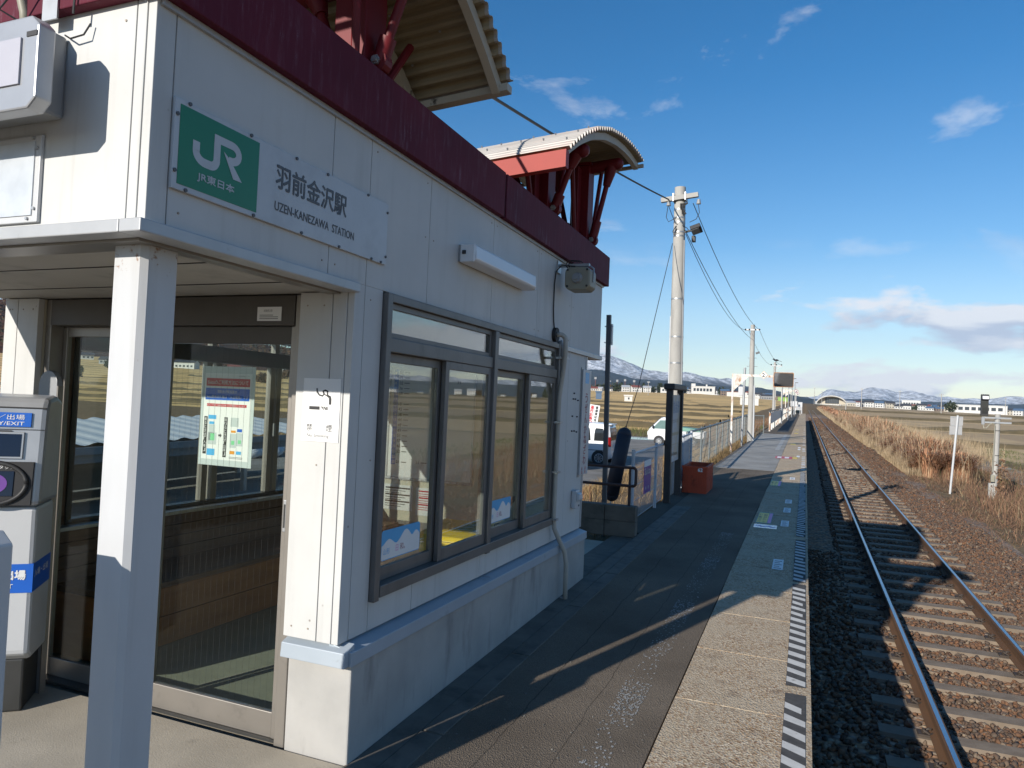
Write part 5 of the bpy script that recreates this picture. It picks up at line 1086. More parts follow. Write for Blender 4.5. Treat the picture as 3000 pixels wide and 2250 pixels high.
# stop-position arm with mirror and number board
am = thing('mirror_post', 'rusty white arm post carrying a convex platform mirror', 'mirror post', (-2.29, 25.6, 0))
part(am, 'post', Geo().bar((-2.29, 25.6, -.3), (-2.3, 25.6, 2.56), .06, .06, (0, 1, 0)), RUSTW); part(am, 'arm', Geo().bar((-2.27, 25.6, 2.52), (-1.0, 25.6, 2.49), .05, .07), RUSTW)
part(am, 'gusset', Geo().prism([(-2.27, 2.48), (-1.78, 2.48), (-2.27, 1.98)], lambda a, b, t: (a, t, b), 25.59, 25.61), RUSTW); part(am, 'hanger', Geo().cyl((-1.02, 25.63, 2.5), (-.98, 25.64, -.0+2.1), .016, n=6), RUSTW)
mc = part(am, 'mirror', Geo().prism([(-1.0+.31+(.28)*sx_+.035*math.cos(R(q+45*0)), 2.39+.21*sz_+.035*math.sin(R(q))) for sx_, sz_, q0 in ((1, 1, 0), (-1, 1, 90), (-1, -1, 180), (1, -1, 270)) for q in (q0, q0+45, q0+90)], lambda a, b, t: (a, t, b), 25.56, 25.62), pm('mirror_frame', (.4, .2, .09), (.3, .15, .07), rough=.6), bevel=.004)
part(am, 'mirror_face', Geo().prism([(-1.0+.31+(.265)*sx_+.025*math.cos(R(q)), 2.39+.195*sz_+.025*math.sin(R(q))) for sx_, sz_, q0 in ((1, 1, 0), (-1, 1, 90), (-1, -1, 180), (1, -1, 270)) for q in (q0, q0+45, q0+90)], lambda a, b, t: (a, t-.06*(b-2.39), b), 25.53, 25.545), pm('mirror_glass', (.5, .52, .55), (.5, .52, .55), rough=.03, metal=1.0))
nbd = thing('number_board', 'white diamond number board reading two on the mirror arm', 'sign', (-1.33, 25.56, 2.5))
dia = lambda r: [(-1.31, 2.535-r), (-1.31+r, 2.535), (-1.31, 2.535+r), (-1.31-r, 2.535)]
part(nbd, 'board', Geo().prism(dia(.135), lambda a, b, t: (a, t, b), 25.553, 25.563), pm('board_rim', (.6, .45, .32), rough=.6)); part(nbd, 'face', Geo().prism(dia(.11), lambda a, b, t: (a, t, b), 25.55, 25.5528), PAPER)
g = Geo(); letters(g, '2', (-1.355, 25.5492, 2.475), XN, Z_W, height=.12, bold=.006); letters(g, '•', (-1.385, 25.5492, 2.525), XN, Z_W, height=.02); part(nbd, 'number', g, INK)
gp = thing('grey_post', 'slim grey steel post with a small white box beside the mesh fence', 'post', (-2.3, 29.9, 0))
part(gp, 'shaft', Geo().cyl((-2.28, 29.9, -.3), (-2.24, 29.9, 2.95), .045, n=10), STEEL, smooth=True); part(gp, 'box', Geo().box(-2.46, -2.28, 29.82, 29.9, 1.85, 2.2), WHITEP, bevel=.01)
# far stop boards, posts and handrail
def farpost(x, y, top, mat, label, arm=0, board=None, num=None, gus=True):
    t = thing('arm_post', label, 'post', (x, y, 0)); part(t, 'post', Geo().bar((x, y, -.1), (x, y, top), .07, .07, (0, 1, 0)), mat)
    if arm:
        part(t, 'arm', Geo().bar((x+.036, y, top-.04), (x+arm, y, top-.04), .05, .06), mat)
        if gus: part(t, 'gusset', Geo().prism([(x+.04, top-.08), (x+.55, top-.08), (x+.04, top-.55)], lambda a, b, q: (a, q, b), y-.01, y+.01), RUSTW)
    if num:
        bx_ = x+arm+.18; r = .2
        part(t, 'board', Geo().prism([(bx_, top-.05-r), (bx_+r, top-.05), (bx_, top-.05+r), (bx_-r, top-.05)], lambda a, b, q: (a, q, b), y-.02, y), INKM)
        part(t, 'board_face', Geo().prism([(bx_, top-.05-r*.72), (bx_+r*.72, top-.05), (bx_, top-.05+r*.72), (bx_-r*.72, top-.05)], lambda a, b, q: (a, q, b), y-.028, y-.0205), PAPER)
        g = Geo(); letters(g, num, (bx_-.05, y-.029, top-.15), XN, Z_W, height=.17, bold=.01); part(t, 'number', g, INK)
    return t
farpost(-1.85, 50.6, 2.75, RUSTW, 'rust streaked post behind the crow pole', 0); farpost(-1.78, 62, 2.65, RUSTW, 'first far rusty arm post over the handrail', .75)
farpost(-1.75, 74, 2.75, RUSTW, 'second far rusty arm post carrying a diamond number board', .75, num='4'); farpost(-1.2, 105, 2.85, RUSTW, 'farthest rusty post carrying a diamond board', .05, num='6', gus=False)
for x, y, top, lb in ((-1.62, 58, 3.35, 'tall slim steel pole beyond the crow pole, first of four'), (-1.42, 70, 3.6, 'tall slim steel pole beyond the crow pole, second of four'), (-1.3, 82, 4.1, 'tall slim steel pole beyond the crow pole, third of four'), (-1.22, 95, 4.0, 'tall slim steel pole beyond the crow pole, fourth of four')):
    t = thing('lamp_pole', lb, 'lamp pole', (x, y, 0)); part(t, 'shaft', Geo().cyl((x, y, -.1), (x, y, top), .05, .04, n=8), STEEL); part(t, 'lamp', Geo().box(x, x+.35, y-.06, y+.06, top-.02, top+.05), POLEG)
hr = thing('handrail', 'white panelled handrail along the far platform ramp', 'handrail', (-1.78, 60, 0))
zs = 0
for k, y in enumerate(np.arange(42.3, 66, 2.6)): part(hr, 'post', Geo().box(-1.82, -1.74, y-.04, y+.04, -.1, 1.08), RUSTW)
part(hr, 'top_rail', Geo().bar((-1.78, 41.2, 1.1), (-1.78, 66, 1.1), .06, .06), POLEG)
for k, y in enumerate(np.arange(42.4, 65, 2.6)): part(hr, 'panel', Geo().box(-1.735, -1.72, y, y+2.5, .42, 1.04), WHITEP)
for k, y in enumerate(np.arange(66, 110, 3.3)): part(hr, 'post', Geo().box(-1.8, -1.74, y-.03, y+.03, -.1, 1.05), RUSTW)
part(hr, 'top_rail', Geo().bar((-1.77, 66.1, 1.05), (-1.77, 110, 1.05), .05, .05), RUSTW); part(hr, 'mid_rail', Geo().bar((-1.77, 66.1, .55), (-1.77, 110, .55), .05, .05), RUSTW)
eb = thing('end_barrier', 'white slatted barrier closing the far platform end', 'barrier', (-.9, 113, 0))
for k in range(6): part(eb, 'slat', Geo().box(-1.4, -.45, 113, 113.03, .5+k*.13, .6+k*.13), WHITEP)
for x in (-1.42, -.45): part(eb, 'post', Geo().box(x-.05, x+.05, 113.031, 113.1, -.1, 1.35), WHITEP)
bb = thing('white_board', 'pair of plain white boards on the far fence line', 'board', (-1.5, 90, 0))
part(bb, 'board', Geo().box(-1.75, -.95, 100, 100.04, 1.1, 1.75), WHITEP); part(bb, 'board', Geo().box(-.85, -.35, 101, 101.04, 1.05, 1.65), WHITEP)
part(bb, 'post', Geo().box(-1.4, -1.34, 100.041, 100.1, -.1, 1.5).box(-.63, -.57, 101.041, 101.1, -.1, 1.5), STEEL)
# ------------------------------------------------------------------ right of the track: signs
rs = thing('back_of_sign', 'leaning white post with two grey sign backs right of the track', 'sign', (4.97, 30.5, -1.4))
part(rs, 'post', Geo().cyl((4.96, 30.5, -1.6), (5.145, 30.5, 1.4), .038, n=12), WHITEP, smooth=True)
for z0, z1, dx in ((1.04, 1.36, .0), (.69, 1.02, -.02)): part(rs, 'plate', Geo().box(4.92+dx, 5.32+dx, 30.545, 30.56, z0, z1), pm('plate_back', (.36, .36, .36), (.32, .32, .32), rough=.5, metal=.2))
for z in (1.33, 1.03, .72): part(rs, 'clamp', Geo().box(4.95, 5.28, 30.53, 30.5445, z-.012, z+.012), STEEL)
cp = thing('signal_post', 'short grey concrete post with a hooded signal lamp right of the track', 'signal', (6.45, 31, -1.5))
part(cp, 'post', Geo().cyl((6.42, 31, -1.7), (6.48, 31, 1.5), .105, .085, n=20), POLEC, smooth=True)
for z in (1.36, 1.19): part(cp, 'bar', Geo().box(5.98, 6.88, 30.88, 30.91, z-.03, z+.03), STEEL)
part(cp, 'lamp_housing', Geo().prism([(30.86, 1.42), (31.0, 1.42), (31.0, 2.2), (30.8, 2.2), (30.74, 2.02), (30.86, 1.98)], lambda a, b, t: (t, a, b), 5.93, 6.16), BLACK, bevel=.006)
part(cp, 'lamp_glass', Geo().add([(5.95, 30.7395, 2.03), (6.14, 30.7395, 2.03), (6.14, 30.7985, 2.19), (5.95, 30.7985, 2.19)], [(0, 1, 2, 3)]), LAMPW); part(cp, 'screen', Geo().box(5.96, 6.13, 30.853, 30.8595, 1.5, 1.95), CARGL)
part(cp, 'junction', Geo().box(5.95, 6.05, 30.84, 30.9, 1.1, 1.38), GREYP, bevel=.01); part(cp, 'cable', Geo().tube([(6.0, 30.83, 1.1), (6.02, 30.8, .98), (6.1, 30.8, .98), (6.2, 30.82, 1.12), (6.3, 30.85, 1.17), (6.37, 30.86, 1.1), (6.37, 30.87, .9), (6.34, 30.87, -.6)], .018, 7), BEIGEP, smooth=True)
for z in (.9, .0): part(cp, 'band', Geo().cyl((6.465, 31, z-.012), (6.465, 31, z+.012), .102, n=18, cap=False), BLACK)
part(cp, 'foot_box', Geo().box(6.22, 6.36, 30.8, 30.92, -1.6, -1.0), POLEC); part(cp, 'meter_box', Geo().box(6.28, 6.4, 30.78, 30.9, -.95, -.7), BEIGEP, bevel=.01)
# ------------------------------------------------------------------ car park, cars, shed
lot = solo('car_park', Geo().box(-42, -6.3, 7, 37.9, -1.9, -1.35).box(-42, -4.9, 37.901, 54, -1.9, -1.35), LOTM, 'grey gravelly car park below the platform', 'car park', kind='structure')
WATER = pm('puddle_water', (.03, .035, .04), (.035, .04, .045), rough=.02, spec=.8)
def puddle(cx, cy, rx, ry, label, z=-1.345):
    P = [(cx+rx*(1+.25*math.sin(3*t+cx)+.15*math.sin(5*t))*math.cos(t), cy+ry*(1+.2*math.sin(2*t+cy))*math.sin(t), z) for t in np.linspace(0, 2*math.pi, 28, endpoint=False)]
    solo('puddle', Geo().add(P, [tuple(range(28))]), WATER, label, 'puddle', (cx, cy, z), kind='structure')
puddle(-13.5, 51.5, 5.5, 1.6, 'puddle at the far edge of the car park'); puddle(-8.4, 9.8, 2.0, 1.3, 'large puddle behind the waiting room windows'); puddle(-9.2, 13.6, 1.6, 2.4, 'puddle beside the shed posts'); puddle(-12, 7.6, 2.5, .5, 'narrow puddle left of the shed'); puddle(-6.6, 7.6, .7, .4, 'small puddle close to the building')
def wheel(t, x, y, z, side, r=.28):
    w_ = part(t, 'wheel', Geo().cyl((x, y, z), (x, y+side*.16, z), r, n=24), RUBBER, smooth=True)
    g = Geo().cyl((x, y+side*.161, z), (x, y+side*.166, z), r*.66, n=20)
    part(w_, 'rim_disc', g, POLEG); g = Geo()
    for k in range(8): a = k*math.pi/4; g.bar((x, y+side*.172, z), (x+r*.64*math.cos(a), y+side*.172, z+r*.64*math.sin(a)), .03, .012, (0, 1, 0))
    g.tube([(x+r*.66*math.cos(a), y+side*.168, z+r*.66*math.sin(a)) for a in np.linspace(0, 2*math.pi, 20)], .014, 5).cyl((x, y+side*.166, z), (x, y+side*.182, z), .05, n=10); part(w_, 'rim', g, RIM)
def loft(sections):      # sections: list of closed rings with equal point counts
    n = len(sections[0]); g = Geo()
    for s in sections: g.v += [tuple(p) for p in s]
    for k in range(len(sections)-1):
        for i in range(n): g.f.append((k*n+i, k*n+(i+1) % n, (k+1)*n+(i+1) % n, (k+1)*n+i))
    g.f += [tuple(range(n-1, -1, -1)), tuple(range((len(sections)-1)*n, len(sections)*n))]; return g
def car_frame(x, y, z, heading): return Matrix.Translation((x, y, z)) @ Matrix.Rotation(heading, 4, 'Z')
def minivan(label, x, y, z, heading, paint):
    t = thing('minivan', label, 'car', (0, 0, 0), car_frame(x, y, z, heading))
    ring = lambda z_, xf, xr, hw, c: [(xf, -hw+c, z_), (xf, hw-c, z_), (xf-c, hw, z_), (xr+c, hw, z_), (xr, hw-c, z_), (xr, -hw+c, z_), (xr+c, -hw, z_), (xf-c, -hw, z_)]
    body = loft([ring(.24, 1.62, -1.62, .69, .12), ring(.36, 1.69, -1.69, .735, .12), ring(.62, 1.7, -1.7, .74, .12), ring(.92, 1.6, -1.69, .735, .14), ring(1.0, 1.42, -1.68, .725, .14), ring(1.35, 1.12, -1.655, .69, .12), ring(1.66, .82, -1.6, .645, .12), ring(1.76, .62, -1.5, .58, .16), ring(1.79, .4, -1.3, .45, .2)])
    part(t, 'body', body, paint, smooth=True, bevel=.012)
    for sd in (-1, 1):
        S_ = lambda xx, zz_, o=.008: (xx, sd*(np.interp(zz_, [.92, 1.0, 1.35, 1.66], [.735, .725, .69, .645])+o), zz_)
        for xa, xb in ((.62, -.12), (-.2, -.85), (-.93, -1.45)):
            q = [S_(xa-.04, 1.02), S_(xb+.03, 1.02), S_(xb+.06, 1.3), S_(xb+.1, 1.58), S_(xa-.12 if xa > .5 else xa-.06, 1.58), S_(xa-.04, 1.3)]
            part(t, 'side_window', Geo().add(q, [tuple(range(6))]), CARGL)
        part(t, 'sill_line', Geo().add([S_(1.3, .60, .008), S_(-1.5, .60, .008), S_(-1.5, .63, .008), S_(1.3, .63, .008)], [(0, 1, 2, 3)]), POLEG)
        part(t, 'tail_light', Geo().add([(-1.703, sd*.62, .8), (-1.60, sd*.742, .8), (-1.585, sd*.735, 1.2), (-1.685, sd*.6, 1.2), (-1.715, sd*.66, .8), (-1.66, sd*.752, .8), (-1.645, sd*.742, 1.2), (-1.7, sd*.64, 1.2)], [(0, 1, 2, 3), (4, 5, 6, 7), (0, 3, 7, 4), (1, 5, 6, 2), (0, 4, 5, 1), (3, 2, 6, 7)]), TAIL, bevel=.01)
        part(t, 'wheel_arch', Geo().cyl((-1.22, sd*.66, .29), (-1.22, sd*.7405, .29), .335, n=24), RUBBER); part(t, 'wheel_arch', Geo().cyl((1.22, sd*.66, .29), (1.22, sd*.7405, .29), .335, n=24), RUBBER)
        wheel(t, -1.22, sd*.59, .28, sd); wheel(t, 1.22, sd*.59, .28, sd)
    part(t, 'rear_window', Geo().add([(-1.697, -.55, 1.05), (-1.697, .55, 1.05), (-1.632, .5, 1.6), (-1.632, -.5, 1.6)], [(0, 1, 2, 3)]), CARGL); part(t, 'bumper', Geo().box(-1.72, -1.695, -.6, .6, .3, .55), paint, bevel=.01)
    part(t, 'number_plate', Geo().box(-1.712, -1.704, -.17, .17, .72, .88), PAPER); part(t, 'windscreen', Geo().add([(1.385, -.58, 1.06), (1.385, .58, 1.06), (.885, .53, 1.62), (.885, -.53, 1.62)], [(0, 1, 2, 3)]), CARGL); part(t, 'spoiler', Geo().box(-1.68, -1.5, -.5, .5, 1.72, 1.755), paint, bevel=.01)
    return t
minivan('white tall minivan parked beyond the block wall, rear towards the platform', -9.45, 31.4, -1.35, R(180), CARW)
minivan('dark silver car half hidden behind the building end beside the white minivan', -9.9, 28.0, -1.35, R(182), CARD)
def truck(x, y, z, heading):
    t = thing('pickup_truck', 'small white pickup truck with a green tarp on its bed behind the framed sign', 'truck', (0, 0, 0), car_frame(x, y, z, heading))
    ring = lambda z_, xf, xr, hw, c: [(xf, -hw+c, z_), (xf, hw-c, z_), (xf-c, hw, z_), (xr+c, hw, z_), (xr, hw-c, z_), (xr, -hw+c, z_), (xr+c, -hw, z_), (xf-c, -hw, z_)]
    part(t, 'cab', loft([ring(.35, 1.66, .25, .71, .08), ring(.8, 1.68, .25, .73, .1), ring(1.0, 1.6, .25, .73, .1), ring(1.62, 1.0, .26, .66, .1), ring(1.75, .85, .3, .58, .12)]), CARW, smooth=True, bevel=.012)
    for sd in (-1, 1):
        S_ = lambda xx, zz_: (xx, sd*(np.interp(zz_, [1.0, 1.62], [.73, .66])+.006), zz_)
        part(t, 'side_window', Geo().add([S_(1.38, 1.04), S_(.4, 1.04), S_(.42, 1.58), S_(.92, 1.58)], [(0, 1, 2, 3)]), pm('truck_glass', (.14, .22, .2), rough=.08)); part(t, 'mirror', Geo().box(1.3, 1.36, sd*.73, sd*.9, 1.05, 1.25), INK, bevel=.01)
        part(t, 'headlight', Geo().box(1.63, 1.69, sd*.45 if sd > 0 else -.68, sd*.68 if sd > 0 else -.45, .62, .85), LAMPW, bevel=.01)
        for wx in (.95, -1.1): part(t, 'wheel_arch', Geo().cyl((wx, sd*.66, .29), (wx, sd*.735, .29), .33, n=22), RUBBER); wheel(t, wx, sd*.58, .27, sd, .27)
        part(t, 'bed_side', Geo().box(-1.72, .2, sd*.7-.02, sd*.7+.02, .66, .95), CARW, bevel=.006)
    part(t, 'windscreen', Geo().add([(1.59, -.6, 1.05), (1.59, .6, 1.05), (1.06, .54, 1.6), (1.06, -.54, 1.6)], [(0, 1, 2, 3)]), CARGL); part(t, 'bed', Geo().box(-1.72, .24, -.68, .68, .55, .66), CARW)
    part(t, 'tailgate', Geo().box(-1.76, -1.721, -.7, .7, .62, .95), CARW, bevel=.006); part(t, 'tarp', Geo().prism([(-1.6, .95), (-1.4, 1.12), (-.4, 1.2), (.1, 1.1), (.2, .95)], lambda a, b, q: (a, q, b), -.69, .69), GRNW, bevel=.03); part(t, 'chassis', Geo().box(-1.6, 1.3, -.5, .5, .3, .549), INK)
    return t
truck(-7.45, 46.2, -1.35, R(180))
yw = thing('warning_sign', 'tilted white roadside notice with black and red vertical writing behind the minivan', 'sign', (-9.6, 34.5, -1.35))
tl = Matrix.Rotation(R(7), 3, 'Y')
part(yw, 'board', Geo().obox((-9.6, 34.5, .62), (.5, .03, 1.1), tl), PAPER); g = Geo(); vtext(g, '農耕車以外の', tl @ Vector((.12, 0, .5))+Vector((-9.6, 34.47, .62)), tl @ Vector((1, 0, 0)), tl @ Vector((0, 0, 1)), .13, .155, bold=.006); part(yw, 'lettering', g, INK)
g = Geo(); vtext(g, '通行お断り', tl @ Vector((-.12, 0, .5))+Vector((-9.6, 34.47, .62)), tl @ Vector((1, 0, 0)), tl @ Vector((0, 0, 1)), .16, .18, bold=.008); part(yw, 'lettering', g, INKR); part(yw, 'post', Geo().box(-9.66, -9.58, 34.53, 34.6, -1.35, .7), STEEL)
# open shed with a corrugated roof, seen through the waiting room
sh = thing('bicycle_shed', 'open bicycle shed with pale corrugated roof behind the waiting room', 'shed', (-16, 14, -1.35))
n = 22*6+1; Vs = []; ys = np.linspace(6, 19.2, n); wv = np.clip(np.abs(((np.arange(n)/6) % 1)-.5)*4-1, -.6, .6)*.05
for x, z in ((-14.4, .2), (-17.6, .56)):
    for y, q in zip(ys, wv): Vs.append((x-(.25*(y-19.2) if False else 0), y, z+q))
part(sh, 'roof', Geo().add(Vs, [(i, i+1, n+i+1, n+i) for i in range(n-1)]), pm('shed_roof', (.62, .64, .66), (.55, .57, .6), rough=.4, metal=.2))
part(sh, 'gutter', Geo().box(-14.42, -14.3, 6, 19.2, -.02, .14), pm('shed_blue', (.16, .2, .24), rough=.5)); part(sh, 'beam', Geo().box(-14.5, -14.421, 6, 19.2, -.22, -.03), pm('shed_beam', (.14, .17, .2), rough=.5))
for y in (7, 10, 13, 16, 19): part(sh, 'post', Geo().box(-14.5, -14.38, y-.06, y+.06, -1.36, -.221), STEEL); part(sh, 'post', Geo().box(-17.5, -17.38, y-.06, y+.06, -1.36, .46), STEEL)
part(sh, 'back_sheet', Geo().box(-17.6, -17.52, 6, 19.2, -1.3, .1), pm('shed_back', (.2, .2, .18), rough=.8))
rr = thing('ramp_rail', 'brown double tube handrail along the ramp behind the waiting room', 'handrail', (-6, 10, -.6))
for z in (-.42, -.80): part(rr, 'rail', Geo().tube([(-6.9, 3.5, z-.1), (-5.9, 9, z), (-5.2, 14.5, z+.14)], .035, 7), RUSTP, smooth=True)
for y in (4.5, 6.6, 8.7, 10.8, 12.9): x_ = np.interp(y, [3.5, 9, 14.5], [-6.9, -5.9, -5.2]); part(rr, 'post', Geo().cyl((x_, y, -1.5), (x_, y, -.40+.02*(y-9)), .03, n=7), RUSTP)
SAND = pm('sandbag', (.6, .63, .68), (.45, .48, .54), scale=9, rough=.7, bump=.4, bscale=16, bdist=.03)
for k, (x, y, s) in enumerate([(-20.5, 23, .55), (-20.2, 23.9, .5), (-20.8, 24.6, .6), (-20.3, 25.6, .5), (-20.6, 27.0, .55), (-20.4, 27.9, .45)]):
    g = Geo().ball((x, y, -1.3+s*.35), s, 10, 7, (1, .9, .55)); g.v = [(a+random.uniform(-.05, .05), b+random.uniform(-.05, .05), c+random.uniform(-.04, .04)) for a, b, c in g.v]; g.cyl((x, y, -1.3+s*.8), (x+.06, y, -1.3+s*1.25), .08, .16, n=7)
    solo('sandbag', g, SAND, 'tied white sandbag in a row beyond the shed', 'sandbag', (x, y, -1.35), group='row of sandbags beyond the shed', smooth='all')
pl4 = util_pole(-19.6, 27.5, -1.4, 6.5, .17, .12, 'concrete pole seen through the waiting room beside the shed')

# ------------------------------------------------------------------ vegetation
def blades(N, xf, yf, zf, h0, h1, wd, lean, seg=2, curl=.5, lx=0.0, ly=0.0):
    x, y = xf, yf; n = len(x); z = zf; h = rng.uniform(h0, h1, n) if np.isscalar(h0) else rng.uniform(.7, 1.1, n)*h0
    a = rng.uniform(0, 2*np.pi, n); dx, dy = np.cos(a), np.sin(a); L = rng.uniform(.1, 1, n)*lean
    b = rng.uniform(0, 2*np.pi, n); wx, wy = np.cos(b)*wd/2, np.sin(b)*wd/2
    def lv(t, k): return np.stack([x+(dx*L+lx)*h*t**(1+curl)+wx*k, y+(dy*L+ly)*h*t**(1+curl)+wy*k, z+h*(t-.42*L*t**2.2)], -1)
    V = np.stack([lv(0, -1), lv(0, 1), lv(.55, -.8), lv(.55, .8), lv(1.0, -.12), lv(1.0, .12)], 1)
    F = np.array([(0, 1, 3, 2), (2, 3, 5, 4)])[None]+6*np.arange(n)[:, None, None]
    return V.reshape(-1, 3), F.reshape(-1, 4)
REED = island_mat('reed_blades', [(0, (.18, .085, .05)), (.2, (.4, .2, .11)), (.45, (.56, .31, .18)), (.7, (.42, .19, .105)), (.88, (.64, .46, .29)), (1, (.24, .15, .08))], rough=.75)
REEDP = island_mat('reed_pale', [(0, (.3, .22, .13)), (.5, (.42, .32, .2)), (.8, (.34, .25, .16)), (1, (.5, .41, .29))], rough=.8)
WEED = island_mat('dry_weeds', [(0, (.1, .06, .04)), (.3, (.21, .12, .075)), (.55, (.29, .17, .1)), (.78, (.16, .085, .055)), (.9, (.12, .11, .05)), (1, (.42, .32, .2))], rough=.85)
DRYG = island_mat('dry_grass', [(0, (.16, .105, .05)), (.4, (.27, .175, .085)), (.75, (.34, .235, .115)), (1, (.12, .1, .04))], rough=.85)
GREENG = island_mat('green_grass', [(0, (.05, .075, .02)), (.5, (.085, .11, .03)), (.85, (.13, .13, .05)), (1, (.2, .15, .07))], rough=.85)
def clump_field(n, y0, y1, x0, x1, seed, dens_scale):
    r = np.random.default_rng(seed); y = r.uniform(y0, y1, n*3); x = r.uniform(x0, x1, n*3)
    d_ = np.sin(x*1.3+seed)*np.sin(y*.55+seed*2)+.5*np.sin(y*1.7+x); k = r.random(n*3) < .55+.4*d_
    return x[k][:n], y[k][:n]
def fountain(n, nc, y0, y1, x0, x1, hh, seed, wd):
    """arching leaves springing outwards from clump centres"""
    r = np.random.default_rng(seed); cy = r.uniform(y0, y1, nc*3); gm_ = .5+.5*np.sin(cy*.83+seed*2.1)*np.sin(cy*.37+seed); cy = cy[r.random(nc*3) < .25+.75*gm_][:nc]; nc = len(cy); cx = r.uniform(x0, x1, nc); ch = hh*r.uniform(.6, 1.18, nc)*(.82+.22*np.sin(cy*.83+seed*2.1)*np.sin(cy*.37+seed))*np.interp((cx-x0)/(x1-x0), [0, .3, 1], [.72, 1, .95]); cr = r.uniform(.12, .4, nc)
    k = r.integers(0, nc, n); a = r.uniform(0, 2*np.pi, n); rd = np.sqrt(r.random(n))*cr[k]; x = cx[k]+rd*np.cos(a); y = cy[k]+rd*np.sin(a); h = ch[k]*r.uniform(.55, 1.05, n); a2 = a+r.normal(size=n)*.5
    dx, dy = np.cos(a2), np.sin(a2); sp = r.uniform(.15, .75, n)*h; z = gz(x, y)-.03; bx, by = -dy*wd/2, dx*wd/2
    lv = lambda t, q: np.stack([x+dx*sp*t**1.8+bx*q, y+dy*sp*t**1.8+by*q, z+h*(t*1.22-.36*t**3.4*(1+sp/h))], -1)
    V = np.stack([lv(t, s*q) for t, q in ((0, .6), (.4, 1), (.75, .8), (1, .15)) for s in (-1, 1)], 1)
    F = np.array([(0, 1, 3, 2), (2, 3, 5, 4), (4, 5, 7, 6)])[None]+8*np.arange(n)[:, None, None]
    return V.reshape(-1, 3), F.reshape(-1, 4)
def reed_bank(name, label, n, y0, y1, x0, x1, hh, seed, mat, wd=.012, lean=.75):
    x, y = clump_field(n, y0, y1, x0, x1, seed, 1)
    cx = (x-x0)/(x1-x0); pr2 = np.interp(cx, [0, .2, .45, .8, 1], [.45, .8, 1, 1, .7])*(1+.14*np.sin(y*.9+seed)+.1*np.sin(y*2.3+x*2))
    ends = np.clip(np.minimum((y-y0)/1.5, (y1-y)/2.0), .45, 1)
    V, F = blades(n, x, y, gz(x, y), pr2*ends*hh, None, wd, lean, curl=.9)
    solo(name, fastmesh(name, V, F), mat, label, 'reeds', kind='stuff')
def bank2(lab, n, y0, y1, x0, x1, hh, seed, wd=.014):
    V, F = fountain(n, int((y1-y0)*(x1-x0)*1.5), y0, y1, x0+.4, x1, hh, seed, wd); solo('reed_bank', fastmesh('reed_bank', V, F), REED, lab+', russet leaves', 'reeds', kind='stuff')
    reed_bank('reed_stems', lab+', pale dry stems at its foot', int(n*.5), y0-.2, y1, x0-.1, x0+.8, hh*.5, seed+50, REEDP, wd*.5, .3)
bank2('nearest bank of tall dry reeds beside the track', 24000, 36.6, 50.5, 4.35, 6.9, 2.15, 1, .026)
bank2('second bank of tall dry reeds farther up the track', 16000, 56.5, 80, 4.2, 7.2, 2.35, 2, .04)
bank2('third bank of tall dry reeds far up the track', 8000, 80, 125, 4.2, 7.5, 2.4, 3, .06)
bank2('most distant bank of dry reeds along the track', 6000, 125, 330, 4.5, 8.5, 2.2, 4, .12)
x, y = clump_field(9000, 50, 130, 6.5, 11, 9, 1); V, F = blades(0, x, y, gz(x, y), .9, 1.7, .02, .35, curl=.3); solo('pale_plume_grass', fastmesh('pale_plume_grass', V, F), REEDP, 'pale plume grass behind the reed banks', 'grass', kind='stuff')
x, y = clump_field(2600, 36, 120, 4.3, 7.4, 19, 1); V, F = blades(0, x, y, gz(x, y), 1.4, 2.6, .014, .3, curl=.6); solo('tall_stalks', fastmesh('tall_stalks', V, F), REEDP, 'thin pale stalks standing above the reed banks', 'reeds', kind='stuff')
# dry tangle beside the ballast, foreground right
x, y = clump_field(42000, 12, 38, 3.5, 10.5, 5, 1); k = x > 3.6+.25*np.sin(y*1.3)+.2*np.sin(y*3.1); x, y = x[k], y[k]
V, F = blades(0, x, y, gz(x, y)-.01, .05, .24, .011, 2.2, curl=.1); solo('dry_weeds', fastmesh('dry_weeds', V, F), WEED, 'brown tangle of dry weeds along the right edge of the ballast', 'weeds', kind='stuff')
x, y = clump_field(9000, 22, 46, 5.2, 12, 6, 1); V, F = blades(0, x, y, gz(x, y)-.02, .25, .85, .011, .8, curl=.5); solo('dry_brush', fastmesh('dry_brush', V, F), WEED, 'taller dry brush around the sign posts right of the track', 'weeds', kind='stuff')
x, y = clump_field(7000, 30, 75, 7.5, 16, 7, 1); k = np.abs(x-9.9) > .9; x, y = x[k], y[k]; V, F = blades(0, x, y, gz(x, y)-.02, .08, .3, .02, .7); solo('green_grass', fastmesh('green_grass', V, F), GREENG, 'patchy green grass by the farm track right of the railway', 'grass', kind='stuff')
# left verge
x, y = clump_field(9000, 15.5, 38, -2.75, -1.85, 8, 1); k = x < -1.95+.18*np.sin(y*1.9); x, y = x[k], y[k]
V, F = blades(0, x, y, np.maximum(gz(x, y), -.22), .06, .3, .008, 1.1, curl=.4); solo('dry_grass', fastmesh('dry_grass', V, F), DRYG, 'strip of dry grass between the mesh fence and the pale asphalt', 'grass', kind='stuff')
x, y = clump_field(16000, 8.9, 40, -6.2, -2.2, 11, 1); V, F = blades(0, x, y, gz(x, y)-.02, .06, .28, .011, 1.0); solo('dry_grass', fastmesh('dry_grass', V, F), DRYG, 'dry grass on the bank behind the white mesh fence', 'grass', kind='stuff')
x, y = clump_field(6000, 54, 66, -40, -3, 12, 1); V, F = blades(0, x, y, gz(x, y)-.02, .15, .6, .025, .7); solo('green_grass', fastmesh('green_grass', V, F), GREENG, 'green weeds along the far edge of the car park', 'grass', kind='stuff')
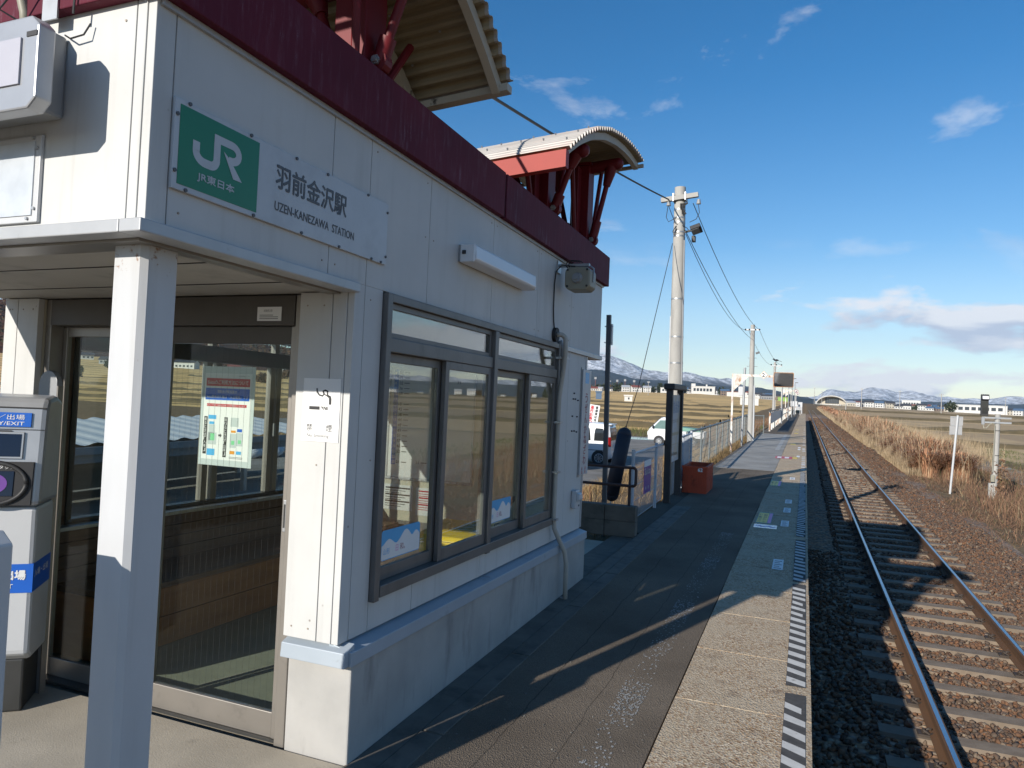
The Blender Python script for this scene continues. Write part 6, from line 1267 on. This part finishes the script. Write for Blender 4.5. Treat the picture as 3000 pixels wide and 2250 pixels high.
x, y = clump_field(9000, 14, 40, -30, -20.8, 13, 1); V, F = blades(0, x, y, gz(x, y)-.02, .2, .8, .025, .7); solo('dry_grass', fastmesh('dry_grass', V, F), DRYG, 'dry brush on the bank beyond the shed', 'grass', kind='stuff')
x, y = clump_field(14000, 60, 105, -45, -5, 14, 1); V, F = blades(0, x, y, gz(x, y)-.02, .1, .26, .03, .5); solo('rice_stubble', fastmesh('rice_stubble', V, F), DRYG, 'cut rice stubble across the nearest field', 'stubble', kind='stuff')
x, y = clump_field(8000, 44, 100, -7.5, -3.2, 15, 1); V, F = blades(0, x, y, gz(x, y)-.02, .3, 1.0, .02, .6); solo('dry_brush', fastmesh('dry_brush', V, F), WEED, 'dull brown brush on the slope beyond the mesh fence', 'weeds', kind='stuff')
# bare red-stemmed shrub by the block wall
shb = thing('bare_shrub', 'small bare reddish shrub behind the pipe rail', 'shrub', (-2.85, 10.3, -.45)); g = Geo()
for k in range(26): a = random.uniform(0, 6.28); l = random.uniform(.35, .9); g.tube([(-2.85, 10.3, -.3), (-2.85+.12*math.cos(a), 10.3+.12*math.sin(a), -.5+l*.5), (-2.85+.3*l*math.cos(a), 10.3+.3*l*math.sin(a), -.5+l)], .008, 4, .003)
part(shb, 'branches', g, pm('red_twig', (.2, .06, .035), rough=.8)); 
# sapling beside the signal post
sp3 = thing('sapling', 'thin dark sapling between the leaning sign and the signal post', 'sapling', (5.75, 31, -1.6)); g = Geo().tube([(5.75, 31, -1.6), (5.74, 31, -1.0), (5.72, 31, -.35)], .018, 6, .006)
for k in range(16): a = random.uniform(0, 6.28); z = random.uniform(-.9, -.3); g.tube([(5.73, 31, z), (5.73+.2*math.cos(a), 31+.2*math.sin(a), z+random.uniform(.05, .2))], .006, 4, .002)
part(sp3, 'stem', g, WOODD)
iv = rng.normal(size=(260, 3))*np.array([.1, .1, .5])+np.array([6.6, 30.93, -.9]); Vv = (iv[:, None, :]+rng.normal(size=(260, 3, 3))*.045).reshape(-1, 3)
ivy = solo('climbing_plant', fastmesh('climbing_plant', Vv, np.arange(780).reshape(-1, 3)), WEED, 'dead climbing plant wrapped round the signal post', 'plant', kind='stuff')
# farm track on the right
gF = Geo(); yy = np.concatenate([np.arange(20, 120, 5.0), np.arange(120, 500, 20.0)])
for y in yy:
    for x in (8.9, 9.6, 10.4, 11.0): gF.v.append((x+.35*math.sin(y*.05), y, float(gz(x, y))+.03))
for j in range(len(yy)-1):
    for i in range(3): gF.f.append((j*4+i, j*4+i+1, j*4+5+i, j*4+4+i))
solo('farm_track', gF, pm('track_gravel', (.34, .31, .26), (.24, .22, .18), scale=1.2, rough=.95, bump=.5, bscale=12, bdist=.04, c3=(.13, .12, .06), s3=.6, t3=(.5, .62)), 'pale gravel farm track running along the railway', 'track', kind='structure')
gD = Geo()
for j, y in enumerate(np.arange(120, 700, 20.0)):
    pass
# ------------------------------------------------------------------ town, trees, hills, mountains
def at(az, D): a = R(az); return D*math.sin(a), D*math.cos(a)
WALLS = [pm('house_wall_white', (.62, .62, .6), rough=.8), pm('house_wall_cream', (.5, .46, .38), rough=.8), pm('house_wall_grey', (.3, .31, .32), rough=.8), pm('house_wall_brown', (.2, .15, .12), rough=.8)]
ROOFS = [pm('roof_dark', (.06, .06, .065), rough=.6), pm('roof_blue', (.09, .15, .24), rough=.5), pm('roof_red', (.22, .07, .05), rough=.6), pm('roof_silver', (.42, .44, .46), rough=.4)]
WIN = pm('far_window', (.04, .05, .06), rough=.2)
house_meshes = []
for k in range(5):
    w_, d_, h_, r_h = (9, 7, 5.6, 2.0) if k < 2 else ((14, 9, 4.2, 1.6) if k == 2 else ((8, 7, 3.0, 1.8) if k == 3 else (22, 12, 5.5, 1.2)))
    a = Geo().box(-w_/2, w_/2, -d_/2, d_/2, -1, h_).add([(-w_/2, -d_/2, h_), (-w_/2, d_/2, h_), (-w_/2, 0, h_+r_h*.92), (w_/2, -d_/2, h_), (w_/2, d_/2, h_), (w_/2, 0, h_+r_h*.92)], [(0, 1, 2), (5, 4, 3)]).mesh('house')
    o_ = .5; b = Geo().add([(-w_/2-o_, -d_/2-o_, h_-.25), (w_/2+o_, -d_/2-o_, h_-.25), (w_/2+o_, 0, h_+r_h), (-w_/2-o_, 0, h_+r_h), (-w_/2-o_, d_/2+o_, h_-.25), (w_/2+o_, d_/2+o_, h_-.25),
        (-w_/2-o_, -d_/2-o_, h_-.05), (w_/2+o_, -d_/2-o_, h_-.05), (w_/2+o_, 0, h_+r_h+.2), (-w_/2-o_, 0, h_+r_h+.2), (-w_/2-o_, d_/2+o_, h_-.05), (w_/2+o_, d_/2+o_, h_-.05)],
        [(0, 1, 2, 3), (3, 2, 5, 4), (6, 9, 8, 7), (9, 10, 11, 8), (0, 6, 7, 1), (4, 5, 11, 10), (0, 3, 9, 6), (3, 4, 10, 9), (1, 7, 8, 2), (2, 8, 11, 5)]).mesh('roof')
    c = Geo()
    for i in range(int(w_//2.6)):
        for fl_ in range(2 if h_ > 5 else 1): c.box(-w_/2+1+i*2.6, -w_/2+2.3+i*2.6, -d_/2-.06, -d_/2-.01, .9+fl_*2.7, 2.1+fl_*2.7)
    house_meshes.append((a, b, c.mesh('windows')))
def setmat(o, m_): o.data.materials.append(None) if not o.data.materials else None; o.material_slots[0].link = 'OBJECT'; o.material_slots[0].material = m_
def house(x, y, rz, k, wm, rm, label, group, wins=True):
    o = bpy.data.objects.new('house', house_meshes[k][0]); COL.objects.link(o); o.location = (x, y, float(gz(x, y))); o.rotation_euler.z = rz; setmat(o, wm); tag(o, label, 'house', group)
    q = bpy.data.objects.new('roof', house_meshes[k][1]); COL.objects.link(q); q.parent = o; setmat(q, rm)
    if wins: q = bpy.data.objects.new('windows', house_meshes[k][2]); COL.objects.link(q); q.parent = o; setmat(q, WIN)
rh = random.Random(3)
def town(n, az0, az1, D0, D1, label, group, wt=(5, 2, 2, 1)):
    for i in range(n):
        az = az0+(az1-az0)*(i+rh.random())/n; D = rh.uniform(D0, D1); x, y = at(az, D)
        house(x, y, R(-az)+rh.uniform(-.5, .5), rh.choice((0, 0, 0, 1, 1, 2, 3, 3, 3)+((4,) if i % 5 == 0 else ())), rh.choices(WALLS, wt)[0], rh.choices(ROOFS, (5, 2, 1, 3))[0], label, group)
town(110, 1.2, 14.5, 900, 1500, 'one of the small houses of the distant town right of the track', 'houses of the town right of the track')
town(34, 14.5, 55, 800, 1200, 'one of the small houses of the town beyond the right edge', 'houses of the town beyond the frame')
town(70, -16.5, -1.5, 820, 1200, 'one of the small houses of the distant town left of the track', 'houses of the town left of the track', (6, 1, 1, 1))
town(14, -56, -30, 520, 700, 'one of the small houses below the wooded hill', 'houses below the wooded hill')
def gzf(x, y): return float(gz(x, y))
# school block
def block(name, az, D, w_, d_, h_, wm, label, cat, nwin=0, rot=0, tower=False, roofm=None):
    x, y = at(az, D); z = gzf(x, y); fr = Matrix.Translation((x, y, z)) @ Matrix.Rotation(R(-az+rot), 4, 'Z'); t = thing(name, label, cat, (0, 0, 0), fr)
    part(t, 'wall', Geo().box(-w_/2, w_/2, -d_/2, d_/2, -2, h_), wm); part(t, 'parapet', Geo().box(-w_/2-.3, w_/2+.3, -d_/2-.3, d_/2+.3, h_+.01, h_+.6), roofm or wm)
    for i in range(nwin): part(t, 'window', Geo().box(-w_/2+2+i*(w_-4)/nwin, -w_/2+2+(i+.68)*(w_-4)/nwin, -d_/2-.12, -d_/2-.02, h_*.38, h_*.78), WIN)
    if tower: part(t, 'stair_tower', Geo().box(-w_/2, -w_/2+4, -d_/2+1, d_/2, h_+.61, h_+3.2), wm); part(t, 'chimney', Geo().box(3, 4.5, -1, 1, h_+.61, h_+2.6), wm)
    return t
block('school_building', -7.3, 800, 24, 10, 7.5, WALLS[0], 'white flat roofed school block with a row of dark windows across the fields', 'building', 6, 4, True)
block('warehouse', -4.8, 820, 21, 12, 5.0, WALLS[0], 'pale warehouse with a red roof edge right of the school block', 'building', 0, 0, False, ROOFS[2])
block('warehouse', -9.9, 860, 17, 10, 5.5, WALLS[0], 'white low hall left of the school block', 'building', 4); block('warehouse', -3.9, 330, 7.5, 6, 3.2, WALLS[0], 'small white hut standing alone in the fields', 'hut', 0)
block('apartment_block', 6.8, 1200, 24, 12, 13, WALLS[0], 'white apartment block rising over the right hand town', 'building', 6); block('factory', 10.7, 860, 48, 18, 8, WALLS[0], 'long white factory hall at the right edge of the town', 'building', 8, 0, False, ROOFS[3])
block('container_house', -12.9, 300, 3.2, 2.5, 2.0, WALLS[0], 'little white container hut in the left fields', 'hut', 1); block('blue_truck', -15.2, 330, 2.6, 5, 3.0, ROOFS[1], 'blue box truck parked among the left fields', 'truck', 0)
block('market_hall', -1.55, 760, 9, 8, 3.2, pm('market_green', (.22, .38, .08), rough=.6), 'lime green roofed shop left of the arched hall', 'shop', 0)
# arched hall straddling the view beside the track
hx, hy = at(1.75, 820); hz = gzf(hx, hy); hall = thing('arched_hall', 'wide pale arched hall roof at the end of the line', 'hall', (0, 0, 0), Matrix.Translation((hx, hy, hz)) @ Matrix.Rotation(R(-2), 4, 'Z'))
pts = [(15*math.cos(t), 9.8*math.sin(t)) for t in np.linspace(math.pi*.97, math.pi*.03, 24)]; inn = [(14*math.cos(t), 8.8*math.sin(t)) for t in np.linspace(math.pi*.97, math.pi*.03, 24)]
g = Geo()
for yv in (-9, 25): g.v += [(a, yv, b) for a, b in pts]+[(a, yv, b) for a, b in inn]
for i in range(23): g.f += [(i, i+1, 48+i+1, 48+i), (24+i, 72+i, 72+i+1, 24+i+1), (i, 24+i, 24+i+1, i+1), (48+i, 48+i+1, 72+i+1, 72+i)]
part(hall, 'arched_roof', g, pm('hall_roof', (.5, .49, .46), rough=.5)); part(hall, 'glass_front', Geo().prism(inn, lambda a, b, q: (a, q, b), -2, -1.8), WALLS[1]); part(hall, 'window_band', Geo().box(-6, 7, -2.4, -2.01, 1.5, 7.2), WIN)
for k in range(6): part(hall, 'mullion', Geo().box(-4.2+k*1.85, -4.0+k*1.85, -2.5, -2.41, 1.5, 7.2), WALLS[2])
# floodlight masts and power poles
def mast(az, D, h_, label, group, red=True):
    x, y = at(az, D); z = gzf(x, y); t = thing('floodlight_mast', label, 'mast', (x, y, z), group=group); part(t, 'shaft', Geo().cyl((x, y, z-1), (x, y, z+h_), .5, .3, n=6), ROOFS[2] if red else STEEL); part(t, 'lamp_head', Geo().box(x-1.6, x+1.6, y-.4, y+.4, z+h_, z+h_+3), WALLS[2])
for az, h_ in ((-16.0, 16), (-15.5, 17), (-13.8, 14), (-13.2, 15), (-12.5, 14)): mast(az, 1050, h_, 'floodlight mast of the sports ground among the left trees', 'floodlight masts left of the track')
def ppole(az, D, h_, label):
    x, y = at(az, D); z = gzf(x, y); t = thing('power_pole', label, 'pole', (x, y, z), group='distant power poles'); part(t, 'shaft', Geo().cyl((x, y, z-1), (x, y, z+h_), .22, .15, n=6), POLEC); part(t, 'crossarm', Geo().box(x-1, x+1, y-.1, y+.1, z+h_*.93, z+h_*.96), STEEL)
for az, D, h_ in ((3.7, 420, 11), (6.1, 500, 12), (8.6, 380, 9), (-11.4, 520, 10), (-9.0, 600, 10), (-14.4, 560, 10), (.6, 640, 14), (1.1, 700, 12), (12.2, 700, 14), (-1.0, 560, 13), (2.7, 330, 4)): ppole(az, D, h_, 'thin distant power pole standing over the fields')
# trees: trunk and leafy crowns
def crown(nl, rx, rz, seed, size, con=False):
    r = np.random.default_rng(seed); u = r.normal(size=(nl, 3)); u /= np.linalg.norm(u, axis=1)[:, None]; rad = r.random(nl)**.45; lobes = 1+.22*np.sin(u[:, 0]*5+seed)*np.sin(u[:, 2]*4+seed*2)
    c = u*(rad*lobes)[:, None]*np.array([rx, rx, rz])
    if con: c[:, :2] *= np.clip((rz-c[:, 2])/(2*rz), .08, 1)[:, None]*1.25
    q = r.normal(size=(nl, 3, 3))*size; V = c[:, None, :]+q; return fastmesh('crown', V.reshape(-1, 3), np.arange(nl*3).reshape(-1, 3))
LEAFD = island_mat('leaf_dark', [(0, (.02, .03, .014)), (.6, (.04, .055, .022)), (1, (.07, .07, .03))], rough=.9)
LEAFB = island_mat('leaf_brown', [(0, (.05, .035, .02)), (.5, (.09, .055, .03)), (1, (.13, .085, .045))], rough=.9)
crowns = [(crown(420, 3.2, 3.0, 1, .6), LEAFD, 3.0), (crown(420, 3.6, 2.8, 2, .62), LEAFB, 3.0), (crown(420, 2.6, 4.5, 3, .6, True), LEAFD, 4.0), (crown(420, 5.5, 5.2, 4, .8), LEAFD, 5.0)]
for c_, m_, _ in crowns: c_.materials.append(m_)
trunkm = Geo().cyl((0, 0, -1), (0, 0, 3.5), .3, .18, n=6).mesh('trunk'); trunkm.materials.append(WOODD)
def tree(x, y, k, s, label, group):
    z = gzf(x, y); o = bpy.data.objects.new('tree', None); COL.objects.link(o); o.location = (x, y, z); o.scale = (s, s, s*rh.uniform(.85, 1.15)); o.rotation_euler.z = rh.uniform(0, 6.28); tag(o, label, 'tree', group)
    t = bpy.data.objects.new('trunk', trunkm); COL.objects.link(t); t.parent = o
    c_ = bpy.data.objects.new('crown', crowns[k][0]); COL.objects.link(c_); c_.parent = o; c_.location = (0, 0, crowns[k][2])
x, y = at(10.15-1.0, 700); tree(x, y, 3, .85, 'big dark evergreen standing in front of the right hand town', None)
for i in range(80): x, y = at(-16.8+12.5*rh.random()**1.4, rh.uniform(880, 1060)); tree(x, y, rh.choice((0, 0, 1, 1, 2, 2)), rh.uniform(.8, 1.6), 'dark tree in the belt behind the left fields', 'tree belt behind the left fields')
for i in range(75): x, y = at(1.5+13*rh.random(), rh.uniform(950, 1600)); tree(x, y, rh.choice((0, 1, 1, 2, 0)), rh.uniform(.6, 1.1), 'dark garden tree among the houses of the right hand town', 'garden trees in the right hand town')
for i in range(12): x, y = at(14+40*rh.random(), rh.uniform(700, 900)); tree(x, y, rh.choice((0, 1, 2, 3)), rh.uniform(.8, 1.3), 'tree at the town edge beyond the right frame edge', 'trees beyond the right frame edge')
for i in range(16): x, y = at(-56+34*rh.random(), rh.uniform(260, 480)); tree(x, y, rh.choice((0, 1, 1)), rh.uniform(.7, 1.1), 'bare brown orchard tree below the wooded hill', 'orchard trees below the hill')
# wooded hill on the left
def ridge(name, label, pts, D, depth, mat, seed, amp, kind='structure', base=-30, nj=34, ni=220, fold=1.0):
    """terrain ridge: crest heights given by (azimuth, elevation angle) at distance D, falling towards the viewer over depth"""
    r = np.random.default_rng(seed); az = np.linspace(pts[0][0], pts[-1][0], ni); el = np.interp(az, [p[0] for p in pts], [p[1] for p in pts])
    def fb(a, b, k0):
        s = np.zeros_like(a); f = 1.0; am = 1.0
        for o in range(6):
            p1, p2, p3 = r.uniform(0, 6.28, 3); th = r.uniform(0, 3.14); s += am*(1-2*np.abs(np.sin((a*math.cos(th)+b*math.sin(th))*f*k0+p1+.7*np.sin((b-a*.6)*f*k0*.7+p2)))); f *= 1.9; am *= .55
        return s
    A, T = np.meshgrid(az, np.linspace(0, 1.35, nj), indexing='ij'); Dd = D-depth*(1-T); X = Dd*np.sin(np.radians(A)); Y = Dd*np.cos(np.radians(A))
    crest = (EYE+D*np.tan(np.radians(np.interp(A, az, el)))); prof_ = np.interp(T, [0, .25, .6, 1, 1.35], [0, .16, .5, 1, .55]); z0 = np.minimum(gz(X, Y), crest)-5
    n_ = fb(X, Y, 2*math.pi/(depth*.9))
    Z = z0+(crest-z0)*prof_+amp*n_*np.clip(T*1.6, 0, 1)*np.where(T > .95, .55, 1)
    idx = np.arange(ni*nj).reshape(ni, nj); F = np.stack([idx[:-1, :-1], idx[1:, :-1], idx[1:, 1:], idx[:-1, 1:]], -1).reshape(-1, 4)
    solo(name, fastmesh(name, np.stack([X, Y, Z], -1).reshape(-1, 3), F), mat, label, 'hill' if 'hill' in name else 'mountain', kind=kind, smooth='all'); return X, Y, Z
def forest(name, cols, scale, bump):
    mt, nt, bs = newmat(name); p = nt.n('ShaderNodeNewGeometry').outputs['Position']
    col = nt.ramp(nt.noise(p, scale, 8, .7), [(.3, cols[0]), (.5, cols[1]), (.7, cols[2])]); nt.put(bs.inputs['Base Color'], col); bs.inputs['Roughness'].default_value = .95; bs.inputs['Specular IOR Level'].default_value = .1
    nt.put(bs.inputs['Normal'], nt.bump(nt.noise(p, scale*4, 6, .7), 1.0, bump)); return mt
def snowmt(name, zlo, zhi, sc_):
    mt, nt, bs = newmat(name); ge = nt.n('ShaderNodeNewGeometry'); p = ge.outputs['Position']; x, y, z = nt.sep(p); nx_, ny_, nz_ = nt.sep(ge.outputs['Normal'])
    h = nt.m('ADD', nt.m('DIVIDE', nt.m('SUBTRACT', z, zlo), zhi-zlo), nt.m('MULTIPLY', nt.m('SUBTRACT', nt.noise(p, sc_, 9, .7), .5), 1.5))
    f = nt.ramp(h, [(.35, 0.0), (.62, 1.0)])
    dark = nt.ramp(nt.noise(p, sc_*1.6, 8, .7), [(.35, (.05, .045, .04)), (.65, (.1, .085, .07))])
    streak = nt.ramp(nt.noise(p, sc_*5, 6, .75), [(.42, .25), (.6, 1.0)])
    nt.put(bs.inputs['Base Color'], nt.mix(nt.m('MULTIPLY', f, streak), dark, (.8, .82, .85))); bs.inputs['Roughness'].default_value = .9
    nt.put(bs.inputs['Normal'], nt.bump(nt.noise(p, sc_*3, 8, .7), .8, 30)); return mt
HILLX, HILLY, HILLZ = ridge('wooded_hill', 'steep wooded hill in autumn colours behind the left fields', [(-75, 4.2), (-66, 4.6), (-60, 4.7), (-57, 4.6), (-55.5, 4.3), (-53, 3.7), (-49, 3.3), (-44, 3.1), (-38, 2.6), (-32, 2.2), (-26, 1.6), (-22, .9)], 1000, 420,
    forest('autumn_forest', ((.06, .035, .02), (.11, .05, .025), (.05, .05, .022)), .02, 4), 21, 6, fold=1)
AUT = island_mat('autumn_leaves', [(0, (.03, .035, .015)), (.3, (.07, .045, .02)), (.55, (.13, .06, .026)), (.8, (.1, .07, .035)), (1, (.05, .055, .025))], rough=.9)
k = rng.integers(0, HILLX.size, 2600); jx = HILLX.ravel()[k]+rng.normal(size=2600)*4; jy = HILLY.ravel()[k]+rng.normal(size=2600)*6; jz = HILLZ.ravel()[k]
kk = HILLZ.ravel()[k] > gz(jx, jy)+2; jx, jy, jz = jx[kk], jy[kk], jz[kk]; n = len(jx); lf_ = 16
cc = np.stack([jx, jy, jz+2.0], -1)[:, None, :]+rng.normal(size=(n, lf_, 3))*np.array([2.3, 2.3, 2.0]); Vv = (cc[:, :, None, :]+rng.normal(size=(n, lf_, 3, 3))*1.15).reshape(-1, 3)
solo('hill_forest', fastmesh('hill_forest', Vv, np.arange(len(Vv)).reshape(-1, 3)), AUT, 'autumn forest covering the left hill', 'forest', kind='stuff')
# near blue range, snowy range behind it, far white range right
FOR2 = forest('range_forest', ((.022, .03, .026), (.04, .042, .034), (.065, .06, .045)), .006, 25)
ridge('mountain_range', 'dark forested range below the snowy ridge on the left', [(-30, 2.6), (-24, 2.3), (-18, 1.9), (-15, 1.95), (-12.5, 1.45), (-10, 1.45), (-8, 1.25), (-6, 1.1), (-4, .9), (-2.2, .62), (-.6, .38), (1.2, .12), (2.5, -.3)], 5200, 2600, FOR2, 5, 14)
ridge('snow_ridge', 'long snow streaked mountain ridge on the left horizon', [(-34, 3.4), (-28, 3.5), (-22, 3.4), (-17.5, 3.4), (-15.9, 3.35), (-14.9, 3.25), (-13.9, 2.95), (-12.7, 2.5), (-11.6, 2.1), (-10.4, 1.98), (-9.3, 2.05), (-8.2, 2.0), (-7.0, 1.75), (-5.6, 1.4), (-4.4, 1.05), (-3, .9), (-1.6, .8), (-.4, .45), (1.5, .2), (3, -.2)], 6900, 1900, snowmt('snow_ridge_rock', 60, 250, .004), 8, 22)
ridge('far_mountains', 'far white mountains beyond the right hand town', [(-1, .1), (.8, .5), (1.8, 1.05), (2.6, 1.0), (3.4, .95), (4.3, 1.35), (5.2, 1.3), (6.0, .95), (6.8, 1.05), (7.6, .75), (9, .85), (10, .7), (11.5, .8), (13, .9), (15, .75), (20, 1.0), (28, .9), (38, 1.2), (50, 1.3), (65, .8)], 8300, 1600, snowmt('far_snow', -60, 90, .003), 13, 20)
ridge('near_foothills', 'low dark foothills in front of the far white mountains', [(-1, .0), (2, .3), (4, .45), (6, .3), (9, .42), (12, .35), (16, .5), (30, .6), (45, .9), (60, .4)], 6200, 1200, FOR2, 17, 8)
# ------------------------------------------------------------------ haze
hz_ = Geo().box(-8950, 8950, -1450, 8950, -95, 720); o = solo('haze', hz_, None, 'thin pale haze filling the valley air', 'haze', kind='stuff')
mt = bpy.data.materials.new('haze'); mt.use_nodes = True; nt = NT(mt.node_tree); nt.t.nodes.remove(nt.t.nodes['Principled BSDF'])
pv = nt.n('ShaderNodeVolumePrincipled'); pv.inputs['Color'].default_value = (.5, .72, 1.0, 1); pv.inputs['Density'].default_value = .00005; pv.inputs['Anisotropy'].default_value = .0
nt.L(pv.outputs[0], nt.t.nodes['Material Output'].inputs['Volume']); o.data.materials.append(mt)
